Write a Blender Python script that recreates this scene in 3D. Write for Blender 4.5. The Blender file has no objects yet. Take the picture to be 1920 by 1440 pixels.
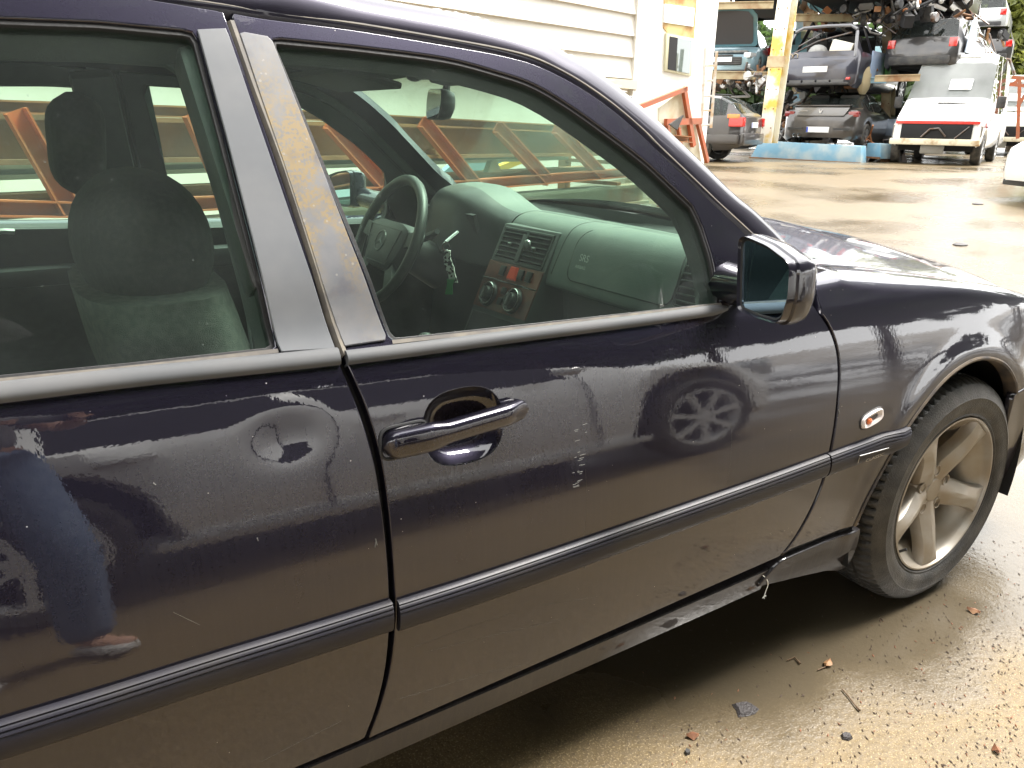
import bpy, bmesh, math, random
import numpy as np
from mathutils import Vector, Matrix
from mathutils.geometry import delaunay_2d_cdt

random.seed(7)
rng = np.random.default_rng(7)
scene = bpy.context.scene
COL = scene.collection

# ------------------------------------------------------------------ camera
CAM = np.array([-1.9067, -1.7618, 1.2045])
YAW, PITCH, ROLL = math.radians(32.5507), math.radians(18.7913), math.radians(0.9186)
FPX = 1448.2                                   # focal length in photo pixels (1920 wide)
_f = np.array([math.sin(YAW)*math.cos(PITCH), math.cos(YAW)*math.cos(PITCH), -math.sin(PITCH)])
_r0 = np.array([math.cos(YAW), -math.sin(YAW), 0.0]); _u0 = np.cross(_r0, _f)
_r = math.cos(ROLL)*_r0 + math.sin(ROLL)*_u0
_u = -math.sin(ROLL)*_r0 + math.cos(ROLL)*_u0
cam_data = bpy.data.cameras.new('camera')
cam_data.sensor_width = 36.0
cam_data.lens = FPX/1920*36.0
cam_data.clip_start = 0.02
cam_data.clip_end = 400
cam = bpy.data.objects.new('camera', cam_data); COL.objects.link(cam)
M = Matrix(((_r[0], _u[0], -_f[0], CAM[0]), (_r[1], _u[1], -_f[1], CAM[1]), (_r[2], _u[2], -_f[2], CAM[2]), (0, 0, 0, 1)))
cam.matrix_world = M
scene.camera = cam

# ------------------------------------------------------------------ sky, sun, exposure
SUN_EL, SUN_AZ = math.radians(60), math.radians(97)      # azimuth clockwise from +y
world = bpy.data.worlds.new('World'); scene.world = world; world.use_nodes = True
wn = world.node_tree.nodes; wl = world.node_tree.links; wn.clear()
wo = wn.new('ShaderNodeOutputWorld'); bg = wn.new('ShaderNodeBackground')
sky = wn.new('ShaderNodeTexSky'); sky.sky_type = 'NISHITA'; sky.sun_disc = False
sky.sun_elevation = SUN_EL; sky.sun_rotation = SUN_AZ
sky.dust_density = 3.0; sky.air_density = 1.0
hs = wn.new('ShaderNodeHueSaturation'); hs.inputs['Saturation'].default_value = 0.25
wl.new(sky.outputs[0], hs.inputs['Color'])
tc = wn.new('ShaderNodeTexCoord'); nz = wn.new('ShaderNodeTexNoise')
nz.inputs['Scale'].default_value = 2.2; nz.inputs['Detail'].default_value = 6
wl.new(tc.outputs['Generated'], nz.inputs['Vector'])
rp = wn.new('ShaderNodeValToRGB'); rp.color_ramp.elements[0].position = 0.20; rp.color_ramp.elements[1].position = 0.50
wl.new(nz.outputs['Fac'], rp.inputs['Fac'])
mx = wn.new('ShaderNodeMix'); mx.data_type = 'RGBA'
wl.new(rp.outputs['Color'], mx.inputs['Factor']); wl.new(hs.outputs['Color'], mx.inputs['A'])
mx.inputs['B'].default_value = (9.5, 9.5, 9.4, 1)         # bright thin cloud
wl.new(mx.outputs['Result'], bg.inputs['Color'])
bg.inputs['Strength'].default_value = 0.12
wl.new(bg.outputs[0], wo.inputs['Surface'])
sl = bpy.data.lights.new('sun', 'SUN'); sl.energy = 2.6; sl.angle = math.radians(20); sl.color = (1.0, 0.96, 0.90)
so = bpy.data.objects.new('sun', sl); COL.objects.link(so)
sd = Vector((math.sin(SUN_AZ)*math.cos(SUN_EL), math.cos(SUN_AZ)*math.cos(SUN_EL), math.sin(SUN_EL)))
so.rotation_euler = sd.to_track_quat('Z', 'Y').to_euler(); so.location = (0, 0, 30)
vs = scene.view_settings
scene.display_settings.display_device = 'sRGB'
vs.view_transform = 'Standard'; vs.look = 'None'; vs.gamma = 1; vs.exposure = 2.15
vs.use_curve_mapping = False

# ------------------------------------------------------------------ helpers: measuring
def ray(px, py):
    return _f + (px-960)/FPX*_r - (py-720)/FPX*_u
def at(px, py, ax, val):
    """point of the real world seen at photo position (px,py) that has coordinate ax == val"""
    d = ray(px, py); t = (val-CAM[ax])/d[ax]
    return CAM + t*d
def ss(a, b, x):
    t = np.clip((np.asarray(x, float)-a)/(b-a), 0, 1); return t*t*(3-2*t)
def cr(pts, n=6):
    """Catmull-Rom through points (open)"""
    P = [np.array(p, float) for p in pts]
    if len(P) < 3:
        return [P[0]+(P[-1]-P[0])*i/n for i in range(n)] + [P[-1]]
    out = []
    for i in range(len(P)-1):
        p0 = P[max(i-1, 0)] if i else 2*P[0]-P[1]
        p1, p2 = P[i], P[i+1]
        p3 = P[i+2] if i+2 < len(P) else 2*P[-1]-P[-2]
        for k in range(n):
            t = k/n
            out.append(.5*((2*p1)+(-p0+p2)*t+(2*p0-5*p1+4*p2-p3)*t*t+(-p0+3*p1-3*p2+p3)*t**3))
    out.append(P[-1])
    return out
def resample(pts, h, closed=False):
    P = np.array(pts, float)
    if closed: P = np.vstack([P, P[:1]])
    d = np.r_[0, np.cumsum(np.linalg.norm(np.diff(P, axis=0), axis=1))]
    n = max(2, int(round(d[-1]/h)))
    s = np.linspace(0, d[-1], n+1)
    Q = np.stack([np.interp(s, d, P[:, k]) for k in range(P.shape[1])], -1)
    return Q[:-1] if closed else Q
def rloop(pts, r, n=4):
    """closed polygon with its corners rounded by radius r"""
    P = [np.array(p, float) for p in pts]; out = []
    N = len(P)
    for i in range(N):
        a, b, c = P[i-1], P[i], P[(i+1) % N]
        ra = min(r, np.linalg.norm(a-b)*.45, np.linalg.norm(c-b)*.45)
        p = b+(a-b)/max(np.linalg.norm(a-b), 1e-9)*ra; q = b+(c-b)/max(np.linalg.norm(c-b), 1e-9)*ra
        for k in range(n+1):
            t = k/n; out.append((1-t)**2*p+2*t*(1-t)*b+t*t*q)
    return out

# ------------------------------------------------------------------ helpers: objects
def link(name, me, mat=None, parent=None, label=None, smooth=None):
    o = bpy.data.objects.new(name, me); COL.objects.link(o)
    if mat is not None:
        for m in (mat if isinstance(mat, (list, tuple)) else [mat]): me.materials.append(m)
    if parent is not None:
        o.parent = parent
        w = Vector((0, 0, 0)); p = parent; top = parent
        while p: w += p.location; top = p; p = p.parent
        o.location = (0, 0, 0) if top.get('local') else -w
    if label: o['label'] = label
    if smooth is not None: shade(me, smooth)
    return o
def shade(me, ang=35):
    me.polygons.foreach_set('use_smooth', [True]*len(me.polygons))
    if ang < 180: me.set_sharp_from_angle(angle=math.radians(ang))
def thing(name, label, cat, loc=(0, 0, 0), group=None, local=False, rz=0):
    o = bpy.data.objects.new(name, None); COL.objects.link(o); o.location = loc
    o.rotation_euler = (0, 0, rz); o.empty_display_size = .2
    o['label'] = label; o['category'] = cat
    if group: o['group'] = group
    if local: o['local'] = 1
    return o
def tag(o, label, cat, group=None):
    o['label'] = label; o['category'] = cat
    if group: o['group'] = group
    return o
def struct(o): o['kind'] = 'structure'; return o
def stuff(o): o['kind'] = 'stuff'; return o
def pydata(name, V, F, mat=None, parent=None, smooth=None, label=None):
    me = bpy.data.meshes.new(name); me.from_pydata([tuple(map(float, v)) for v in V], [], F); me.update()
    return link(name, me, mat, parent, label, smooth)

class MB:
    """collects shapes and links them as one mesh"""
    def __init__(s): s.V = []; s.F = []; s.mi = []
    def add(s, V, F, mi=0):
        b = len(s.V); s.V += [tuple(map(float, v)) for v in V]; s.F += [tuple(i+b for i in f) for f in F]; s.mi += [mi]*len(F); return s
    def box(s, c, size, R=None, mi=0, taper=1.0):
        x, y, z = [k/2 for k in size]
        V = [np.array((sx*x*(taper if sz > 0 else 1), sy*y*(taper if sz > 0 else 1), sz*z)) for sz in (-1, 1) for sy in (-1, 1) for sx in (-1, 1)]
        if R is not None: V = [np.array(R) @ v for v in V]
        V = [v+np.array(c) for v in V]
        return s.add(V, [(0, 2, 3, 1), (4, 5, 7, 6), (0, 1, 5, 4), (2, 6, 7, 3), (0, 4, 6, 2), (1, 3, 7, 5)], mi)
    def bar(s, a, b, w, h, up=(0, 0, 1), mi=0):
        a = np.array(a, float); b = np.array(b, float); d = (b-a); L = np.linalg.norm(d); d /= L
        up = np.array(up, float); sd = np.cross(d, up); sd /= max(np.linalg.norm(sd), 1e-9); u = np.cross(sd, d)
        return s.box((a+b)/2, (L, w, h), np.stack([d, sd, u], 1), mi)
    def tube(s, pts, r, n=8, mi=0, caps=True):
        P = [np.array(p, float) for p in pts]; m = len(P)
        rr = r if hasattr(r, '__len__') else [r]*m
        V = []; F = []
        pu = None
        for i in range(m):
            t = P[min(i+1, m-1)]-P[max(i-1, 0)]; t /= max(np.linalg.norm(t), 1e-9)
            if pu is None:
                pu = np.cross(t, (0, 0, 1.0))
                if np.linalg.norm(pu) < .1: pu = np.cross(t, (1.0, 0, 0))
            pu = pu - t*np.dot(pu, t); pu /= max(np.linalg.norm(pu), 1e-9)
            w = np.cross(t, pu)
            for k in range(n):
                a = 2*math.pi*k/n; V.append(P[i]+rr[i]*(math.cos(a)*pu+math.sin(a)*w))
        for i in range(m-1):
            for k in range(n):
                F.append((i*n+k, i*n+(k+1) % n, (i+1)*n+(k+1) % n, (i+1)*n+k))
        if caps: F.append(tuple(range(n))[::-1]); F.append(tuple(range((m-1)*n, m*n)))
        return s.add(V, F, mi)
    def prism(s, poly, axis_o, ax_u, ax_v, ax_n, depth, mi=0):
        """polygon (u,v) extruded by depth along ax_n"""
        o, u, v, n = [np.array(k, float) for k in (axis_o, ax_u, ax_v, ax_n)]
        N = len(poly)
        V = [o+p[0]*u+p[1]*v for p in poly]+[o+p[0]*u+p[1]*v+n*depth for p in poly]
        F = [tuple(range(N))[::-1], tuple(range(N, 2*N))]+[(i, (i+1) % N, N+(i+1) % N, N+i) for i in range(N)]
        return s.add(V, F, mi)
    def lathe(s, prof, c, axis=1, n=48, mi=0, closed=False):
        """profile (r, h) turned about an axis through c"""
        V = []; F = []; m = len(prof)
        for k in range(n):
            a = 2*math.pi*k/n
            for r, h in prof:
                q = [0, 0, 0]; q[axis] = h; q[(axis+1) % 3] = r*math.cos(a); q[(axis+2) % 3] = r*math.sin(a)
                V.append(np.array(q)+np.array(c))
        for k in range(n):
            for i in range(m-1 if not closed else m):
                j = (i+1) % m; k2 = (k+1) % n
                F.append((k*m+i, k*m+j, k2*m+j, k2*m+i))
        return s.add(V, F, mi)
    def ball(s, c, r, n=10, m=7, mi=0, sc=(1, 1, 1)):
        V = []; F = []
        for i in range(m+1):
            ph = math.pi*i/m
            for k in range(n):
                a = 2*math.pi*k/n
                V.append((c[0]+sc[0]*r*math.sin(ph)*math.cos(a), c[1]+sc[1]*r*math.sin(ph)*math.sin(a), c[2]+sc[2]*r*math.cos(ph)))
        for i in range(m):
            for k in range(n):
                F.append((i*n+k, (i+1)*n+k, (i+1)*n+(k+1) % n, i*n+(k+1) % n))
        return s.add(V, F, mi)
    def build(s, name, mat=None, parent=None, label=None, smooth=30, bevel=0, fix=True):
        me = bpy.data.meshes.new(name); me.from_pydata(s.V, [], s.F); me.update()
        if any(s.mi): me.polygons.foreach_set('material_index', s.mi)
        if fix or bevel:
            bm = bmesh.new(); bm.from_mesh(me)
            bmesh.ops.remove_doubles(bm, verts=bm.verts, dist=1e-5)
            bmesh.ops.recalc_face_normals(bm, faces=bm.faces)
            if bevel:
                ed = [e for e in bm.edges if len(e.link_faces) == 2 and e.calc_face_angle(0) > math.radians(40)]
                bmesh.ops.bevel(bm, geom=ed, offset=bevel, segments=2, affect='EDGES', profile=.6, clamp_overlap=True)
            bm.to_mesh(me); bm.free()
        return link(name, me, mat, parent, label, smooth)

# ------------------------------------------------------------------ helpers: materials
def nt(name):
    m = bpy.data.materials.new(name); m.use_nodes = True
    t = m.node_tree; b = t.nodes['Principled BSDF']
    return m, t.nodes, t.links, b
def mk(name, col, rough=.5, metal=0, coat=0, coatr=.03, spec=.5, col2=None, nscale=6, nrange=(.4, .65), bump=0, bscale=60, rough2=None, noised=5, emit=None):
    m, N, L, b = nt(name)
    b.inputs['Base Color'].default_value = (*col, 1); b.inputs['Roughness'].default_value = rough
    b.inputs['Metallic'].default_value = metal; b.inputs['Coat Weight'].default_value = coat
    b.inputs['Coat Roughness'].default_value = coatr; b.inputs['Specular IOR Level'].default_value = spec
    if col2 is not None or bump or rough2 is not None:
        tcn = N.new('ShaderNodeTexCoord')
    if col2 is not None or rough2 is not None:
        n = N.new('ShaderNodeTexNoise'); n.inputs['Scale'].default_value = nscale; n.inputs['Detail'].default_value = noised
        L.new(tcn.outputs['Object'], n.inputs['Vector'])
        mr = N.new('ShaderNodeMapRange'); mr.inputs['From Min'].default_value = nrange[0]; mr.inputs['From Max'].default_value = nrange[1]
        L.new(n.outputs['Fac'], mr.inputs['Value'])
        if col2 is not None:
            mxx = N.new('ShaderNodeMix'); mxx.data_type = 'RGBA'
            mxx.inputs['A'].default_value = (*col, 1); mxx.inputs['B'].default_value = (*col2, 1)
            L.new(mr.outputs[0], mxx.inputs['Factor']); L.new(mxx.outputs['Result'], b.inputs['Base Color'])
        if rough2 is not None:
            m2 = N.new('ShaderNodeMapRange'); m2.inputs['To Min'].default_value = rough; m2.inputs['To Max'].default_value = rough2
            L.new(mr.outputs[0], m2.inputs['Value']); L.new(m2.outputs[0], b.inputs['Roughness'])
    if bump:
        n2 = N.new('ShaderNodeTexNoise'); n2.inputs['Scale'].default_value = bscale; n2.inputs['Detail'].default_value = 4
        L.new(tcn.outputs['Object'], n2.inputs['Vector'])
        bp = N.new('ShaderNodeBump'); bp.inputs['Strength'].default_value = bump; bp.inputs['Distance'].default_value = .01
        L.new(n2.outputs['Fac'], bp.inputs['Height']); L.new(bp.outputs[0], b.inputs['Normal'])
    return m
def node_noise(N, L, vec, scale, detail=4, lo=.4, hi=.6, dist=0):
    n = N.new('ShaderNodeTexNoise'); n.inputs['Scale'].default_value = scale; n.inputs['Detail'].default_value = detail
    n.inputs['Distortion'].default_value = dist
    L.new(vec, n.inputs['Vector'])
    r = N.new('ShaderNodeMapRange'); r.inputs['From Min'].default_value = lo; r.inputs['From Max'].default_value = hi
    L.new(n.outputs['Fac'], r.inputs['Value']); return r.outputs[0]
def node_math(N, L, op, a, b_=None, clamp=False):
    n = N.new('ShaderNodeMath'); n.operation = op; n.use_clamp = clamp
    for i, v in enumerate((a, b_)):
        if v is None: continue
        if isinstance(v, (int, float)): n.inputs[i].default_value = v
        else: L.new(v, n.inputs[i])
    return n.outputs[0]
def node_mix(N, L, fac, a, b_):
    n = N.new('ShaderNodeMix'); n.data_type = 'RGBA'
    for k, v in (('Factor', fac), ('A', a), ('B', b_)):
        if isinstance(v, (int, float)): n.inputs[k].default_value = v
        elif isinstance(v, tuple): n.inputs[k].default_value = (*v, 1)
        else: L.new(v, n.inputs[k])
    return n.outputs['Result']

def paint_mat(name, col, dust=(.13, .11, .085), dz=(.95, .25), damt=.16, metal=.55, specks=True, rough=.38, coat=1.0, peel=True):
    """metallic car paint under clear coat with a film of road dust, heavier low down"""
    m, N, L, b = nt(name)
    tcn = N.new('ShaderNodeTexCoord'); v = tcn.outputs['Object']
    sp = N.new('ShaderNodeSeparateXYZ'); L.new(v, sp.inputs[0])
    g = N.new('ShaderNodeMapRange'); g.inputs['From Min'].default_value = dz[0]; g.inputs['From Max'].default_value = dz[1]
    L.new(sp.outputs['Z'], g.inputs['Value'])
    cl = node_noise(N, L, v, 9, 6, .3, .75)
    mp = N.new('ShaderNodeMapping'); mp.inputs['Scale'].default_value = (150, 40, 7); L.new(v, mp.inputs[0])
    streak = node_noise(N, L, mp.outputs[0], 1.0, 4, .45, .75)
    fine = node_noise(N, L, v, 420, 2, .35, .8)
    f = node_math(N, L, 'MULTIPLY', g.outputs[0], node_math(N, L, 'ADD', .45, node_math(N, L, 'MULTIPLY', cl, .5)))
    f = node_math(N, L, 'ADD', f, node_math(N, L, 'MULTIPLY', node_math(N, L, 'MULTIPLY', streak, g.outputs[0]), .75))
    f = node_math(N, L, 'MULTIPLY', f, node_math(N, L, 'ADD', .6, node_math(N, L, 'MULTIPLY', fine, .7)))
    f = node_math(N, L, 'MULTIPLY', f, damt*1.5)
    f = node_math(N, L, 'ADD', f, .012, True)
    col_o = node_mix(N, L, f, col, dust)
    if specks:
        vo = N.new('ShaderNodeTexVoronoi'); vo.inputs['Scale'].default_value = 75; L.new(v, vo.inputs['Vector'])
        sel = N.new('ShaderNodeSeparateColor'); L.new(vo.outputs['Color'], sel.inputs[0])
        dot = node_math(N, L, 'LESS_THAN', vo.outputs['Distance'], node_math(N, L, 'MULTIPLY', node_math(N, L, 'POWER', sel.outputs[1], 2.0), .075))
        pick = node_math(N, L, 'GREATER_THAN', sel.outputs[0], .62)
        sk = node_math(N, L, 'MULTIPLY', dot, pick)
        col_o = node_mix(N, L, node_math(N, L, 'MULTIPLY', sk, .55), col_o, (.55, .53, .5))
        f = node_math(N, L, 'MAXIMUM', f, node_math(N, L, 'MULTIPLY', sk, .8))
    L.new(col_o, b.inputs['Base Color'])
    L.new(node_math(N, L, 'SUBTRACT', metal, node_math(N, L, 'MULTIPLY', f, 1.5), True), b.inputs['Metallic'])
    b.inputs['Roughness'].default_value = rough; b.inputs['Specular IOR Level'].default_value = .12
    L.new(node_math(N, L, 'SUBTRACT', coat, node_math(N, L, 'MULTIPLY', f, .9), True), b.inputs['Coat Weight'])
    L.new(node_math(N, L, 'ADD', .018, node_math(N, L, 'MULTIPLY', f, .3)), b.inputs['Coat Roughness'])
    b.inputs['Coat IOR'].default_value = 1.68
    if peel:
        n2 = N.new('ShaderNodeTexNoise'); n2.inputs['Scale'].default_value = 130; n2.inputs['Detail'].default_value = 2
        L.new(v, n2.inputs['Vector'])
        bp = N.new('ShaderNodeBump'); bp.inputs['Strength'].default_value = .006; bp.inputs['Distance'].default_value = .01
        L.new(n2.outputs['Fac'], bp.inputs['Height']); L.new(bp.outputs[0], b.inputs['Coat Normal'])
    return m
def glass_mat(name, tint, dust=.05, dcol=(.47, .54, .52), even=False):
    """thin tinted pane: coloured transmission, Fresnel reflection, a film of dust"""
    m, N, L, b = nt(name); N.remove(b); out = [n for n in N if n.type == 'OUTPUT_MATERIAL'][0]
    tr = N.new('ShaderNodeBsdfTransparent'); tr.inputs[0].default_value = (*tint, 1)
    gl = N.new('ShaderNodeBsdfGlossy'); gl.inputs['Roughness'].default_value = .0
    fr = N.new('ShaderNodeFresnel'); ge = N.new('ShaderNodeNewGeometry')
    ir = N.new('ShaderNodeMapRange'); ir.inputs['To Min'].default_value = 1.42; ir.inputs['To Max'].default_value = 1/1.42     # same reflectance on both faces of the pane
    L.new(ge.outputs['Backfacing'], ir.inputs['Value']); L.new(ir.outputs[0], fr.inputs[0])
    mx1 = N.new('ShaderNodeMixShader'); L.new(fr.outputs[0], mx1.inputs[0]); L.new(tr.outputs[0], mx1.inputs[1]); L.new(gl.outputs[0], mx1.inputs[2])
    df = N.new('ShaderNodeBsdfDiffuse'); df.inputs[0].default_value = (*dcol, 1)
    tl = N.new('ShaderNodeBsdfTranslucent'); tl.inputs[0].default_value = (*dcol, 1)
    ad = N.new('ShaderNodeMixShader'); ad.inputs[0].default_value = .5; L.new(df.outputs[0], ad.inputs[1]); L.new(tl.outputs[0], ad.inputs[2])
    tcn = N.new('ShaderNodeTexCoord'); v = tcn.outputs['Object']
    cl = node_noise(N, L, v, .6 if even else 7, 5, .3, .7)
    vo = N.new('ShaderNodeTexVoronoi'); vo.inputs['Scale'].default_value = 120; L.new(v, vo.inputs['Vector'])
    sc = N.new('ShaderNodeSeparateColor'); L.new(vo.outputs['Color'], sc.inputs[0])
    dot = node_math(N, L, 'LESS_THAN', vo.outputs['Distance'], node_math(N, L, 'MULTIPLY', node_math(N, L, 'POWER', sc.outputs[1], 3.0), .17))
    dot = node_math(N, L, 'MULTIPLY', dot, node_math(N, L, 'GREATER_THAN', sc.outputs[0], .35))
    f = node_math(N, L, 'MULTIPLY', node_math(N, L, 'ADD', .6, node_math(N, L, 'MULTIPLY', cl, .8)), dust)
    f = node_math(N, L, 'ADD', f, node_math(N, L, 'MULTIPLY', dot, .16))
    mx2 = N.new('ShaderNodeMixShader'); L.new(f, mx2.inputs[0]); L.new(mx1.outputs[0], mx2.inputs[1]); L.new(ad.outputs[0], mx2.inputs[2])
    L.new(mx2.outputs[0], out.inputs['Surface'])
    return m
# ------------------------------------------------------------------ ground: one wet concrete yard that rises slightly away from the car
def yard_z(x, y):
    s = np.asarray(x)*.83+np.asarray(y)*.55
    return .40*ss(3.5, 14.5, s)
def ground():
    xs = np.concatenate([np.linspace(-60, -8, 14), np.linspace(-7, 22, 88), np.linspace(24, 110, 20)])
    ys = np.concatenate([np.linspace(-60, -8, 14), np.linspace(-7, 24, 94), np.linspace(26, 110, 20)])
    X, Y = np.meshgrid(xs, ys); Z = yard_z(X, Y)
    n, m = X.shape
    V = np.stack([X.ravel(), Y.ravel(), Z.ravel()], -1)
    F = [(j*m+i, j*m+i+1, (j+1)*m+i+1, (j+1)*m+i) for j in range(n-1) for i in range(m-1)]
    m_, N, L, b = nt('wet concrete')
    v = N.new('ShaderNodeTexCoord').outputs['Object']
    big = node_noise(N, L, v, .55, 5, .42, .62)
    mid = node_noise(N, L, v, 2.6, 6, .35, .7)
    fine = node_noise(N, L, v, 55, 5, .3, .75)
    grit = node_noise(N, L, v, 240, 2, .56, .66)
    c = node_mix(N, L, mid, (.165, .113, .047), (.125, .089, .041))
    c = node_mix(N, L, node_math(N, L, 'MULTIPLY', fine, .75), c, (.10, .07, .033))
    c = node_mix(N, L, node_math(N, L, 'MULTIPLY', grit, .55), c, (.40, .31, .17))
    pit = node_noise(N, L, v, 130, 4, .58, .68)
    c = node_mix(N, L, node_math(N, L, 'MULTIPLY', pit, .7), c, (.055, .038, .02))
    # the wet, oil-darkened patch that has run out from under the front of the car
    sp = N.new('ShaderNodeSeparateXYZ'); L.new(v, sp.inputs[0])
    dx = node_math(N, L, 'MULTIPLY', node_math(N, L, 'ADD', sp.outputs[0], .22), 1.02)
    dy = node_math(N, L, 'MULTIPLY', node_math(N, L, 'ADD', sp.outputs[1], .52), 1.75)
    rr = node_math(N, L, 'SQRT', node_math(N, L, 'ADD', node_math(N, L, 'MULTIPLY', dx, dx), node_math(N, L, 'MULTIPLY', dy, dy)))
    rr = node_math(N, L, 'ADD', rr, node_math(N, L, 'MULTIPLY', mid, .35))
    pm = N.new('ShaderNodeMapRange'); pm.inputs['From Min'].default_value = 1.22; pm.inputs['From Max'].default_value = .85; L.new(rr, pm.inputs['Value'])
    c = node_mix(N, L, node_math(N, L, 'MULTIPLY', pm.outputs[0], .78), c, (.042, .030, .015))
    # a long wet sheet ahead of the front wheel and puddles over the yard
    fr = N.new('ShaderNodeMapRange'); fr.inputs['From Min'].default_value = .35; fr.inputs['From Max'].default_value = 1.0
    L.new(node_math(N, L, 'ADD', sp.outputs[0], node_math(N, L, 'MULTIPLY', big, .7)), fr.inputs['Value'])
    wetf = node_math(N, L, 'MAXIMUM', node_math(N, L, 'MULTIPLY', fr.outputs[0], node_math(N, L, 'ADD', .45, node_math(N, L, 'MULTIPLY', big, .55))), pm.outputs[0], True)
    c = node_mix(N, L, node_math(N, L, 'MULTIPLY', wetf, .78), c, (.075, .062, .043))
    L.new(c, b.inputs['Base Color'])
    ro = N.new('ShaderNodeMapRange'); ro.inputs['To Min'].default_value = .62; ro.inputs['To Max'].default_value = .13; L.new(wetf, ro.inputs['Value'])
    L.new(ro.outputs[0], b.inputs['Roughness'])
    bp = N.new('ShaderNodeBump'); bp.inputs['Distance'].default_value = .004
    bs = N.new('ShaderNodeMapRange'); bs.inputs['To Min'].default_value = .35; bs.inputs['To Max'].default_value = .10; L.new(wetf, bs.inputs['Value']); L.new(bs.outputs[0], bp.inputs['Strength'])
    L.new(node_math(N, L, 'ADD', fine, node_math(N, L, 'MULTIPLY', grit, .5)), bp.inputs['Height']); L.new(bp.outputs[0], b.inputs['Normal'])
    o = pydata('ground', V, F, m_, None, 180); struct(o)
ground()
# ================================================================== THE DARK BLUE SALOON
# half width of the body as a function of (x, z): rear to front is +x, the near side is -y
_pz = np.array([.10, .16, .20, .24, .29, .36, .45, .54, .60, .66, .72, .78, .84, .865, .880, .893, .905, .935, 1.0, 1.1, 1.2, 1.3, 1.345, 1.40, 1.5])
_py = np.array([.79, .806, .820, .832, .8425, .852, .8595, .8625, .8605, .8548, .8471, .8376, .8262, .8200, .8148, .8085, .8000, .783, .764, .721, .675, .627, .603, .57, .50])
_zt = np.arange(.10, 1.5, .001)
def _pchip(x, y, xi):
    h = np.diff(x); d = np.diff(y)/h; m = np.zeros_like(y)
    for i in range(1, len(x)-1):
        if d[i-1]*d[i] > 0:
            w1, w2 = 2*h[i]+h[i-1], h[i]+2*h[i-1]; m[i] = (w1+w2)/(w1/d[i-1]+w2/d[i])
    m[0], m[-1] = d[0], d[-1]
    k = np.clip(np.searchsorted(x, xi)-1, 0, len(x)-2); t = (xi-x[k])/h[k]
    return ((2*t**3-3*t**2+1)*y[k]+(t**3-2*t**2+t)*h[k]*m[k]+(-2*t**3+3*t**2)*y[k+1]+(t**3-t**2)*h[k]*m[k+1])
_yt = _pchip(_pz, _py, _zt)
def _gauss(a, s):
    k = np.exp(-.5*(np.arange(-3*s, 3*s+1)/s)**2); k /= k.sum()
    return np.convolve(np.r_[np.full(3*s, a[0]), a, np.full(3*s, a[-1])], k, 'valid')
_ys = _gauss(_yt, 14); _yw = _gauss(_yt, 6)
_b = ss(.86, .89, _zt); _yt = _ys*(1-_b)+_yw*_b
_yt = _gauss(_yt, 3)
DENT = (-1.70, .79)
def Yh(x, z):
    x = np.asarray(x, float); z = np.asarray(z, float)
    zc = z+.037*(x+1.55)*ss(.55, .88, z)
    y = np.interp(zc, _zt, _yt)
    y = y-.20*np.maximum(0, x-.02)**2-.02*np.maximum(0, -(x+1.9))**2
    y = y-.10*np.maximum(0, x+1.1)**2*ss(.90, 1.02, z)
    y = y+.006*np.exp(-((np.hypot(x, z-.31)-.385)/.03)**2)*(z > .25)*(x > -.6)
    y = y-.0036*np.exp(-(((x-DENT[0])/.044)**2+((z-DENT[1])/.030)**2)**1.1)       # the dent in the rear door
    return y
def S(u, v, off=0.0):
    """point of the near body side at (x=u, z=v), off metres outwards"""
    u = np.asarray(u, float); v = np.asarray(v, float)
    P = np.stack([u, -Yh(u, v), v], -1)
    return P+off*Nrm(u, v) if np.any(off) else P
def Nrm(u, v):
    e = .002
    yx = -(Yh(u+e, v)-Yh(u-e, v))/(2*e); yz = -(Yh(u, v+e)-Yh(u, v-e))/(2*e)
    n = np.stack([yx, -np.ones_like(yx), yz], -1)
    return n/np.linalg.norm(n, axis=-1, keepdims=True)
def onside(px, py):
    """(x, z) of the body-side point seen at a photo position"""
    d = ray(px, py); t = (-.86-CAM[1])/d[1]
    for _ in range(60):
        P = CAM+t*d; t += ((-Yh(P[0], P[2])-P[1])/d[1])*.8
    P = CAM+t*d
    return (float(P[0]), float(P[2]))
DENT = onside(540, 822)
def OS(*pts, n=6): return cr([onside(*p) for p in pts], n)

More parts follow.
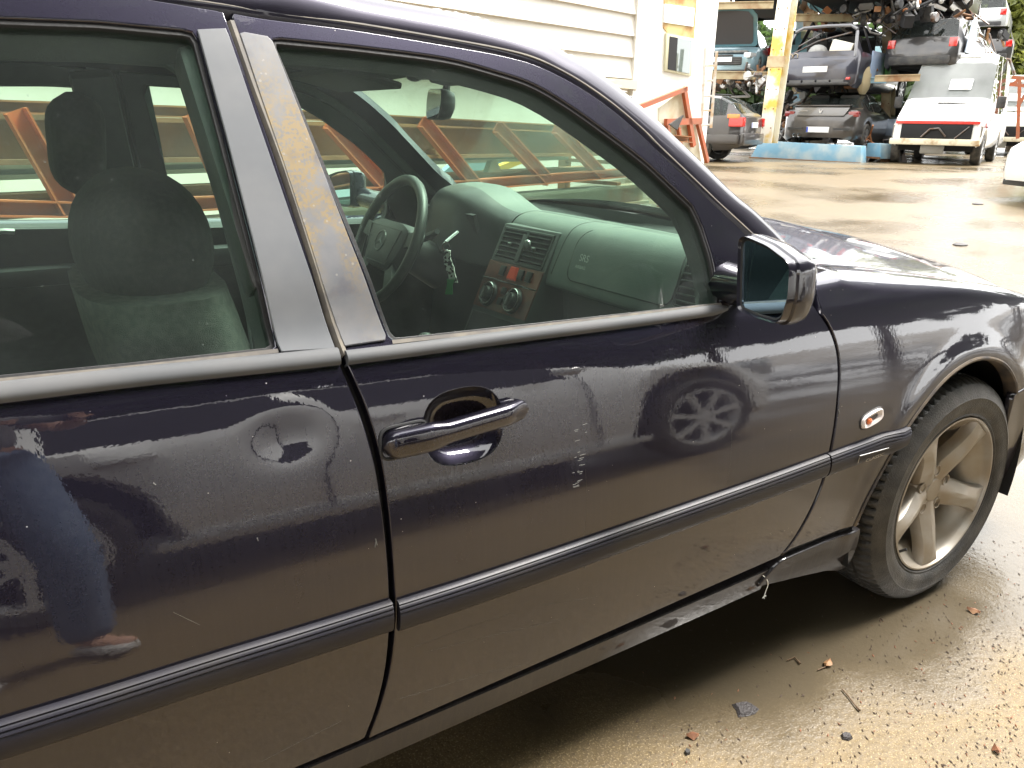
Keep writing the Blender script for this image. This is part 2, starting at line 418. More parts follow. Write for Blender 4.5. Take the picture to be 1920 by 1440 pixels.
def inpoly(P, loops):
    x, y = P[:, 0], P[:, 1]; c = np.zeros(len(P), bool)
    for l in loops:
        A = np.asarray(l); B = np.roll(A, -1, 0)
        for (x1, y1), (x2, y2) in zip(A, B):
            if y1 == y2: continue
            k = ((y1 > y) != (y2 > y)) & (x < (x2-x1)*(y-y1)/(y2-y1)+x1); c ^= k
    return c
def area(l):
    a = np.asarray(l); b = np.roll(a, -1, 0); return .5*np.sum(a[:, 0]*b[:, 1]-b[:, 0]*a[:, 1])
def offs(l, d):
    """move a closed loop d to the left of its direction"""
    a = np.asarray(l); t = np.roll(a, -1, 0)-np.roll(a, 1, 0); t /= np.maximum(np.linalg.norm(t, axis=1, keepdims=True), 1e-9)
    n = np.stack([-t[:, 1], t[:, 0]], -1)
    return a+d*n, n
def panel(name, loops, mat, parent, Sf=S, Nf=None, h=.014, thick=.014, er=.0025, off=0.0, label=None, mirror=False, clean=True):
    """sheet-metal panel: outline and holes in surface coordinates, filled on the surface, with a rolled edge"""
    Nf = Nf or Nrm
    L_ = []
    for i, l in enumerate(loops):
        l = resample(np.asarray(l, float), h, True) if clean else np.asarray(l, float)
        if (area(l) > 0) != (i == 0): l = l[::-1]
        L_.append(l)
    ins = []; nn = []
    for l in L_:
        a, n = offs(l, er); ins.append(a); nn.append(n)
    al = np.vstack(ins)
    lo, hi = al.min(0), al.max(0)
    gx, gy = np.meshgrid(np.arange(lo[0], hi[0]+h, h), np.arange(lo[1], hi[1]+h, h)); gx = gx+(np.arange(gx.shape[0]) % 2)[:, None]*h/2
    G = np.stack([gx.ravel(), gy.ravel()], -1); G = G[inpoly(G, ins)]
    if len(G):
        keep = np.ones(len(G), bool)
        for i0 in range(0, len(G), 2000):
            dd = ((G[i0:i0+2000, None, :]-al[None])**2).sum(-1).min(1); keep[i0:i0+2000] = dd > (.55*h)**2
        G = G[keep]
    allv = np.vstack([al, G]); ed = []; b0 = 0
    for l in ins:
        k = len(l); ed += [(b0+i, b0+(i+1) % k) for i in range(k)]; b0 += k
    cv, ce, cf, ov, oe, of = delaunay_2d_cdt([Vector(p) for p in allv], ed, [], 0, 1e-6)
    cv = np.array([(p.x, p.y) for p in cv])
    tri = np.array([f for f in cf if len(f) == 3])
    tri = tri[inpoly(cv[tri].mean(1), ins)]
    # outwards is -y: (x, z) counter-clockwise faces -y
    a = cv[tri]; sg = (a[:, 1, 0]-a[:, 0, 0])*(a[:, 2, 1]-a[:, 0, 1])-(a[:, 2, 0]-a[:, 0, 0])*(a[:, 1, 1]-a[:, 0, 1])
    tri[sg < 0] = tri[sg < 0][:, ::-1]
    V = list(Sf(cv[:, 0], cv[:, 1], off)); NN = list(Nf(cv[:, 0], cv[:, 1])); F = [tuple(map(int, t)) for t in tri]
    idx = {}
    for i, o in enumerate(ov):
        for k in o: idx[k] = i
    b0 = 0
    for l, ii, n in zip(L_, ins, nn):
        k = len(l); base = len(V)
        Q = Sf(l[:, 0], l[:, 1], off); NQ = Nf(l[:, 0], l[:, 1]); O = Sf(l[:, 0]-.004*n[:, 0], l[:, 1]-.004*n[:, 1], off)-Q
        O /= np.linalg.norm(O, axis=1, keepdims=True)
        V += list(Q-NQ*er*.9); w = .35*NQ+O; NN += list(w/np.linalg.norm(w, axis=1, keepdims=True))
        V += list(Q-NQ*thick); NN += list(O)
        for i in range(k):
            j = (i+1) % k; r0, r1 = idx.get(b0+i), idx.get(b0+j)
            F.append((r0, base+i, base+j, r1)); F.append((base+i, base+k+i, base+k+j, base+j))
        b0 += k
    F = [tuple(dict.fromkeys(f)) for f in F]; F = [f for f in F if len(f) > 2]
    V = np.array(V); NN = np.array(NN)
    if mirror: V = V*(1, -1, 1); NN = NN*(1, -1, 1); F = [f[::-1] for f in F]
    me = bpy.data.meshes.new(name); me.from_pydata([tuple(map(float, v)) for v in V], [], F); me.update()
    me.polygons.foreach_set('use_smooth', [True]*len(me.polygons))
    me.normals_split_custom_set_from_vertices([tuple(map(float, v)) for v in NN])
    return link(name, me, mat, parent, label)
def sweep(name, path, prof, mat, parent, Sf=S, h=.02, label=None, mirror=False, taper=None, closed=True, smooth=40, off=0.0):
    """profile of (outwards, upwards) pairs carried along an (x, z) path on the body side"""
    P = resample(np.asarray(path, float), h)
    C = Sf(P[:, 0], P[:, 1], off); N_ = Nrm(P[:, 0], P[:, 1])
    T = np.gradient(C, axis=0); T /= np.linalg.norm(T, axis=1, keepdims=True)
    U = np.cross(N_, T); U /= np.linalg.norm(U, axis=1, keepdims=True)      # upwards for a path that runs forwards
    k = len(prof); V = []; F = []
    for i in range(len(P)):
        sc = 1 if taper is None else taper(i/(len(P)-1))
        for n_, u_ in prof: V.append(C[i]+n_*sc*N_[i]+u_*sc*U[i])
    for i in range(len(P)-1):
        for j in range(k if closed else k-1):
            F.append((i*k+j, i*k+(j+1) % k, (i+1)*k+(j+1) % k, (i+1)*k+j))
    if closed: F.append(tuple(range(k))[::-1]); F.append(tuple(range((len(P)-1)*k, len(P)*k)))
    V = np.array(V)
    if mirror: V = V*(1, -1, 1); F = [f[::-1] for f in F]
    mb = MB(); mb.add(V, F)
    return mb.build(name, mat, parent, label, smooth)

PAINT = paint_mat('blue black metallic paint', (.0155, .0142, .0265), dust=(.10, .085, .065), damt=.06, metal=.8, rough=.42)
PLASTIC_PAINT = paint_mat('painted plastic', (.010, .009, .018), damt=.07, metal=.3, rough=.45, coat=.8)
RUBBER = mk('black rubber', (.012, .012, .013), .6, bump=.1, bscale=200)
DARK = mk('dark cavity', (.008, .008, .009), .8)
SEAL = mk('weathered seal', (.10, .09, .08), .7, col2=(.17, .15, .12), nscale=30)
TRIM_GREY = mk('greyed pillar film', (.125, .132, .142), .42, spec=.35, col2=(.145, .150, .158), nscale=14, rough2=.42)
def rusty_trim():
    m, N, L, b = nt('stained pillar film'); v = N.new('ShaderNodeTexCoord').outputs['Object']
    sp = N.new('ShaderNodeSeparateXYZ'); L.new(v, sp.inputs[0])
    base = node_mix(N, L, node_noise(N, L, v, 20, 6, .4, .65), (.125, .130, .142), (.165, .165, .17))
    band = N.new('ShaderNodeMapRange'); band.interpolation_type = 'SMOOTHSTEP'
    band.inputs['From Min'].default_value = 0; band.inputs['From Max'].default_value = .10
    dz = node_math(N, L, 'ABSOLUTE', node_math(N, L, 'SUBTRACT', sp.outputs[2], 1.13))
    band.inputs['From Min'].default_value = .17; band.inputs['From Max'].default_value = .03; L.new(dz, band.inputs['Value'])
    st = node_noise(N, L, v, 13, 8, .44, .58, .6); sp2 = node_noise(N, L, v, 230, 3, .36, .60)
    rust = node_math(N, L, 'MULTIPLY', node_math(N, L, 'MULTIPLY', st, sp2), node_math(N, L, 'ADD', .12, node_math(N, L, 'MULTIPLY', band.outputs[0], 1.6)), True)
    c = node_mix(N, L, node_math(N, L, 'MULTIPLY', rust, .85), base, (.235, .17, .075))
    dk = node_noise(N, L, v, 17, 6, .58, .70)
    c = node_mix(N, L, node_math(N, L, 'MULTIPLY', dk, .55), c, (.075, .072, .09))
    vo = N.new('ShaderNodeTexVoronoi'); vo.inputs['Scale'].default_value = 105; L.new(v, vo.inputs['Vector'])
    se = N.new('ShaderNodeSeparateColor'); L.new(vo.outputs['Color'], se.inputs[0])
    dot = node_math(N, L, 'MULTIPLY', node_math(N, L, 'LESS_THAN', vo.outputs['Distance'], node_math(N, L, 'MULTIPLY', se.outputs[1], .28)), node_math(N, L, 'GREATER_THAN', se.outputs[0], .5))
    c = node_mix(N, L, node_math(N, L, 'MULTIPLY', dot, .6), c, (.27, .26, .24))
    L.new(c, b.inputs['Base Color']); b.inputs['Roughness'].default_value = .42
    return m
TRIM_RUST = rusty_trim()
BELT = mk('greyed belt moulding', (.078, .081, .085), .6, spec=.2, col2=(.098, .098, .10), nscale=9, rough2=.7)
GLASS = glass_mat('green tinted side glass', (.79, .97, .86), .05)
SCREEN = glass_mat('green tinted windscreen', (.88, .97, .90), .012)

car = thing('saloon_car', 'dark blue metallic saloon with greyed pillar trims and a dented rear door, filling the foreground', 'car', (-1.35, 0, 0))

# ---- traced outlines (photo positions turned into metres on the body side)
gap_b = OS((651, 683), (690, 775), (714, 860), (728, 950), (737, 1050), (741, 1130), (740, 1190), (731, 1260), (714, 1325), (692, 1384))
gap_f = OS((1462, 1044), (1492, 1004), (1525, 943), (1545, 890), (1557, 838), (1568, 765), (1572, 700), (1568, 655), (1555, 617), (1536, 588))
bot_f = OS((692, 1385), (860, 1311), (1000, 1249), (1200, 1160), (1330, 1102), (1462, 1044))
gut = OS((431, 22), (500, 34), (643, 52), (733, 66), (833, 83), (933, 101), (1000, 119), (1055, 144), (1104, 173), (1158, 212), (1208, 256), (1240, 288), (1300, 345), (1350, 393), (1385, 425), (1440, 478))
sail_f = OS((1440, 478), (1480, 520), (1515, 560), (1536, 588))
# front door
door_out = gap_b[::-1][:-1]
pil_b = OS((651, 683), (600, 520), (530, 305), (470, 130), (431, 22), n=8)
door_loop = bot_f[:-1]+gap_f[:-1]+sail_f[::-1][:-1]+gut[::-1][:-1]+pil_b[::-1][:-1]+gap_b[:-1]
win_f = rloop([onside(505, 70)]+OS((667, 86), (833, 108), (933, 134), (1000, 157), (1067, 196), (1140, 248), (1208, 300), (1262, 350), (1300, 386))+OS((1318, 425), (1338, 490), (1352, 562))+[onside(1353, 572), onside(1000, 612), onside(735, 641)], .012)
rec = []
for a in np.linspace(0, 2*math.pi, 40, endpoint=False):       # handle recess, a rounded oblong
    c_, s_ = math.cos(a), math.sin(a)
    rec.append((-1.398+.0655*np.sign(c_)*abs(c_)**.72, .7795+.0545*np.sign(s_)*abs(s_)**.8))
door = panel('door', [door_loop, win_f, rec], PAINT, car, h=.011, thick=.022, label='front passenger door with a rust-stained pillar trim')

# rear door: runs out of the picture to the left
gap_b2 = OS((640, 690), (680, 790), (703, 870), (717, 955), (727, 1050), (731, 1130), (730, 1190), (722, 1262), (706, 1328), (684, 1386))
pil_b2 = OS((640, 690), (590, 522), (519, 305), (459, 130), (419, 20), n=8)
xb = gap_b2[-1]
gx0 = onside(419, 20)
top_r = [(gx0[0], gx0[1]), (-1.80, gx0[1]+.012), (-2.0, gx0[1]+.012), (-2.2, gx0[1]-.01), (-2.36, 1.24), (-2.46, 1.12), (-2.50, .95)]
rear_edge = [(-2.50, .95), (-2.49, .80), (-2.42, .66), (-2.345, .50), (-2.315, .36), (-2.31, xb[1]-.002)]
rdoor_loop = [(-2.31, xb[1]-.002), xb]+gap_b2[::-1][1:]+pil_b2[1:]+cr(top_r, 5)[1:]+cr(rear_edge, 5)[1:-1]
wz = onside(520, 657)
win_r = rloop([onside(520, 657), onside(366, 58), onside(180, 40), onside(0, 33), (-2.02, onside(0, 33)[1]-.003), (-2.16, 1.285), (-2.30, 1.16), (-2.36, 1.0), (-2.36, .955), onside(0, 712), onside(260, 686)], .012)
rdoor = panel('door', [rdoor_loop, win_r], PAINT, car, h=.012, thick=.022, label='rear passenger door with a round dent')

# handle, bowl and bar
def bowl():
    L0 = np.array(rec); c = L0.mean(0); V = []; F = []; k = len(L0)
    rings = [(1.0, -.002), (.93, -.008), (.82, -.020), (.6, -.028), (.3, -.030)]
    for s, d in rings:
        q = c+(L0-c)*s; V += list(S(q[:, 0], q[:, 1], d))
    for r in range(len(rings)-1):
        for i in range(k): F.append((r*k+i, r*k+(i+1) % k, (r+1)*k+(i+1) % k, (r+1)*k+i))
    F.append(tuple(range((len(rings)-1)*k, len(rings)*k)))
    mb = MB(); mb.add(V, F); return mb.build('handle_recess', PAINT, door, smooth=60)
bowl()
def handle():
    A, B = np.array((-1.530, .7755)), np.array((-1.297, .7905))
    pth = [A+(B-A)*t for t in np.linspace(0, 1, 46)]
    V = []; F = []; k = 14
    for i, p in enumerate(pth):
        t = i/45
        e = min(1, (t/.06))**.5 if t < .06 else 1.0
        hh = (.0205*e if t < .29 else .0205+(.0160-.0205)*ss(.29, .42, t))*(1 if t < .955 else max(.10, (1-((t-.955)/.045)**2))**.5)
        lift = .006+.013*ss(.0, .3, t)*(1-ss(.80, 1.0, t)*.75)
        th = .017*min(1, e+.1)*(1-.35*ss(.85, 1, t))
        C = S(p[0], p[1]); N_ = Nrm(np.array(p[0]), np.array(p[1]))
        U = np.array((-.06, 0, 1.0))
        for j in range(k):
            a = 2*math.pi*j/k; ca, sa = math.cos(a), math.sin(a)
            V.append(C+N_*(lift+th*np.sign(ca)*abs(ca)**.42)+U*hh*np.sign(sa)*abs(sa)**.6)
    n = len(pth)
    for i in range(n-1):
        for j in range(k): F.append((i*k+j, i*k+(j+1) % k, (i+1)*k+(j+1) % k, (i+1)*k+j))
    F += [tuple(range(k))[::-1], tuple(range((n-1)*k, n*k))]
    mb = MB(); mb.add(V, F); o = mb.build('door_handle', PAINT, door, smooth=50)
    # joint of the lock cover and the lock square, and the dark gasket
    g = MB(); q = np.array((-1.467, .7795)); C = S(*q); N_ = Nrm(*q)
    pts = []
    for a in np.linspace(-1.35, 1.35, 12): pts.append(C+N_*(.009+.0165*math.cos(a)**.6)+np.array((-.004*math.cos(a), 0, .0187*math.sin(a))))
    g.tube(pts, .0009, 5)
    q = np.array((-1.493, .777)); C = S(*q)+Nrm(*q)*.0232
    sq = [C+np.array((dx, 0, dz)) for dx, dz in ((-.005, -.005), (.005, -.005), (.005, .005), (-.005, .005), (-.005, -.005))]
    g.tube(sq, .0007, 4); g.build('lock_joint', RUBBER, door)
    gs = MB(); V = []
    lp = resample(np.array(rloop([(-1.533, .756), (-1.460, .756), (-1.455, .801), (-1.530, .800)], .016)), .006, True)
    gs.tube([S(a, b, .001) for a, b in np.vstack([lp, lp[:1]])], .0025, 6); gs.build('handle_gasket', RUBBER, door)
handle()

# belt mouldings
def belt(parent, pts, top_h, name='belt_trim', taper=None):
    P = [p if abs(p[0]) < 10 and abs(p[1]) < 10 else onside(*p) for p in pts]; c = cr(P, 6)
    h = top_h
    prof = [(-.004, -h/2), (.005, -h/2), (.0085, -h/2+.003), (.010, -h/2+.008), (.0085, h/2-.005), (.004, h/2-.0008), (-.010, h/2), (-.012, h/2-.002), (-.012, -h/2)]
    return sweep(name, c, prof, BELT, parent, taper=taper, smooth=50)
belt(door, [(648, 671), (800, 652), (1000, 626), (1200, 601), (1330, 583), (1362, 578)], .0205, taper=lambda t: 1 if t < .94 else max(.45, 1-((t-.94)/.06)**2*.55))
zb0 = onside(0, 736); zb1 = onside(260, 706); kb = (zb1[1]-zb0[1])/(zb1[0]-zb0[0])
belt(rdoor, [(-2.40, zb0[1]+kb*(-2.40-zb0[0])), (-2.2, zb0[1]+kb*(-2.2-zb0[0])), (0, 736), (260, 706), (520, 680), (634, 668)], .0245)
# dark seal under each pane
for dd, pts in ((door, [(735, 640), (1000, 611), (1352, 569)]), (rdoor, [(-100, 724), (0, 712), (260, 686), (521, 656)])):
    sweep('window_seal', cr([onside(*p) for p in pts], 5), [(-.014, -.004), (.001, -.004), (.001, .0015), (-.014, .003)], SEAL, dd)

# pillar trims
trim1 = [onside(645, 650)]+[onside(726, 638), onside(650, 440), onside(575, 245), onside(507, 71)]+[onside(447, 60), onside(487, 180), onside(530, 305), onside(600, 522)]
panel('pillar_trim', [trim1], TRIM_RUST, door, h=.010, thick=.004, er=.0012, off=.0035)
trim2 = [onside(628, 655), onside(524, 661), onside(478, 470), onside(425, 262), onside(369, 57), onside(424, 55), onside(480, 220), onside(560, 452)]
panel('pillar_trim', [trim2], TRIM_GREY, rdoor, h=.012, thick=.004, er=.0012, off=.0035)
# frayed seal in the pillar joint
sj = OS((426, 40), (470, 165), (524, 310), (590, 515), (640, 668), n=8)
sweep('pillar_seal', [(a, b) for a, b in sj][::-1], [(-.010, -.010), (.002, -.009), (.003, -.0035), (.0005, -.001), (-.010, .006)], SEAL, rdoor)
lipf = OS((434, 40), (476, 165), (532, 316), (598, 520), (646, 648), n=8)

# side glass
def pane(parent, loop, name='window_glass', off=-.010, mirror=False):
    a = np.asarray(resample(np.array(loop), .03, True))
    if area(a) < 0: a = a[::-1]
    a, _ = offs(a, -.010)
    return panel(name, [a], GLASS, parent, h=.03, thick=.004, er=.0005, off=off, mirror=mirror)
pane(door, win_f); pane(rdoor, win_r)
# rubber channel round the panes
for dd, loop in ((door, win_f), (rdoor, win_r)):
    a = resample(np.array(loop), .012, True)
    if area(a) < 0: a = a[::-1]
    o1, _ = offs(a, -.002); i1, _ = offs(a, .0055)
    panel('window_channel', [o1, i1], RUBBER, dd, h=.02, thick=.02, er=.0008, off=-.004, clean=False)

# rubbing strips on doors and fender
STRIP = mk('painted rubbing strip', (.011, .0105, .017), .5, spec=.3, coat=.06, coatr=.3, col2=(.020, .018, .019), nscale=8)
sprof = [(-.003, .0255), (.006, .0255), (.0095, .0235), (.0085, .0210), (.0110, .0198), (.0124, .0175), (.0108, .0152), (.0128, .0138), (.0138, .0112), (.0122, .0088), (.0132, .0072), (.0138, .004), (.0136, -.006), (.0126, -.013), (.0105, -.0195), (.0072, -.0240), (.003, -.0255), (-.003, -.0255)]
def strip(parent, pts, name='rubbing_strip'):
    return sweep(name, cr([p if abs(p[0]) < 10 and abs(p[1]) < 10 else onside(*p) for p in pts], 6), sprof, STRIP, parent, h=.03, smooth=50)
strip(door, [(744, 1153), (880, 1109), (1040, 1054), (1200, 997), (1330, 951), (1450, 908), (1546, 872)])
zs0 = onside(0, 1385); zs1 = onside(200, 1322); ks = (zs1[1]-zs0[1])/(zs1[0]-zs0[0])
strip(rdoor, [(-2.30, zs0[1]+ks*(-2.30-zs0[0])), (-2.1, zs0[1]+ks*(-2.1-zs0[0])), (0, 1385), (200, 1322), (400, 1257), (560, 1207), (732, 1152)])

# ---- fender: side, crest and roll-over to the bonnet joint
hood_gap = [at(px, py, 1, -.655+.00*i) for i, (px, py) in enumerate([(1488, 488), (1510, 492), (1600, 498), (1700, 510), (1800, 525), (1900, 548)])]
hgx = np.array([p[0] for p in hood_gap]+[.70, .80]); hgz = np.array([p[2] for p in hood_gap]+[.69, .63])
def zcrest(u): return np.interp(u, hgx, hgz)
def zside(u): return zcrest(u)-.040
def FS(u, v, off=0.0):
    """fender surface: v is the height up to the shoulder, then runs on over the crest"""
    u = np.asarray(u, float); v = np.asarray(v, float); zs = zside(u)
    P = np.stack([u, -Yh(u, np.minimum(v, zs)), np.minimum(v, zs)], -1)
    t = np.clip((v-zs)/.15, 0, 1)
    n0 = Nrm(u, zs)
    A = np.stack([u, -Yh(u, zs), zs], -1); yg = np.minimum(.655, Yh(u, zs)-.06)
    D = np.stack([u, -yg, zcrest(u)], -1)
    tz = np.stack([0*u, n0[..., 2], -n0[..., 1]], -1); tz /= np.linalg.norm(tz, axis=-1, keepdims=True)
    Lc = np.linalg.norm(D-A, axis=-1, keepdims=True)
    B = A+tz*Lc*.30; C = D+np.stack([0*u, -1+0*u, .04+0*u], -1)*Lc*.42
    t_ = t[..., None]
    Q = (1-t_)**3*A+3*t_*(1-t_)**2*B+3*t_*t_*(1-t_)*C+t_**3*D
    R_ = np.where((v > zs)[..., None], Q, P)
    return R_+off*FN(u, v) if np.any(off) else R_
def FN(u, v):
    e = .003
    a = FS(u+e, v)-FS(u-e, v); b = FS(u, v+e)-FS(u, v-e)
    n = np.cross(a, b); n /= np.maximum(np.linalg.norm(n, axis=-1, keepdims=True), 1e-12)
    return n
arch = OS((1612, 988), (1640, 922), (1700, 810), (1760, 737), (1800, 697), (1850, 670), (1890, 676))
arch = cr([(-.388, .335), (-.372, .395), (-.335, .465), (-.282, .540), (-.215, .601), (-.13, .651), (-.03, .677), (.06, .673), (.15, .642), (.225, .585), (.265, .53)], 6)
gf2 = OS((1466, 1043), (1496, 1004), (1529, 943), (1549, 890), (1561, 838), (1572, 765), (1576, 700), (1572, 655), (1559, 615), (1541, 585))
top_u = [(-.545, zside(-.545)+.06), (-.475, zside(-.475)+.15)]+[(x, float(zside(x))+.15) for x in np.linspace(-.43, .72, 14)]
fend = gf2+top_u+[(.72, .60), (.70, .535), (.50, .535)]+arch[::-1]+[(-.388, .30), (-.42, .315)]
low = OS((1468, 1036), (1540, 1008), (1612, 981))
fend = gf2+top_u+[(.72, .60), (.70, .535), (.50, .535)]+arch[::-1]+[low[-1]]+low[::-1][1:-1]
fender = panel('fender', [fend], PAINT, car, Sf=FS, Nf=FN, h=.014, thick=.02, label='right front fender with side repeater')
# rolled, dirty lip of the wheel arch
LIP = mk('dusty arch lip', (.10, .075, .05), .6, col2=(.03, .027, .03), nscale=20)
mb = MB()
ap = resample(np.array(arch), .02)
Va = []; Fa = []
for i, (a, b) in enumerate(ap):
    cdir = np.array((-a, .31-b)); cdir /= np.linalg.norm(cdir)
    for n_, u_ in ((.0015, .003), (.0045, -.001), (.003, -.006), (-.012, -.010), (-.030, -.008), (-.030, .003)):
        P = S(a-cdir[0]*u_, b-cdir[1]*u_); Va.append(P+np.array((0, -n_, 0)))
for i in range(len(ap)-1):
    for j in range(6): Fa.append((i*6+j, i*6+(j+1) % 6, (i+1)*6+(j+1) % 6, (i+1)*6+j))
mb.add(Va, Fa); mb.build('arch_lip', LIP, fender, smooth=50)
strip(fender, [(1549, 871), (1600, 852), (1650, 834), (1697, 818)])
# badge plate on the fender strip
def side_text(body, size, p0, p1, mat, parent, name, off, ext=.0006, shear=0.0, spacing=1.0):
    cu = bpy.data.curves.new(name, 'FONT'); cu.body = body; cu.size = 1; cu.extrude = 0; cu.shear = shear; cu.space_character = spacing
    o = bpy.data.objects.new(name, cu); COL.objects.link(o); dg = bpy.context.evaluated_depsgraph_get()
    me = bpy.data.meshes.new_from_object(o.evaluated_get(dg)); bpy.data.objects.remove(o)
    n = len(me.vertices); co = np.zeros(n*3); me.vertices.foreach_get('co', co); co = co.reshape(-1, 3)
    x0, x1 = co[:, 0].min(), co[:, 0].max()
    p0, p1 = np.array(p0), np.array(p1); d = p1-p0; Ln = np.linalg.norm(d); d /= Ln; up = np.array((-d[1], d[0]))
    uv = p0+(co[:, :1]-x0)/(x1-x0)*Ln*d+co[:, 1:2]*size*up
    P = S(uv[:, 0], uv[:, 1], off)
    me.vertices.foreach_set('co', P.ravel()); me.update()
    return link(name, me, mat, parent)
CHROME = mk('dull chrome', (.42, .42, .42), .25, metal=1)
bp0, bp1 = onside(1597, 864), onside(1652, 846)
bq0, bq1 = onside(1600, 850), onside(1655, 836)
fr_ = MB(); fr_.tube([S(*bp0, .0145), S(*bq0, .0158), S(*bq1, .0158)], .0011, 5); fr_.build('badge_frame', CHROME, fender)
side_text('CLASSIC', .0105, onside(1612, 862), onside(1648, 850), CHROME, fender, 'badge_lettering', .0146)

# side repeater
LENS = mk('clear lens', (.75, .72, .70), .12, spec=.6, coat=1)
def repeater():
    c = np.array(onside(1634, 784)); ax = np.array(onside(1655, 773))-np.array(onside(1616, 796)); ax /= np.linalg.norm(ax); up = np.array((-ax[1], ax[0]))
    def ring(sx, sy, off):
        out = []
        for a in np.linspace(0, 2*math.pi, 28, endpoint=False):
            ca, sa = math.cos(a), math.sin(a); q = c+ax*sx*np.sign(ca)*abs(ca)**.65+up*sy*np.sign(sa)*abs(sa)**.65; out.append(S(*q, off))
        return out
    R = [ring(.0385, .0165, .0), ring(.0375, .0158, .004), ring(.034, .0135, .0065), ring(.026, .0085, .0045), ring(.02, .006, -.004)]
    V = sum(R, []); F = []
    for r in range(4):
        for i in range(28): F.append((r*28+i, r*28+(i+1) % 28, (r+1)*28+(i+1) % 28, (r+1)*28+i))
    F.append(tuple(range(4*28, 5*28)))
    MB().add(V, F).build('side_repeater', mk('repeater surround', (.62, .56, .54), .28, coat=.6), fender, smooth=50)
    b = MB(); q = c-ax*.012-up*.002; b.ball(S(*q, .003), .0075, sc=(1.2, .6, 1)); b.build('indicator_bulb', mk('orange bulb', (.62, .13, .03), .2, coat=1), fender)
    g = MB(); g.tube(ring(.040, .0175, .0005)+[ring(.040, .0175, .0005)[0]], .0018, 5); g.build('repeater_gasket', RUBBER, fender)
repeater()

# ---- sill and sill cover
sp_ = [(-.004, .034), (.000, .034), (.004, .028), (.005, .010), (.002, -.020), (-.006, -.038), (-.03, -.045), (-.03, .034)]
sill_c = [(-2.30, .2525), (-1.9, .2525), (-1.5, .2555), (-1.1, .260), (-.80, .265), (-.655, .268)]
SILLP = paint_mat('dusty sill paint', (.010, .0095, .016), damt=.11, metal=.3, rough=.5, coat=.6)
sweep('sill', sill_c, [(-.006, .032), (-.003, .030), (-.0030, .002), (-.0065, -.030), (-.014, -.041), (-.04, -.047), (-.06, .032)], SILLP, car, smooth=25)
cov = OS((1474, 1046), (1540, 1018), (1612, 990))[0:]+OS((1606, 1022), (1592, 1052), (1574, 1068), (1545, 1070))+[onside(1500, 1080), onside(1418, 1100), onside(1440, 1075), onside(1462, 1052)]
panel('sill_cover', [cov], SILLP, car, h=.014, thick=.03, off=.003, label='front sill cover with a torn rear corner')

# ---- black seals and jambs behind every joint
for path in (gap_b, ):
    sweep('door_jamb', path[::-1], [(-.020, -.05), (-.020, .06), (-.034, .06), (-.034, -.05)], DARK, car)
sweep('door_jamb', gap_f, [(-.020, -.05), (-.020, .05), (-.034, .05), (-.034, -.05)], DARK, car)
sweep('door_jamb', [(a, b+.006) for a, b in [(-2.3, xb[1])]+bot_f], [(-.020, -.03), (-.020, .04), (-.05, .04), (-.05, -.03)], DARK, car)
sweep('pillar_post', OS((645, 690), (596, 522), (526, 305), (466, 130), (426, 22), n=8)[::-1], [(-.018, -.055), (-.018, .055), (-.07, .045), (-.07, -.045)], DARK, car)
sweep('door_jamb', [p for p in low], [(-.012, -.03), (-.012, .03), (-.03, .03), (-.03, -.03)], DARK, car)

# ---- A pillar, roof rail, gutter
gpx = [(300, 0), (431, 18), (500, 31), (643, 48), (733, 62), (833, 79), (933, 97), (1000, 114), (1055, 139), (1104, 168), (1158, 207), (1208, 250), (1240, 282), (1300, 339), (1350, 387), (1385, 419), (1440, 470), (1478, 505)]
spx = [(420, -36), (560, -16), (640, -8), (717, 3), (790, 15), (877, 31), (967, 57), (1033, 87), (1060, 102), (1104, 125), (1167, 173), (1229, 227), (1262, 257), (1320, 312), (1385, 380), (1425, 412), (1470, 455), (1490, 478)]
G3 = []; I3 = []
for (a, b), (c, d) in zip(gpx, spx):
    q = onside(a, b); P = S(*q); G3.append(P)
for i, (c, d) in enumerate(spx):
    I3.append(at(c, d, 1, G3[i][1]+(.075 if i < 6 else .075-.027*(i-6)/(len(spx)-7))))
G3 = np.array(cr(G3, 5)); I3 = np.array(cr(I3, 5))
# carry the rail back over the rear door, out of the picture
def railback(A, dz):
    e = A[0]; out = []
    for dx in (1.0, .75, .5, .25): out.append(e+np.array((-dx, .03*dx*dx, -dz*dx*dx+.012*dx)))
    return np.vstack([out, A])
G3 = railback(G3, .07); I3 = railback(I3, .07)
ROOFP = mk('faded roof lacquer', (.017, .0155, .026), .45, metal=.6, coat=.6, coatr=.06, spec=.2, col2=(.030, .027, .040), nscale=5, nrange=(.4, .7))
def rail(sgn, parent):
    V = []; F = []; prof = np.linspace(0, 1, 9)
    for g, i_ in zip(G3, I3):
        ch = i_-g; out = np.array((0, -.55, .83)); out = out-ch*np.dot(out, ch)/np.dot(ch, ch); out /= np.linalg.norm(out)
        w = np.linalg.norm(ch)
        for t in prof: V.append((g+ch*t+out*w*.17*math.sin(math.pi*min(1, t*1.0))**.8*(1-.25*t))*(1, sgn, 1))
        V.append((i_-out*.03+ch*.02)*(1, sgn, 1)); V.append((g-out*.03)*(1, sgn, 1))
    k = len(prof)+2
    for a in range(len(G3)-1):
        for j in range(k): F.append((a*k+j, a*k+(j+1) % k, (a+1)*k+(j+1) % k, (a+1)*k+j))
    return MB().add(V, F).build('roof_rail', ROOFP, parent, smooth=60)
rail(1, car); rail(-1, car)
# gutter: black strip between door frame and rail
mb = MB(); mb.tube([g+np.array((0, .010, .001)) for g in G3], .0075, 6); mb.build('gutter_seal', RUBBER, car)
mb = MB(); mb.tube([g+np.array((0, .0035, .0052)) for g in G3], .0026, 6); mb.build('gutter_seal', SEAL, car)

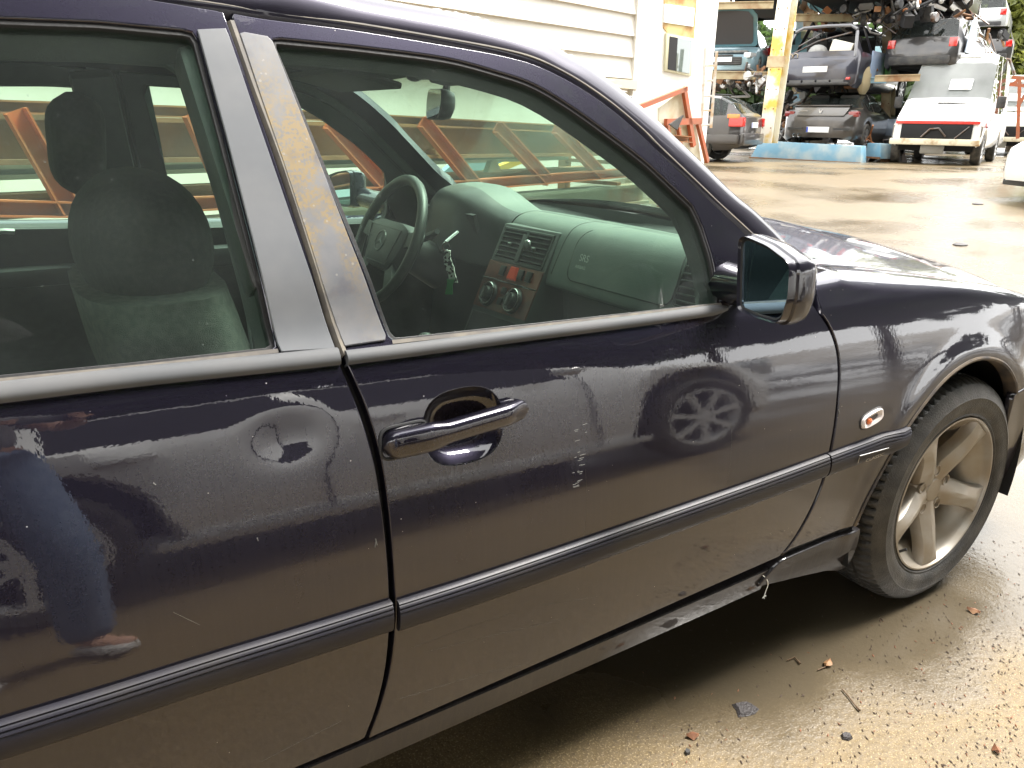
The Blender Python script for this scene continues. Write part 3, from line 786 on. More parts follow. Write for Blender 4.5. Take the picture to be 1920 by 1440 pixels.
# scuffs, scratches and chips on the doors: thin raised marks of bare primer
MARK = mk('pale scratch', (.11, .11, .105), .6)
def marks(parent, name, segs, r=.0005):
    m = MB()
    for pts in segs:
        P = resample(np.array(cr([onside(*p) for p in pts], 4)), .006); m.tube(list(S(P[:, 0], P[:, 1], r*.4)), r, 4)
    o = m.build(name, MARK, parent); stuff(o); return o
marks(door, 'scratch', [[(750, 1310), (900, 1265), (1010, 1240)], [(800, 1222), (950, 1185), (1060, 1160)], [(770, 1215), (880, 1175), (960, 1150)], [(1010, 1136), (1120, 1118)], [(1098, 880), (1100, 960), (1090, 1030)], [(1372, 800), (1368, 880), (1362, 905)]], .00012)
R_s = np.random.default_rng(12)
segs = []
for k in range(24):
    y = 785+R_s.choice([8, 22, 36, 62, 74, 88, 100, 112, 120, 128])+R_s.normal(0, 3); x = 1095-(y-785)*.10+R_s.normal(0, 6); L_ = R_s.uniform(2, 7); segs.append([(x-L_, y+L_*.25), (x+L_*.6, y-L_*.2)])
marks(door, 'scuff', segs, .0004)
marks(door, 'paint_chip', [[(1108, 1029), (1122, 1026)], [(1117, 1032), (1121, 1022)], [(1095, 1060), (1096, 1066)], [(1572, 768), (1574, 776)]], .0008)
marks(rdoor, 'paint_chip', [[(704, 1010), (707, 1022)], [(705, 1012), (703, 1026)], [(287, 905), (292, 909)], [(482, 1008), (484, 1014)]], .0008)
marks(rdoor, 'scratch', [[(325, 1148), (350, 1160), (375, 1172)], [(640, 1352), (560, 1392), (490, 1428)]], .00012)
# flaking lacquer along the roof edge and the top of the door frame
FLAKE = mk('bare flaking lacquer', (.34, .33, .35), .55); m = MB(); m2 = MB()
for k in range(46):
    t = R_s.uniform(0, 1); i = int((.30+.34*t)*(len(G3)-1)); g = G3[i]; ch = I3[i]-g; w = np.linalg.norm(ch)
    out = np.array((0, -.55, .83)); out = out-ch*np.dot(out, ch)/np.dot(ch, ch); out /= np.linalg.norm(out)
    q_ = R_s.uniform(.80, 1.0); c_ = g+ch*q_+out*(w*.17*math.sin(math.pi*q_)**.8*(1-.25*q_)+.0008)
    e_ = np.array((R_s.uniform(.004, .012), 0, 0)); f_ = ch/w*R_s.uniform(.001, .004); m.add([c_-e_, c_-f_, c_+e_*.6-f_*.3, c_+e_, c_+f_], [(0, 1, 2, 3, 4)])
stuff(m.build('lacquer_flakes', FLAKE, car, smooth=None, fix=False))
# ---- left side doors (seen through the near windows), pillars
LEFT = paint_mat('blue black metallic paint far side', (.016, .014, .033), damt=.2, specks=False, peel=False)
def flip_panel(*a, **k): return panel(*a, mirror=True, **k)
ldoor = flip_panel('door', [door_loop, win_f], LEFT, car, h=.03, thick=.022, label='front door on the far side, its window framing the orange truss')
lrdoor = flip_panel('door', [rdoor_loop, win_r], LEFT, car, h=.03, thick=.022, label='rear door on the far side')
pane(ldoor, win_f, mirror=True); pane(lrdoor, win_r, mirror=True)
sweep('pillar_trim', OS((645, 665), (596, 522), (526, 305), (466, 130), (428, 22), n=8)[::-1], [(.003, -.07), (.003, .07), (-.01, .07), (-.01, -.07)], TRIM_GREY, ldoor, mirror=True)
INNER = mk('charcoal interior plastic', (.028, .030, .030), .55, bump=.12, bscale=420, col2=(.036, .038, .036), nscale=40)
VINYL = mk('dusty grey vinyl', (.068, .082, .076), .5, bump=.10, bscale=380, col2=(.085, .098, .088), nscale=12)
VINYL_D = mk('dark grey vinyl', (.045, .050, .047), .5, bump=.10, bscale=380)
CLOTH = mk('black seat cloth', (.018, .018, .017), .95, bump=.5, bscale=900, col2=(.030, .029, .026), nscale=120)
CLOTH_LIT = mk('grey woven seat cloth', (.10, .105, .095), .95, bump=.5, bscale=700, col2=(.14, .14, .125), nscale=90)  # window light on the lower backrest put into a paler cloth colour
LINING = mk('dark headlining', (.045, .047, .043), .95, bump=.2, bscale=500)
# inner trims: follow the side 55 mm in; window openings 18 mm smaller
def inner(loop, win, parent, mirror, name='door_card'):
    a = resample(np.array(win), .02, True)
    if area(a) < 0: a = a[::-1]
    w, _ = offs(a, .004 if win is win_f else .012)
    dp = .046 if win is win_f else .060
    panel(name, [loop, w], INNER, parent, h=.035, thick=.01, er=.003, off=-dp, mirror=mirror)
    k = len(a); V = list(S(a[:, 0], a[:, 1], -.02))+list(S(w[:, 0], w[:, 1], -dp-.002)); F = [(i, (i+1) % k, k+(i+1) % k, k+i) for i in range(k)]
    V = np.array(V)*(1, -1 if mirror else 1, 1)
    MB().add(V, F).build('window_reveal', INNER, parent, smooth=60)
for dd, rd, mir in ((door, rdoor, False), (ldoor, lrdoor, True)):
    inner(door_loop, win_f, dd, mir); inner(rdoor_loop, win_r, rd, mir)
# grab handle and armrest on the far doors
mb = MB(); mb.box((-1.25, .72, .80), (.55, .07, .06)); mb.build('armrest', INNER, ldoor, bevel=.015)
mb = MB(); mb.box((-2.0, .72, .78), (.45, .07, .05)); mb.build('armrest', INNER, lrdoor, bevel=.012)
mb = MB(); mb.tube(cr([(-2.04, .715, .80), (-1.985, .70, .86), (-1.955, .70, .905), (-1.915, .71, .905)], 4), .008, 6); mb.build('grab_handle', mk('satin grey', (.3, .3, .28), .35), lrdoor)
mb = MB(); mb.box((-1.70, .728, .885), (.10, .012, .006)); mb.build('chrome_strip', CHROME, lrdoor)
for mir in (1, -1):                                                # B posts inside
    if mir > 0: m0, m1 = at(443, 480, 1, -.715)+np.array((.05, 0, 0)), at(333, 130, 1, -.60)+np.array((.05, 0, 0))
    else: m0, m1 = S(-1.635, .93, -.075)*(1, -1, 1), S(-1.685, 1.30, -.075)*(1, -1, 1)
    mb = MB(); mb.bar(m0+(m0-m1)*.2, m1+(m1-m0)*.1, .06, .10, up=(1, 0, 0)); mb.build('pillar_lining', INNER, car, bevel=.015)

# ---- windscreen, roof, bonnet
ip = I3[(I3[:, 0] > -1.075)]; ip = resample(ip, .06)
ip = ip[::-1]                                                     # from base up
def ws(t, s, off=0.0):
    p = np.stack([np.interp(t, np.linspace(0, 1, len(ip)), ip[:, k]) for k in range(3)], -1)
    b = (1-s*s)
    return np.stack([p[..., 0]+(.13*(1-t)+.055*t)*b+off*.55, p[..., 1]*-s, p[..., 2]+.012*b*t+.025*b*(1-t)+off*.83], -1)
tt, sg_ = np.meshgrid(np.linspace(0.0, 1, 22), np.linspace(-1, 1, 25), indexing='ij')
P = ws(tt, sg_).reshape(-1, 3); n2 = 25
F = [(i*n2+j, i*n2+j+1, (i+1)*n2+j+1, (i+1)*n2+j) for i in range(21) for j in range(24)]
P2 = ws(tt, sg_, -.005).reshape(-1, 3)
mb = MB(); mb.add(P, F); mb.add(P2, [f[::-1] for f in F]); mb.build('windscreen', SCREEN, car, smooth=60, fix=False)
# black header with the sun-visor strip
rt = I3[I3[:, 0] <= -1.02]
def roofgrid(z0, mat, name, sm=60, inset=0.0, front=None):
    V = []; F = []; k = 17
    R_ = rt if front is None else I3[I3[:, 0] <= front]
    R_ = resample(R_, .06)
    for p in R_:
        for s in np.linspace(-1, 1, k):
            V.append((p[0]+.055*(1-s*s)*ss(-1.9, -1.05, p[0]), p[1]*s*(1-inset), p[2]+.028*(1-s*s)+z0))
    for i in range(len(R_)-1):
        for j in range(k-1): F.append((i*k+j, i*k+j+1, (i+1)*k+j+1, (i+1)*k+j))
    return MB().add(V, F).build(name, mat, car, smooth=sm)
roofgrid(0.0, ROOFP, 'roof')
roofgrid(-.030, LINING, 'headlining', inset=-.01, front=-1.03)
mb = MB(); q = ws(np.full(21, .995), np.linspace(-1, 1, 21), -.010); mb.tube(q, .014, 8); mb.build('windscreen_header', LINING, car)
for sgn in (-1, 1):                                               # inner A pillars
    V = [p*(1, -sgn, 1)+np.array((-.012, sgn*.0, -.02)) for p in G3[(G3[:, 0] > -1.25)]]
    W = [p*(1, -sgn, 1)+np.array((-.03, -sgn*.005, -.03)) for p in I3[(I3[:, 0] > -1.25)]]
    mb = MB(); n_ = min(len(V), len(W)); V = V[-n_:]; W = W[-n_:]
    mb.tube([(a*.62+b*.38)+np.array((-.004, 0, .006)) for a, b in zip(V, W)], .024, 8); mb.build('pillar_lining', INNER, car)
# sun visors
for y in (.34, -.34):
    mb = MB(); mb.box((-1.115, y, 1.300), (.16, .42, .018), R=Matrix.Rotation(math.radians(12), 3, 'Y')); mb.build('sun_visor', LINING, car, bevel=.008)

def zhood(x, y):
    zg = np.interp(x, hgx, hgz); c = .058+.034*ss(-.43, .05, x)
    return zg+c*(1-np.clip(np.abs(y)/.652, 0, 1)**2.3)-.0
xs = np.linspace(-.46, .80, 44); ysn = np.linspace(-1, 1, 41)
V = []
for i, x in enumerate(xs):
    for s in ysn:
        yw = .652 if x < .02 else .652-.20*max(0, x-.3)**2
        xf = x+.10*(1-s*s)*max(0, 1-(x+.46)/.5)
        V.append((xf, yw*s, float(zhood(x, yw*s)) if abs(s) < 1 else float(zhood(x, .652))-.002))
F = [(i*41+j, i*41+j+1, (i+1)*41+j+1, (i+1)*41+j) for i in range(43) for j in range(40)]
hb = len(V)
for i, x in enumerate(xs):                                        # folded edges
    for s in (-1, 1): a = V[i*41+(0 if s < 0 else 40)]; V.append((a[0], a[1], a[2]-.02))
for i in range(43):
    F.append((i*41, (i+1)*41, hb+(i+1)*2, hb+i*2)); F.append((i*41+40, hb+i*2+1, hb+(i+1)*2+1, (i+1)*41+40))
HOODP = paint_mat('bonnet paint', (.016, .014, .033), damt=.10, dz=(1.2, .2), peel=True, metal=.45)
bonnet = MB().add(V, F).build('bonnet', HOODP, car, smooth=60)
# dark trough under the bonnet joint, cowl
mb = MB(); mb.tube([np.array((x, -.652, float(np.interp(x, hgx, hgz))-.018)) for x in np.linspace(-.47, .7, 20)], .012, 6); mb.build('bonnet_seal', DARK, car)
mb = MB(); mb.tube([np.array((x, .652, float(np.interp(x, hgx, hgz))-.018)) for x in np.linspace(-.47, .7, 20)], .012, 6); mb.build('bonnet_seal', DARK, car)
V = []; F = []
for i, s in enumerate(np.linspace(-1, 1, 21)):
    a = ws(np.array(0.0), np.array(-s)); x1 = -.44+.10*(1-s*s)
    V += [a+np.array((-.01, 0, -.012)), np.array((x1+.04, .66*s, float(zhood(-.44, .65*s))-.03)), np.array((x1+.04, .66*s, .70)), a+np.array((-.01, 0, -.25))]
for i in range(20):
    for j in range(4): F.append((i*4+j, i*4+(j+1) % 4, (i+1)*4+(j+1) % 4, (i+1)*4+j))
MB().add(V, F).build('cowl', RUBBER, car)

# left fender and both rear quarters: plain shapes, out of the picture
lf = [(-.53, .31), (-.45, .55), (-.42, .80), (-.47, .90)]+[(x, float(zcrest(x))+.01) for x in np.linspace(-.4, .7, 9)]+[(.72, .55), (.5, .535)]+arch[::-1]+[(-.388, .31)]
flip_panel('fender', [[(a, b if b < .7 else float(zside(a))+.15 if i > 2 else b) for i, (a, b) in enumerate(lf)]], LEFT, car, Sf=FS, Nf=FN, h=.03, thick=.02, label='left front fender')
rarch = [(-2.69+.385*math.cos(a), .31+.375*math.sin(a)) for a in np.linspace(0.15, math.pi-.1, 22)]
quarter = [(-2.32, .30), (-2.325, .36)]+[(a-.008, b) for a, b in rear_edge[::-1][1:]]+[(-2.52, 1.0), (-2.46, 1.13), (-2.42, 1.20), (-2.60, 1.24), (-3.05, .985), (-3.62, .955), (-3.68, .80), (-3.68, .40), (-3.55, .27), (-3.15, .27)]+rarch[::-1]+[(-2.33, .27)]
quarter = quarter[2:]
quarter = [(-2.318, .37)]+[(a-.008, b) for a, b in rear_edge[::-1][1:]]+[(-2.52, 1.0), (-2.46, 1.13), (-2.42, 1.20), (-2.60, 1.24), (-3.05, .985), (-3.62, .955), (-3.68, .80), (-3.68, .40), (-3.55, .27), (-3.10, .27)]+rarch[::-1]
panel('rear_quarter', [quarter], PAINT, car, h=.03, thick=.02, label='right rear quarter')
flip_panel('rear_quarter', [quarter], LEFT, car, h=.04, thick=.02, label='left rear quarter')
mb = MB(); V = []; F = []
prof = [(-2.42, 1.285, .55), (-2.62, 1.235, .60), (-3.02, .99, .70), (-3.60, .965, .73), (-3.68, .80, .74), (-3.69, .42, .74), (-3.60, .28, .72)]
for x, z, w in prof:
    for s in np.linspace(-1, 1, 9): V.append((x-.03*(1-s*s), w*s*1.0, z+.03*(1-s*s)))
for i in range(len(prof)-1):
    for j in range(8): F.append((i*9+j, i*9+j+1, (i+1)*9+j+1, (i+1)*9+j))
us_ = sorted({i for f in F[16:] for i in f}); mp_ = {a: b for b, a in enumerate(us_)}
MB().add([V[i] for i in us_], [tuple(mp_[i] for i in f) for f in F[16:]]).build('boot', PAINT, car, smooth=40)
us_ = sorted({i for f in F[:16] for i in f}); mp_ = {a: b for b, a in enumerate(us_)}
MB().add([V[i] for i in us_], [tuple(mp_[i] for i in f) for f in F[:16]]).build('rear_window', GLASS, car, smooth=60)

# ---- wheels
TYRE = mk('dusty tyre rubber', (.016, .0155, .015), .5, col2=(.060, .055, .048), nscale=22, nrange=(.35, .75), bump=.25, bscale=240, noised=7)
ALU = mk('brake-dusted alloy', (.33, .305, .265), .42, metal=.3, col2=(.27, .22, .16), nscale=14, nrange=(.35, .7), coat=.15, coatr=.3)
def wheel(cx, side, detail=True):
    """side -1: outer face towards -y"""
    c = np.array((cx+.012*(cx > -1)*(side < 0), 0, .307+.004*(cx < -1))); Y = lambda y: side*y
    R_ = [(.212, .838), (.2135, .8465), (.2175, .8505), (.222, .849), (.228, .8535), (.246, .8575), (.262, .857), (.265, .8585), (.2675, .8565), (.284, .8495), (.294, .842), (.2975, .840), (.302, .833), (.3075, .822), (.310, .808),
          (.3105, .797), (.3045, .7955), (.3045, .7885), (.3112, .787), (.3115, .760), (.305, .7585), (.305, .7515), (.3115, .750), (.3112, .722), (.305, .7205), (.305, .7135), (.3105, .712), (.308, .690), (.300, .672), (.27, .655), (.215, .66)]
    n = 324 if detail else 96; V = []; F = []; m = len(R_)
    for k in range(n):
        a = 2*math.pi*k/n
        for i, (r, y) in enumerate(R_):
            if detail and k % 4 == 0 and 11 <= i <= 29 and r > .301: r -= .0065
            if detail and 7 < i < 11: r += .0004*math.sin(k*7.1)
            z = r*math.sin(a); x = r*math.cos(a)
            if z < -.304: z = -.304-.1*(-.304-z)
            V.append((c[0]+x, Y(y), c[2]+z))
    for k in range(n):
        for i in range(m-1): F.append((k*m+i, k*m+i+1, ((k+1) % n)*m+i+1, ((k+1) % n)*m+i))
    rim = MB(); rim.lathe([(.2105, Y(.8445)), (.2115, Y(.849)), (.207, Y(.8495)), (.2045, Y(.8455)), (.2025, Y(.836)), (.197, Y(.826)), (.182, Y(.812)), (.166, Y(.797)), (.158, Y(.780)), (.156, Y(.68)), (.19, Y(.66)), (.205, Y(.66)), (.2105, Y(.8445))], c, axis=1, n=96)
    w = rim.build('wheel', ALU, car, smooth=50)
    MB().add(V, F).build('tyre', TYRE, w, smooth=45)
    d = MB(); d.lathe([(.0, Y(.735)), (.135, Y(.735)), (.135, Y(.712)), (.0, Y(.712))], c, n=48); d.lathe([(.135, Y(.71)), (.156, Y(.70)), (.156, Y(.66)), (0, Y(.66))], c, n=48)
    d.build('brake_disc', mk('brake disc', (.022, .02, .018), .6, metal=.4), w)
    return w, c
w, c = wheel(0.0, -1)
hub2 = at(1758, 921, 1, -.815); spk = at(1838, 800, 1, -.838)
a0 = math.atan2(spk[2]-c[2], spk[0]-c[0])
for k in range(5):
    a = a0+k*2*math.pi/5; er = np.array((math.cos(a), 0, math.sin(a))); et = np.array((-math.sin(a), 0, math.cos(a)))
    st = [(.020, .036, .803, .010), (.045, .0415, .805, .0135), (.070, .0415, .811, .0150), (.105, .0375, .822, .0150), (.140, .0330, .832, .0120), (.170, .0325, .839, .008), (.190, .037, .8425, .003), (.2005, .043, .8435, .0005)]
    V = []; F = []
    for r, hw, y, rd in st:
        for q, (u, dy) in enumerate(((-1, -.030), (-1.0, -.012), (-.86, 0.0), (-.18, rd), (.18, rd), (.86, 0.0), (1.0, -.012), (1, -.030))):
            V.append(c+er*r+et*u*hw+np.array((0, -(y+dy-c[1]*0), 0)))
    for i in range(len(st)-1):
        for j in range(7): F.append((i*8+j, i*8+j+1, (i+1)*8+j+1, (i+1)*8+j))
    F.append(tuple(range(8))); F.append(tuple(range((len(st)-1)*8, len(st)*8)))
    MB().add(V, F).build('spoke', ALU, w, smooth=28)
    b = a+math.pi/5; eb = np.array((math.cos(b), 0, math.sin(b)))
    lug = MB(); lug.lathe([(.0165, -.8135), (.0150, -.8155), (.0125, -.8145), (.0118, -.798), (.0, -.798)], c+eb*.056, n=18); lug.build('lug_hole', ALU, w)
    bolt = MB(); bolt.lathe([(0, -.804), (.0075, -.804), (.008, -.797)], c+eb*.056, n=6); bolt.build('wheel_bolt', mk('rusty bolt', (.14, .09, .06), .6, metal=.4), w)
hp = MB(); hp.lathe([(.0, -.817), (.018, -.8175), (.030, -.816), (.033, -.812), (.040, -.8125), (.052, -.812), (.068, -.806), (.074, -.796), (.074, -.77), (0, -.77)], c, n=48); hp.build('hub_cap', ALU, w, smooth=40)
vst = MB(); q = c+np.array((.196*math.cos(a0+2.9), -.838, .196*math.sin(a0+2.9))); vst.tube([q, q+np.array((.006, -.014, .012))], .0035, 6); vst.build('valve', RUBBER, w)
for cx, sd_ in ((0.0, 1), (-2.69, -1), (-2.69, 1)): 
    w_, c_ = wheel(cx, sd_, False)
    sp5 = MB()
    for k in range(5):
        a = .3+k*2*math.pi/5; er = np.array((math.cos(a), 0, math.sin(a))); sp5.bar(c_+np.array((0, sd_*.815, 0)), c_+er*.2+np.array((0, sd_*.83, 0)), .055, .03, up=(0, 1, 0))
    sp5.build('spoke', ALU, w_)
# ---- wheel well, underbody, bumper
mb = MB(); V = []; F = []
for i, a in enumerate(np.linspace(-.25, math.pi+.25, 30)):
    for y in (-.845, -.50): V.append((.378*math.cos(a), y, .305+.378*math.sin(a)))
for i in range(29): F.append((2*i, 2*i+1, 2*i+3, 2*i+2))
F.append(tuple(2*i+1 for i in range(30)))
mb.add(V, F).build('arch_liner', RUBBER, car)
mb = MB(); mb.box((-1.40, 0, .265), (1.72, 1.50, .12)); mb.box((.50, 0, .30), (.5, 1.3, .18)); mb.box((-3.3, 0, .33), (.7, 1.3, .2)); mb.build('underbody', DARK, car)
mb = MB(); mb.box((.05, 0, .55), (1.2, 1.0, .35)); mb.build('engine_bay', DARK, car)
bump = [(.236, .545), (.30, .556), (.45, .558), (.70, .555), (.72, .35), (.66, .255), (.45, .225), (.305, .212), (.268, .222), (.272, .30), (.262, .36), (.248, .42), (.238, .48)]
bumper = panel('front_bumper', [bump], PLASTIC_PAINT, car, h=.02, thick=.02, off=.004, label='dark front bumper corner')
mb = MB(); xb_ = .72; V = []; F = []
for i, s in enumerate(np.linspace(-1, 1, 15)):
    x = .72+.16*(1-abs(s)**2.2); y = s*float(Yh(.72, .5))
    for z, dx in ((.22, -.02), (.35, .0), (.55, .0), (.565, -.03), (.68, -.06)): V.append((x+dx, y, z))
for i in range(14):
    for j in range(4): F.append((i*5+j, i*5+j+1, (i+1)*5+j+1, (i+1)*5+j))
mb.add(V, F).build('nose', PAINT, car, smooth=50)

# ---- door mirrors
MIR = mk('blue mirror glass', (.46, .66, .80), .01, metal=1)
def mirror(parent, sgn):
    face = [(1386, 446, -.900), (1398, 441, -.905), (1440, 459, -.918), (1476, 486, -.932), (1484, 498, -.934), (1480, 560, -.934), (1468, 600, -.932), (1456, 608, -.929), (1420, 597, -.915), (1388, 583, -.902), (1383, 574, -.900), (1384, 510, -.900)]
    L0 = np.array([at(a, b, 0, x) for a, b, x in face]); L0 = np.array(rloop(L0, .010, 3)); L0 = resample(L0, .008, True)
    ce = L0.mean(0); V = []; F = []; k = len(L0)
    sh = [(0.93, .004), (.985, -.003), (1.0, .004), (1.0, .012), (1.045, .015), (1.05, .020), (1.04, .035), (.98, .052), (.84, .066), (.58, .075), (.2, .079)]
    for s, dx in sh:
        q = ce+(L0-ce)*s; q = q+np.array((dx, dx*-.10, -dx*.05)); V += list(q)
    for r in range(len(sh)-1):
        for i in range(k): F.append((r*k+i, r*k+(i+1) % k, (r+1)*k+(i+1) % k, (r+1)*k+i))
    F.append(tuple(range((len(sh)-1)*k, len(sh)*k)))
    V = np.array(V)*(1, -sgn, 1)
    MB().add(V, F).build('mirror_housing', PLASTIC_PAINT if sgn < 0 else PAINT, parent, smooth=35)
    g = np.vstack([ce+(L0-ce)*.925+np.array((.004, 0, 0))])*(1, -sgn, 1)
    gm = MB(); gm.add(list(g)+[p+np.array((.003, 0, 0)) for p in g], [tuple(range(k)), tuple(range(k, 2*k))]+[(i, (i+1) % k, k+(i+1) % k, k+i) for i in range(k)])
    gm.build('mirror_glass', MIR, parent, smooth=20)
    rm = MB(); q = np.vstack([g, g[:1]])+np.array((.0015, 0, 0)); rm.tube(list(q), .0035, 5); rm.build('mirror_gasket', RUBBER, parent)
    ar = MB(); a = (ce+np.array((.055, .03, -.025)))*(1, -sgn, 1); b_ = S(-.80, .925, -.005)*(1, -sgn, 1)
    ar.tube([a, (a+b_)/2, b_, b_+(b_-a)*.2], [.034, .034, .040, .045], 12); ar.build('mirror_foot', PAINT, parent)
    # triangular cover plate at the root
mirror(door, -1); mirror(ldoor, 1)

# corner plate between the foot of the A pillar, the bonnet and the fender; rear roof side behind the doors
for sg in (1, -1):
    n_ = 8; V = []; F = []
    a0_, a1_ = G3[-1]+np.array((-.03, .004, .02)), I3[-1]+np.array((-.02, .01, .0)); b0_, b1_ = np.array((-.40, -.735, float(zcrest(-.42))-.012)), np.array((-.40, -.62, float(zcrest(-.42))-.006))
    for i in range(n_+1):
        t = i/n_; p = a0_*(1-t)+b0_*t; q = a1_*(1-t)+b1_*t
        V += [p*(1, sg, 1)+np.array((0, 0, -.05)), p*(1, sg, 1), q*(1, sg, 1), q*(1, sg, 1)+np.array((0, 0, -.05))]
    for i in range(n_):
        for j in range(3): F.append((i*4+j, i*4+j+1, (i+1)*4+j+1, (i+1)*4+j))
    MB().add(V, F).build('cowl_corner', PLASTIC_PAINT, car, smooth=40)
    gq = [(p[0], p[2]-.004) for p in G3 if -2.62 <= p[0] <= -1.80]
    dq = [(a-.004, b+.005) for a, b in cr(top_r, 5) if -2.44 <= a <= -1.80 and b > 1.15]
    if len(gq) > 1: panel('roof_side', [gq+dq+[(-2.425, 1.205), (-2.60, 1.245)]], PAINT if sg > 0 else LEFT, car, h=.03, thick=.02, mirror=sg < 0)
VBLK = mk('black vent plastic', (.014, .015, .015), .4)
# ---- dashboard: a profile (x, z) from the windscreen base to the foot well, carried across the car
_dx = [(-.40, .925), (-.455, .930), (-.478, .937), (-.497, .930), (-.516, .938), (-.536, .930), (-.556, .934), (-.578, .948), (-.625, .959), (-.668, .957), (-.700, .944), (-.722, .915), (-.738, .876), (-.752, .835), (-.760, .806), (-.752, .798), (-.715, .790), (-.700, .74), (-.70, .62), (-.72, .45)]
_dx = np.array(cr(_dx, 5)); _ds = np.r_[0, np.cumsum(np.linalg.norm(np.diff(_dx, axis=0), axis=1))]
def DS(y, s, off=0.0):
    y = np.asarray(y, float); s = np.asarray(s, float)
    def P(y, s):
        x = np.interp(s, _ds, _dx[:, 0]); z = np.interp(s, _ds, _dx[:, 1])
        x = x+.10*(1-(y/.72)**2)*ss(-.60, -.40, x)+.025*(np.abs(y)/.70)**3*-1*ss(-.6, -.7, x)*-1
        return np.stack([x, y, z], -1)
    p = P(y, s)
    if np.any(off):
        e = .004; a = P(y+e, s)-P(y-e, s); b = P(y, s+e)-P(y, s-e); n = np.cross(a, b); n /= np.linalg.norm(n, axis=-1, keepdims=True)
        p = p+off*n
    return p
ysd = np.linspace(-.71, .12, 40); V = []; F = []
m_ = len(_dx)
for y in ysd: V += list(DS(np.full(m_, y), _ds))
for i in range(len(ysd)-1):
    for j in range(m_-1): F.append((i*m_+j, i*m_+j+1, (i+1)*m_+j+1, (i+1)*m_+j))
dash = MB().add(V, F).build('dashboard', VINYL, car, smooth=50)
# driver's half with the instrument hood
V = []; F = []
ys2 = np.linspace(.12, .71, 34)
for y in ys2:
    q = DS(np.full(m_, y), _ds); hump = .062*np.exp(-((y-.37)/.165)**4)
    xx = q[:, 0]; h = hump*ss(-.50, -.64, xx)*ss(-.80, -.70, xx)
    q[:, 2] += h; q[:, 0] -= .085*np.exp(-((y-.37)/.19)**4)*ss(-.60, -.72, xx)*(q[:, 2] > .80)
    V += list(q)
for i in range(len(ys2)-1):
    for j in range(m_-1): F.append((i*m_+j, i*m_+j+1, (i+1)*m_+j+1, (i+1)*m_+j))
kc = int(np.argmax(_dx[:, 1]))+4
def _sub(V, F, name, mat):
    us = sorted({i for f in F for i in f}); mp = {a: b for b, a in enumerate(us)}
    return MB().add([V[i] for i in us], [tuple(mp[i] for i in f) for f in F]).build(name, mat, dash, smooth=50)
_sub(V, [f for f in F if f[0] % m_ < kc], 'instrument_hood', VINYL); _sub(V, [f for f in F if f[0] % m_ >= kc], 'driver_fascia', VBLK)
mb = MB(); mb.box((-.775, .37, .885), (.012, .34, .13), R=Matrix.Rotation(math.radians(-14), 3, 'Y')); mb.build('instrument_panel', DARK, dash)
def s_at(z): # arc position on the face below the crest
    k = np.argmax(_dx[:, 1]); return float(np.interp(-z, -_dx[k:, 1], _ds[k:]))
# airbag lid with its joint and lettering
def DN(y, s):
    e = .004; a = DS(y+e, s)-DS(y-e, s); b = DS(y, s+e)-DS(y, s-e); n = np.cross(a, b); return n/np.linalg.norm(n, axis=-1, keepdims=True)
sa, sb = float(np.interp(.640, -_dx[:, 0], _ds)), s_at(.828)
lid = np.array(rloop([(-.20, s_at(.935)), (-.29, sa), (-.54, sa+.01), (-.565, s_at(.90)), (-.565, sb), (-.20, sb)], .03, 5))
def tri_patch(name, loop, off, mat, parent, h=.02):
    # surface coordinates are (y, s); seen from inside the car
    return panel(name, [loop*(-1, -1)], mat, parent, Sf=lambda u, v, o=0.0: DS(-u, -v, off), Nf=lambda u, v: DN(-u, -v), h=h, thick=.006, er=.0015)
tri_patch('airbag_lid', lid, .0025, VINYL, dash)
mb = MB(); q = DS(np.r_[lid[:, 0], lid[:1, 0]], np.r_[lid[:, 1], lid[:1, 1]], .0012); mb.tube(list(q), .0016, 5); mb.build('lid_joint', RUBBER, dash)
# cross seams of the padded top
for y in (.125, -.155):
    s_ = np.linspace(.20, s_at(.83), 30); mb = MB(); mb.tube(list(DS(np.full(30, y)+.02*np.linspace(0, 1, 30)**2, s_, .0)), .0013, 4); mb.build('dash_seam', RUBBER, dash)
def flat_text(body, o, eu, ev, w, mat, parent, name):
    cu = bpy.data.curves.new(name, 'FONT'); cu.body = body; cu.size = 1; cu.align_x = 'LEFT'
    ob = bpy.data.objects.new(name, cu); COL.objects.link(ob); dg = bpy.context.evaluated_depsgraph_get()
    me = bpy.data.meshes.new_from_object(ob.evaluated_get(dg)); bpy.data.objects.remove(ob)
    n = len(me.vertices); co = np.zeros(n*3); me.vertices.foreach_get('co', co); co = co.reshape(-1, 3)
    k = w/(co[:, 0].max()-co[:, 0].min()); o, eu, ev = np.array(o), np.array(eu, float), np.array(ev, float)
    P = o+co[:, :1]*k*eu+co[:, 1:2]*k*ev
    me.vertices.foreach_set('co', P.ravel()); me.update()
    return link(name, me, mat, parent)
LET = mk('pale lettering', (.30, .32, .30), .5)
sT = s_at(.878); oT = DS(-.232, sT, .0036); e2 = DS(-.232, sT-.01, .0036)-oT; e2 /= np.linalg.norm(e2)
flat_text('SRS', oT, (0, -1, 0), e2, .036, LET, dash, 'airbag_lettering')
oT = DS(-.226, sT+.019, .0036); flat_text('AIRBAG', oT, (0, -1, 0), e2, .040, LET, dash, 'airbag_lettering')
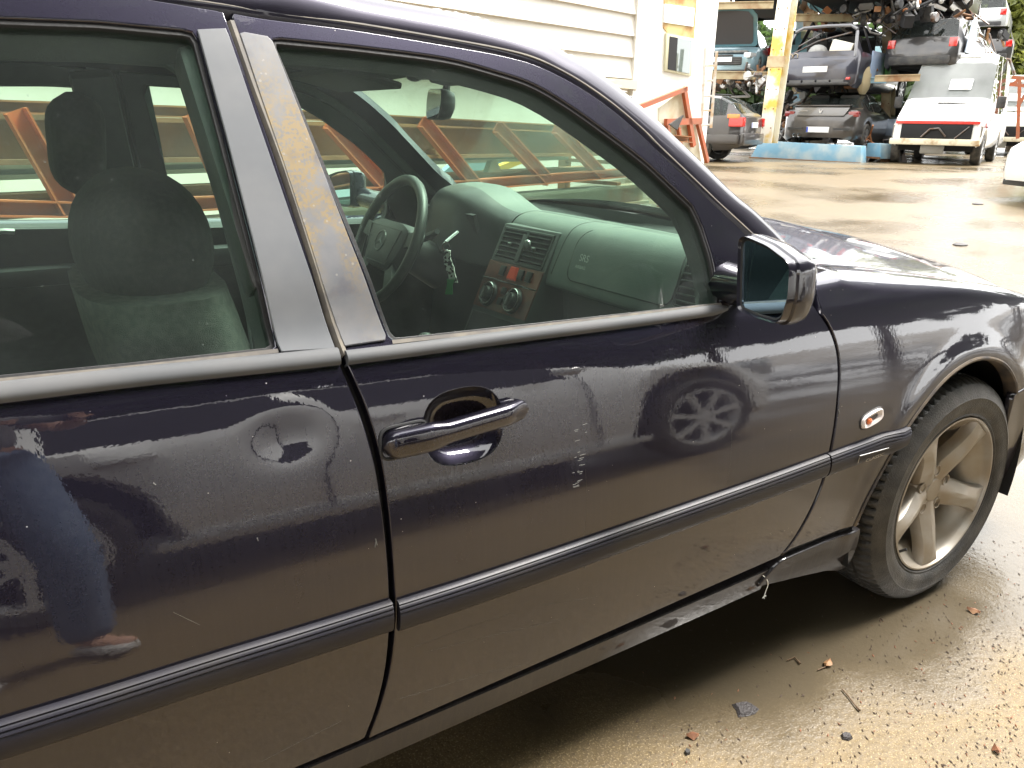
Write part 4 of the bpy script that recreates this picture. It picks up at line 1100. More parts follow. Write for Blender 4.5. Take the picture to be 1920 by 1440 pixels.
# centre console: a block leaning back, turned a little to the driver
WOOD = mk('dark burl wood', (.050, .010, .006), .3, coat=.25, coatr=.2, col2=(.11, .024, .012), nscale=26, nrange=(.4, .62), noised=8)
R0 = np.array(at(925, 432, 1, .085)); R1 = np.array(at(1044, 452, 1, -.115))
cA = np.array((-.741, .107, .922)); dn = np.array((-.42, 0, -.91)); dn /= np.linalg.norm(dn)
def CP(u, v, off=0.0):
    """point on the console face: u across (0 left of car .. 1 right), v metres downwards"""
    o = cA+np.array((.018*u, -.215*u, 0))+dn*v
    return o+np.array((-.91, 0, .42))*off
mb = MB(); V = [CP(-.06, -.01), CP(1.06, -.01), CP(1.06, .46), CP(-.06, .46)]; W = [v+np.array((.16, 0, -.0)) for v in V]
mb.add(V+W, [(0, 1, 2, 3), (0, 4, 5, 1), (1, 5, 6, 2), (3, 2, 6, 7), (0, 3, 7, 4)]); console = mb.build('centre_console', VINYL_D, car, bevel=.004)
mb = MB()
for a, b, c_, d in ((0, 1, .0, .005), (0, 1, .088, .096), (0, .025, 0, .096), (.975, 1, 0, .096), (.485, .515, 0, .096)):
    V = [CP(a, c_, .004), CP(b, c_, .004), CP(b, d, .004), CP(a, d, .004)]; W = [v+np.array((.03, 0, 0)) for v in V]
    mb.add(V+W, [(0, 1, 2, 3), (0, 4, 5, 1), (1, 5, 6, 2), (3, 2, 6, 7), (0, 3, 7, 4)])
mb.build('vent_frame', VINYL_D, console)
mb = MB(); V = [CP(0.01, .003, .0012), CP(.99, .003, .0012), CP(.99, .093, .0012), CP(.01, .093, .0012)]; mb.add(V, [(0, 1, 2, 3)]); mb.build('vent_back', DARK, console)
SLAT = mk('vent slat', (.05, .055, .052), .4)
for u0, u1 in ((.03, .48), (.52, .97)):
    for k in range(6):
        v = .014+k*.0135; mb = MB(); mb.bar(CP(u0, v, .003), CP(u1, v, .003), .009, .0024, up=(.5, 0, .85)); mb.build('vent_slat', SLAT, console)
    mb = MB(); mb.bar(CP((u0+u1)/2-.02, .045, .009), CP((u0+u1)/2+.02, .047, .009), .010, .007); mb.build('vent_tab', VINYL, console, bevel=.001)
mb = MB(); mb.bar(CP(.50, .012, .006), CP(.50, .09, .006), .018, .008, up=(-1, 0, .2)); mb.build('vent_divider', VINYL_D, console, bevel=.001)
mb = MB(); mb.ball(CP(.62, .038, .012), .013, sc=(.7, 1, 1)); mb.build('vent_knob', mk('satin knob', (.22, .23, .22), .25, metal=.5), console)
mb = MB(); V = [CP(-.05, .100, .003), CP(1.05, .100, .003), CP(1.05, .235, .003), CP(-.05, .235, .003)]; W = [v+np.array((.01, 0, 0)) for v in V]
mb.add(V+W, [(0, 1, 2, 3), (0, 4, 5, 1), (1, 5, 6, 2), (3, 2, 6, 7), (0, 3, 7, 4)]); mb.build('wood_panel', WOOD, console)
mb = MB(); mb.bar(CP(-.05, .150, .004), CP(1.05, .150, .004), .004, .003); mb.build('chrome_line', CHROME, console)
REDB = mk('red hazard button', (.75, .07, .03), .35)
mb = MB(); V = [CP(.47, .106, .011), CP(.56, .106, .011), CP(.59, .138, .008), CP(.44, .138, .008)]; W = [CP(.45, .104, .003), CP(.58, .104, .003), CP(.61, .142, .003), CP(.42, .142, .003)]
mb.add(V+W, [(0, 1, 2, 3), (0, 4, 5, 1), (1, 5, 6, 2), (3, 2, 6, 7), (0, 3, 7, 4)]); mb.build('hazard_switch', REDB, console)
for u in (.30, .68, .84): mb = MB(); mb.bar(CP(u-.05, .122, .006), CP(u+.05, .122, .006), .006, .028, up=dn); mb.build('switch', VBLK, console, bevel=.0015)
for u in (.20, .72):
    mb = MB(); cc = CP(u, .194, .0); ax = np.array((-.91, 0, .42)); eu = np.array((0, 1.0, 0)); ev = np.cross(ax, eu)
    def ringp(r, o, n=26): return [cc+ax*o+r*(math.cos(t)*eu+math.sin(t)*ev) for t in np.linspace(0, 2*math.pi, n, endpoint=False)]
    R_ = [ringp(.036, .003), ringp(.034, .011), ringp(.029, .012), ringp(.026, .007), ringp(.021, .008), ringp(.019, .024), ringp(.010, .025)]
    V = sum(R_, []); F = []
    for r in range(6):
        for i in range(26): F.append((r*26+i, r*26+(i+1) % 26, (r+1)*26+(i+1) % 26, (r+1)*26+i))
    F.append(tuple(range(6*26, 7*26))); kn = mb.add(V, F).build('heater_dial', VBLK, console, smooth=30)
    r2 = MB(); q = ringp(.031, .0135); r2.tube(q+[q[0]], .0022, 6); r2.build('dial_ring', CHROME, kn)
    r3 = MB(); r3.bar(cc+ax*.025-ev*.016, cc+ax*.025+ev*.016, .006, .006, up=ax); r3.build('dial_grip', mk('grey dial grip', (.12, .12, .12), .4), kn)
mb = MB(); mb.bar(CP(.44, .175, .006), CP(.52, .175, .006), .006, .02, up=dn); mb.bar(CP(.44, .205, .006), CP(.52, .205, .006), .006, .02, up=dn); mb.build('switch', VBLK, console, bevel=.0015)
mb = MB(); V = [CP(0, .25, .003), CP(1, .25, .003), CP(1, .40, .003), CP(0, .40, .003)]; mb.add(V, [(0, 1, 2, 3)]); mb.build('radio_slot', DARK, console)
# passenger vent
for k in range(8):
    y = -.60; s0 = s_at(.93-.0165*k*.85)
    mb = MB(); mb.bar(DS(-.575, s0, .004), DS(-.695, s0, .004), .006, .003); mb.build('vent_slat', SLAT, dash)
vl = np.array(rloop([(-.572, s_at(.935)), (-.572, s_at(.835)), (-.70, s_at(.835)), (-.70, s_at(.935))], .012))
tri_patch('vent_back', vl, .001, DARK, dash)
mb = MB(); q = DS(np.r_[vl[:, 0], vl[:1, 0]], np.r_[vl[:, 1], vl[:1, 1]], .004); mb.tube(list(q), .003, 6); mb.build('vent_frame', VBLK, dash)
# glove box hollow
mb = MB(); mb.box((-.66, -.40, .70), (.10, .50, .16)); mb.build('glove_box', VINYL_D, dash, bevel=.01)

# ---- steering wheel
LEATHER = mk('worn black leather', (.022, .024, .023), .42, bump=.15, bscale=300, col2=(.032, .034, .032), nscale=20)
cw = np.array((-.992, .37, .868)); aw = np.array((-math.cos(math.radians(25)), 0, math.sin(math.radians(25))))
ew = np.array((0, 1.0, 0)); vw = np.array((math.sin(math.radians(25)), 0, math.cos(math.radians(25))))
def SW(a, b, o=0.0): return cw+ew*a+vw*b+aw*o
mb = MB(); V = []; F = []
for i in range(56):
    t = 2*math.pi*i/56; d_ = math.cos(t)*ew+math.sin(t)*vw
    for j in range(10):
        p = 2*math.pi*j/10; V.append(cw+d_*(.186+.0155*math.cos(p))+aw*.0155*math.sin(p))
for i in range(56):
    for j in range(10): F.append((i*10+j, i*10+(j+1) % 10, ((i+1) % 56)*10+(j+1) % 10, ((i+1) % 56)*10+j))
swo = mb.add(V, F).build('steering_wheel', LEATHER, car, smooth=60)
hubl = rloop([(-.135, .045), (-.07, .060), (.07, .060), (.135, .045), (.125, -.02), (.085, -.085), (-.085, -.085), (-.125, -.02)], .02, 3)
rings = [(1.05, -.045), (1.0, -.01), (.96, .006), (.80, .014), (.4, .018)]
V = []; F = []; k = len(hubl)
for s, o in rings: V += [SW(p[0]*s, p[1]*s, o) for p in hubl]
for r in range(4):
    for i in range(k): F.append((r*k+i, r*k+(i+1) % k, (r+1)*k+(i+1) % k, (r+1)*k+i))
F.append(tuple(range(4*k, 5*k)))
PADM = mk('airbag pad', (.040, .044, .041), .5, bump=.12, bscale=380)
MB().add(V, F).build('wheel_pad', PADM, swo, smooth=40)
for a, b in ((-.16, .02), (.16, .02), (-.12, -.12), (.12, -.12)):
    mb = MB(); mb.bar(SW(a*.55, b*.5, -.008), SW(a*1.06, b*1.1, -.002), .045, .016, up=aw); mb.build('wheel_spoke', PADM, swo, bevel=.004)
em = MB(); q = [SW(.030*math.cos(t), -.008+.030*math.sin(t), .0185) for t in np.linspace(0, 2*math.pi, 33)]; em.tube(q, .0022, 6)
for t in (90, 210, 330):
    t = math.radians(t); t1 = t+math.pi/3; t2 = t-math.pi/3
    em.add([SW(.029*math.cos(t), -.008+.029*math.sin(t), .0192), SW(.006*math.cos(t1), -.008+.006*math.sin(t1), .0192), SW(0, -.008, .022), SW(.006*math.cos(t2), -.008+.006*math.sin(t2), .0192)], [(0, 1, 2), (0, 2, 3)])
em.build('wheel_emblem', mk('moulded emblem', (.085, .092, .085), .35), swo)
for pts in ([(-.10, .0), (-.045, -.004)], [(.045, -.004), (.10, 0)], [(-.105, .035), (.105, .035)], [(-.105, .035), (-.075, -.07)], [(.105, .035), (.075, -.07)], [(-.075, -.07), (.075, -.07)]):
    mb = MB(); mb.tube([SW(a, b, .0155) for a, b in pts], .0014, 4); mb.build('pad_seam', RUBBER, swo)
mb = MB(); mb.tube([cw-aw*.05, cw-aw*.20+np.array((0, 0, -.02))], [.055, .065], 14); mb.build('steering_column', VBLK, car)
mb = MB(); mb.tube([cw+np.array((.07, -.03, -.01)), cw+np.array((.07, -.16, .03)), cw+np.array((.065, -.20, .045))], [.010, .011, .008], 8); mb.build('wiper_stalk', VBLK, car)
mb = MB(); mb.tube([cw+np.array((.07, .03, -.01)), cw+np.array((.07, .17, .03))], [.010, .011], 8); mb.build('indicator_stalk', VBLK, car)

# ---- inside mirror and roof console
mb = MB(); V = []; F = []
lm_ = rloop([(-.105, .028), (.10, .034), (.115, .0), (.095, -.036), (-.08, -.036), (-.115, -.008)], .025, 4)
mc = np.array((-1.010, .012, 1.243)); mu = np.array((.30, .954, 0)); mv = np.array((.12, 0, .99)); mn = np.cross(mv, mu)
if mn[0] > 0: mn = -mn
k = len(lm_)
for s, o in ((.94, .002), (1, .0), (1.0, -.012), (.86, -.032), (.5, -.042)): V += [mc+mu*p[0]*s+mv*p[1]*s*1.05+mn*o for p in lm_]
for r in range(4):
    for i in range(k): F.append((r*k+i, r*k+(i+1) % k, (r+1)*k+(i+1) % k, (r+1)*k+i))
F.append(tuple(range(4*k, 5*k))); rvm = mb.add(V, F).build('rear_view_mirror', VBLK, car, smooth=40)
mb = MB(); mb.add([mc+mu*p[0]*.94+mv*p[1]*.94*1.05+mn*.0022 for p in lm_], [tuple(range(k))]); mb.build('mirror_glass', mk('dim mirror', (.07, .075, .07), .03, metal=1), rvm)
mb = MB(); mb.tube([mc+np.array((.03, 0, .01)), mc+np.array((.035, 0, .045)), mc+np.array((.0, 0, .062))], [.012, .010, .018], 8); mb.tube([mc+np.array((-.02, -.035, .066)), mc+np.array((-.02, .035, .066))], .014, 8); mb.build('mirror_stem', VBLK, rvm)
mb = MB(); mb.ball((-1.03, .075, 1.305), .022, sc=(1, 1, .6)); mb.build('sensor_pod', VBLK, car)

# ---- seats
def cushion(name, rows, mat, parent, n=20, p=.55, smooth=60):
    """rows of rounded sections: centre (x,y,z), half sizes along two axes, lying in planes whose normal is roughly upright"""
    V = []; F = []
    for c, ax, ay, hx, hy in rows:
        c, ax, ay = np.array(c), np.array(ax, float), np.array(ay, float)
        for k in range(n):
            t = 2*math.pi*k/n; ct, st = math.cos(t), math.sin(t)
            V.append(c+ax*hx*np.sign(ct)*abs(ct)**p+ay*hy*np.sign(st)*abs(st)**p)
    for i in range(len(rows)-1):
        for k in range(n): F.append((i*n+k, i*n+(k+1) % n, (i+1)*n+(k+1) % n, (i+1)*n+k))
    F.append(tuple(range(n))[::-1]); F.append(tuple(range((len(rows)-1)*n, len(rows)*n)))
    return MB().add(V, F).build(name, mat, parent, smooth=smooth)
X, Yv = (1, 0, 0), (0, 1, 0)
def backrest(y0, top, name, mat, lean=.40, base=(-1.50, .55), hw=.25):
    rows = []
    for i, t in enumerate(np.linspace(0, 1, 15)):
        z = base[1]+(top-base[1])*t; x = base[0]-lean*(z-base[1])-.03*math.sin(t*math.pi)
        w = hw*(1-.08*t) if t < .62 else hw*(1-.08*t)*max(.04, (1-((t-.62)/.385)**2.4))**.5
        d = .085*(1-.25*t) if t < .85 else .065*max(.08, (1-((t-.85)/.155)**2))**.5
        rows.append(((x, y0, z), X, Yv, d, w))
    return cushion(name, rows, mat, car)
rows = []
p0, p1, p2 = at(283, 560, 1, -.40), at(318, 650, 1, -.40), at(380, 790, 1, -.40)
for t in np.linspace(0, 1, 11):
    c_ = (p1+(p0-p1)*(t-.5)*2) if t > .5 else (p2+(p1-p2)*t*2)
    rows.append(((c_[0], -.36, c_[2]+.03*t), X, Yv, .122-.012*t, .250 if t < .9 else .235))
bk = cushion('backrest', rows, CLOTH_LIT, car, p=.7)
rows = []
dc = at(266, 440, 1, -.37)
for a_ in np.linspace(-1.25, 1.5, 15):
    rows.append(((dc[0]-.02*math.sin(a_)*0, -.35, dc[2]-.012+.116*math.sin(a_)), X, Yv, .104*math.cos(a_)**.9, .190*math.cos(a_)**.55))
cushion('backrest_top', rows, CLOTH, bk, n=28, p=.85)
bk2 = backrest(.37, .965, 'backrest', CLOTH, lean=.38, base=(-1.56, .50), hw=.245)
for y in (-.36, .37):
    rows = [((-1.24, y, z), X, Yv, .27*s, .25*s) for z, s in ((.36, .96), (.40, 1), (.47, 1), (.50, .95), (.515, .8))]
    cushion('seat_cushion', rows, CLOTH, car)
rows = [((-1.750-.02*(1-t), .365, 1.030+.222*t), X, Yv, .056*(1-.75*abs(2*t-1)**5)*(1+.1*t), .112*(1-.55*abs(2*t-1)**5)) for t in np.linspace(0, 1, 15)]
hr = cushion('headrest', rows, CLOTH, bk2)
mb = MB()
for y in (.30, .41): mb.tube([(-1.770, y, 1.06), (-1.765, y, .90)], .0075, 8)
mb.build('headrest_post', CHROME, bk2)
mb = MB()
for y in (.30, .41): mb.box((-1.765, y, .965), (.04, .035, .018))
mb.build('post_collar', mk('grey collar', (.16, .16, .15), .5), bk2, bevel=.004)
rows = [((-2.42-.33*t*.5, 0, .45+.50*t), X, Yv, .10*(1-.3*t), .60*(1-.02*t)) for t in np.linspace(0, 1, 8)]
cushion('rear_backrest', rows, CLOTH, car)
rows = [((-2.22, 0, z), X, Yv, .25*s, .62*s) for z, s in ((.32, 1), (.42, 1), (.47, .93))]; cushion('rear_cushion', rows, CLOTH, car)
mb = MB(); mb.box((-1.45, 0, .30), (2.2, 1.44, .02)); mb.box((-1.05, 0, .42), (.75, .17, .22)); mb.build('cabin_floor', LINING, car)
mb = MB(); mb.box((-.62, 0, .55), (.02, 1.40, .60)); mb.build('bulkhead', LINING, car)
mb = MB(); mb.box((-2.75, 0, .93), (.5, 1.2, .03)); mb.build('parcel_shelf', LINING, car)
# handbrake-side gear lever
mb = MB(); mb.tube([(-1.02, .0, .52), (-1.05, 0, .64)], .012, 8); mb.ball((-1.052, 0, .655), .026); mb.build('gear_lever', LEATHER, car)

# ---- the key tag hanging from the ignition lock
kf = thing('key_tag', 'black and white patterned ribbon tag with a green end hanging beside the steering wheel', 'key tag', tuple(at(843, 500, 1, .20)))
def zebra():
    m, N, L, b = nt('black and white ribbon'); v = N.new('ShaderNodeTexCoord').outputs['Object']
    f = node_noise(N, L, v, 95, 3, .50, .53); L.new(node_mix(N, L, f, (.80, .80, .76), (.015, .015, .015)), b.inputs['Base Color']); b.inputs['Roughness'].default_value = .6; return m
def ribbon(pts, w, name, mat):
    V = []; F = []
    P = [at(a, b, 1, .20) for a, b in pts]
    for i, p in enumerate(P):
        d = np.array((.8, -.6, .0))*w/2*(1-.25*(i % 2)); V += [p-d, p+d, p+d+np.array((.004, .005, 0)), p-d+np.array((.004, .005, 0))]
    for i in range(len(P)-1):
        for j in range(4): F.append((i*4+j, i*4+(j+1) % 4, (i+1)*4+(j+1) % 4, (i+1)*4+j))
    F += [(3, 2, 1, 0), tuple(range(len(P)*4-4, len(P)*4))]
    return MB().add(V, F).build(name, mat, kf)
ribbon([(836, 470), (838, 485), (842, 500), (847, 515), (850, 530)], .026, 'ribbon', zebra())
ribbon([(845, 524), (843, 535), (841, 552)], .022, 'green_end', mk('green tag', (.02, .24, .06), .4))
mb = MB(); q = at(836, 462, 1, .20); mb.tube([q+np.array((.012*math.cos(t), 0, .012*math.sin(t))) for t in np.linspace(0, 6.28, 14)], .0018, 5); mb.tube([q+np.array((0, 0, .012)), q+np.array((.05, .02, .035))], .005, 6); mb.build('key', CHROME, kf)
# ================================================================== SURROUNDINGS
def yp(px, py, dist):
    """point seen at a photo position at a horizontal distance from the photographer"""
    d = ray(px, py); return CAM+d*(dist/math.hypot(d[0], d[1]))
def gp(px, dist, dz=0.0):
    p = yp(px, 300, dist); return (p[0], p[1], float(yard_z(p[0], p[1]))+dz)
def onplane(px, py, P0, n):
    d = ray(px, py); P0 = np.array(P0, float); n = np.array(n, float); t = ((P0-CAM)@n)/(d@n); return CAM+t*d

def simple_paint(name, col, metal=.3, rough=.35, coat=.8, dirty=.25):
    return mk(name, col, rough, metal=metal, coat=coat, coatr=.08, col2=tuple(c*(1-dirty)+d*dirty for c, d in zip(col, (.12, .10, .08))), nscale=3.5, nrange=(.35, .7))
GLASS_BG = glass_mat('dusty window glass', (.60, .68, .66), .04)
PLATE = mk('number plate white', (.75, .75, .74), .35)
REDL = mk('red tail lamp', (.55, .02, .015), .15, coat=1)
AMBER = mk('orange lamp', (.75, .22, .03), .15, coat=1)
HEADL = mk('headlamp lens', (.55, .57, .58), .08, coat=1, metal=.3)
BLKP = mk('black trim plastic', (.02, .02, .021), .5, col2=(.05, .047, .042), nscale=9)
WHEELM = mk('grey alloy', (.30, .30, .30), .35, metal=.6)
MUD = mk('muddy tyre', (.03, .028, .025), .8, col2=(.09, .08, .065), nscale=9)
RUST = mk('rust', (.16, .075, .035), .8, col2=(.26, .13, .05), nscale=6, bump=.3, bscale=40)
SCRAP = mk('grey scrap metal', (.14, .14, .14), .45, metal=.7, col2=(.10, .06, .04), nscale=7)

def shell(root, st, paint, wins=(), screen=None, rear=None, wheels=(), glass=True, n=54, arch_r=.35, lean=.42, tops=True, seats=True, name='body'):
    """car body from stations (x, half width, bottom, belt, roof), rear to front"""
    A = np.array(st, float)
    xs = set(np.linspace(A[0, 0], A[-1, 0], n)); xs |= set(A[:, 0])
    for a, b in list(wins)+([screen] if screen else [])+([rear] if rear else []): xs |= {a, b}
    for w in wheels:
        for t in np.linspace(-1, 1, 15): xs.add(w[0]+arch_r*t*.999)
    xs = np.array(sorted(xs)); keep = np.r_[True, np.diff(xs) > .012]; xs = xs[keep]
    W, ZB, BE, RO = [np.interp(xs, A[:, 0], A[:, k]) for k in range(1, 5)]
    zb = ZB.copy()
    for w in wheels:
        d = np.abs(xs-w[0]); k = d < arch_r
        zb[k] = np.maximum(zb[k], w[1]+np.sqrt(np.maximum(0, arch_r**2-d[k]**2))*1.0)
    H = []
    for x, w, z0, b, r in zip(xs, W, zb, BE, RO):
        h = max(0, r-b); wr = w*.94-h*lean; z0 = min(z0, b-.06)
        t = b-z0
        H.append([(w*.90, z0), (w*.985, z0+.14*t), (w, z0+.45*t), (w*.99, z0+.82*t), (w*.94, b), (wr, r-min(.05, h*.2)), (wr*.86, r), (0, r+.015+.0*h)])
    V = []; k = 15
    for x, h in zip(xs, H):
        full = [(y, z) for y, z in h]+[(-y, z) for y, z in h[-2::-1]]
        V += [(x, y, z) for y, z in full]
    body = []; sidew = []; scr = []; rw = []
    for i in range(len(xs)-1):
        xm = .5*(xs[i]+xs[i+1]); tall = min(RO[i]-BE[i], RO[i+1]-BE[i+1]) > .10
        for j in range(14):
            f = (i*k+j, i*k+j+1, (i+1)*k+j+1, (i+1)*k+j)
            if j in (4, 9) and any(a <= xm <= b for a, b in wins) and tall: sidew.append(f)
            elif 5 <= j <= 8 and screen and screen[0] <= xm <= screen[1]: scr.append(f)
            elif 5 <= j <= 8 and rear and rear[0] <= xm <= rear[1]: rw.append(f)
            else: body.append(f)
    caps = [tuple(range(15))[::-1], tuple(range((len(xs)-1)*k, len(xs)*k))]
    def sub(F, nm, mat, sm=40):
        us = sorted({i for f in F for i in f}); mp = {a: b for b, a in enumerate(us)}
        return MB().add([V[i] for i in us], [tuple(mp[i] for i in f) for f in F]).build(nm, mat, root, smooth=sm)
    o = sub(body+caps, name, paint)
    if glass:
        if sidew: sub([f for f in sidew if V[f[0]][1] > 0], 'side_window', GLASS_BG); sub([f for f in sidew if V[f[0]][1] < 0], 'side_window', GLASS_BG)
        if scr: sub(scr, 'windscreen', GLASS_BG)
        if rw: sub(rw, 'rear_window', GLASS_BG)
    L_ = A[-1, 0]; wmax = A[:, 1].max()
    fl = MB(); fl.box(((A[0, 0]+L_)/2, 0, .36), (L_-A[0, 0]-.5, wmax*1.6, .12)); fl.build('floor_pan', DARK, root)
    if seats and wheels:
        x0 = min(w[0] for w in wheels)+.30; me = None
        for x in (x0, x0+.95):
            for y in (-.36, .36):
                if me is None:
                    s_ = MB(); s_.prism([(-.02, .30), (.42, .34), (.42, .46), (.10, .50), (-.12, 1.00), (-.15, 1.20), (-.23, 1.20), (-.22, .98), (-.12, .42)], (0, -.22, 0), (1, 0, 0), (0, 0, 1), (0, 1, 0), .44); q = s_.build('seat', CLOTH, root, bevel=.03); me = q.data
                else: q = bpy.data.objects.new('seat', me); COL.objects.link(q); q.parent = root
                q.location = (x, y, .12)
    return o
def cwheel(root, x, y, r, side, rimr=.20, spokes=7, width=.19, rim=None):
    m = MB(); c = (x, y, r)
    m.lathe([(rimr, side*.0), (rimr+.02, side*.012), (r-.03, side*.014), (r-.006, side*-.01), (r, side*-.04), (r, side*(-width+.03)), (r-.02, side*-width), (rimr, side*-width)], c, n=40)
    w = m.build('tyre', MUD, root)
    q = MB(); q.lathe([(rimr, side*.004), (rimr-.018, side*.006), (rimr-.03, side*-.02), (rimr-.04, side*-.09), (rimr-.04, side*-.15)], c, n=40)
    q.lathe([(0, side*.002), (.05, side*.0), (.055, side*-.03), (0, side*-.03)], c, n=20)
    for k in range(spokes):
        a = k*2*math.pi/spokes+.2; er = np.array((math.cos(a), 0, math.sin(a)))
        q.bar(np.array(c)+er*.04+np.array((0, side*-.012, 0)), np.array(c)+er*(rimr-.015)+np.array((0, side*-.006, 0)), .042, .022, up=(0, 1, 0))
    q.build('rim', rim or WHEELM, w)
    d = MB(); d.lathe([(0, side*-.07), (rimr-.04, side*-.07), (rimr-.04, side*-.10), (0, side*-.10)], c, n=24); d.build('brake_disc', DARK, w)
def plate(root, p, w=.52, h=.115, nx=-1, blue=True, mat=None):
    m = MB(); m.box(p, (.012, w, h)); o = m.build('number_plate', PLATE, root, bevel=.003)
    if blue:
        m = MB(); m.box((p[0]+nx*.0075, p[1]+(w/2-.022)*(1 if nx < 0 else -1), p[2]), (.004, .042, h*.92)); m.build('country_band', mk('blue band', (.03, .08, .45), .4), o)
    return o
def lampbox(root, c, size, mat, name, bevel=.02, R=None):
    m = MB(); m.box(c, size, R=R); return m.build(name, mat, root, bevel=bevel)
def AZ(deg):      # heading clockwise from +y -> rotation for a car whose forward is local +x
    return math.radians(90-deg)

# ------------------------------------------------------------------ the silver car parked behind the photographer
SIL = simple_paint('silver grey paint', (.84, .84, .82), metal=.15, rough=.3, coat=1, dirty=.06)
sv = thing('hatchback_car', 'silver grey hatchback parked behind the photographer, mirrored in the blue doors', 'car', (-2.95, -3.56, 0), local=True)
st = [(0, .62, .50, .90, .92), (.05, .74, .34, .95, 1.0), (.35, .86, .24, .97, 1.36), (.9, .885, .22, .945, 1.46), (1.5, .89, .21, .92, 1.48), (2.6, .89, .21, .90, 1.42), (3.2, .89, .21, .885, 1.13), (3.5, .885, .22, .88, .895), (4.05, .86, .22, .80, .82), (4.45, .78, .24, .68, .70), (4.6, .62, .32, .55, .56)]
DGLASS = mk('dark privacy glass', (.004, .004, .005), .02, spec=.3)
shell(sv, st, SIL, wins=[(.50, .95), (1.02, 1.85), (1.93, 3.10)], screen=(2.65, 3.5), rear=(.05, .32), wheels=[(.90, .34), (3.85, .34)], arch_r=.43)
for x in (.90, 3.85):
    for s in (1, -1): cwheel(sv, x, s*.885, .34, s, rimr=.25, rim=mk('bright alloy', (.65, .65, .64), .3, metal=.3) if s > 0 else None)
for c_ in sv.children:
    if 'window' in c_.name: c_.data.materials[0] = DGLASS
for x in (1.88, 3.15): 
    mb = MB(); mb.tube([(x+.02, .900, .30), (x+.0, .9035, .55), (x+.0, .898, .75), (x-.03, .857, .93)], .006, 4); mb.build('door_gap', DARK, sv)
for x in (1.25, 2.15): mb = MB(); mb.box((x, .905, .80), (.20, .03, .035)); mb.build('door_handle', SIL, sv, bevel=.008)
mb = MB(); mb.box((2.37, .895, .27), (2.2, .03, .05)); mb.build('sill_strip', mk('bright sill strip', (.6, .6, .58), .3, metal=.5), sv, bevel=.008)
lampbox(sv, (4.36, .68, .68), (.34, .20, .16), HEADL, 'headlight', .04); lampbox(sv, (.06, .70, .88), (.10, .14, .30), REDL, 'tail_light', .03)
mb = MB(); mb.ball((3.0, 1.0, .98), .10, sc=(.8, .9, .65)); mb.build('door_mirror', SIL, sv)

# ------------------------------------------------------------------ person holding the phone that takes the picture
def skin(name, verts, edges, radii, mat, parent, root=0, sub=2, label=None):
    me = bpy.data.meshes.new(name); me.from_pydata([tuple(map(float, v)) for v in verts], edges, []); me.update()
    o = bpy.data.objects.new(name, me); COL.objects.link(o)
    md = o.modifiers.new('skin', 'SKIN'); md.use_smooth_shade = True
    for i, v in enumerate(me.skin_vertices[0].data):
        r = radii[i]; v.radius = r if hasattr(r, '__len__') else (r, r); v.use_root = (i == root)
    sb = o.modifiers.new('sub', 'SUBSURF'); sb.levels = sub
    dg = bpy.context.evaluated_depsgraph_get(); m2 = bpy.data.meshes.new_from_object(o.evaluated_get(dg)); m2.name = name
    bpy.data.objects.remove(o); m2.materials.clear()
    return link(name, m2, mat, parent, label, 180)
SKIN = mk('skin', (.45, .26, .18), .5, spec=.4)
JEANS = mk('blue jeans', (.10, .14, .22), .9, col2=(.15, .19, .27), nscale=30, bump=.3, bscale=300)
SHIRT = mk('grey t-shirt', (.13, .13, .13), .9, bump=.2, bscale=200)
SHOE = mk('pale shoe', (.5, .48, .45), .6); HAIR = mk('dark hair', (.02, .015, .012), .6)
fw = np.array((math.sin(YAW), math.cos(YAW), 0)); rt_ = np.array((math.cos(YAW), -math.sin(YAW), 0)); up_ = np.array((0, 0, 1.0))
B0 = CAM*np.array((1, 1, 0))-fw*.40
pr = thing('person', 'person in blue jeans and grey t-shirt holding up a phone between the two cars', 'person', tuple(B0), local=True)
def PB(r, f, z): return rt_*r+fw*f+up_*z
vv = [PB(0, 0, .96), PB(0, .0, 1.12), PB(0, .01, 1.30), PB(0, -.0, 1.44), PB(0, .0, 1.52), PB(0, .03, 1.60), PB(0, .035, 1.70),
      PB(-.10, 0, .90), PB(-.115, .05, .50), PB(-.12, .0, .09), PB(-.12, .15, .04),
      PB(.10, 0, .90), PB(.13, .16, .50), PB(.15, .14, .09), PB(.17, .29, .04),
      PB(-.19, .0, 1.42), PB(-.25, .10, 1.16), PB(-.115, .345, 1.185), PB(.19, .0, 1.42), PB(.25, .10, 1.16), PB(.115, .345, 1.185)]
ee = [(0, 1), (1, 2), (2, 3), (3, 4), (4, 5), (5, 6), (0, 7), (7, 8), (8, 9), (9, 10), (0, 11), (11, 12), (12, 13), (13, 14), (3, 15), (15, 16), (16, 17), (3, 18), (18, 19), (19, 20)]
ra = [(.15, .12), (.14, .11), (.16, .12), (.11, .09), (.055, .055), (.085, .095), (.075, .09), .095, .062, .042, .036, .095, .062, .042, .036, .062, .044, .027, .062, .044, .027]
skin('body', vv, ee, ra, SKIN, pr)
skin('trousers', [PB(0, 0, 1.00), PB(0, 0, .95)]+vv[7:10]+vv[11:14], [(0, 1), (1, 2), (2, 3), (3, 4), (1, 5), (5, 6), (6, 7)], [(.165, .135), (.17, .14), .115, .082, .072, .115, .082, .072], JEANS, pr)
skin('t_shirt', [PB(0, 0, .93), PB(0, 0, 1.12), PB(0, .01, 1.31), PB(0, 0, 1.43), PB(-.19, 0, 1.425), PB(-.232, .05, 1.29), PB(.19, 0, 1.425), PB(.232, .05, 1.29)], [(0, 1), (1, 2), (2, 3), (3, 4), (4, 5), (3, 6), (6, 7)], [(.175, .145), (.16, .13), (.178, .135), (.12, .10), .078, .07, .078, .07], SHIRT, pr)
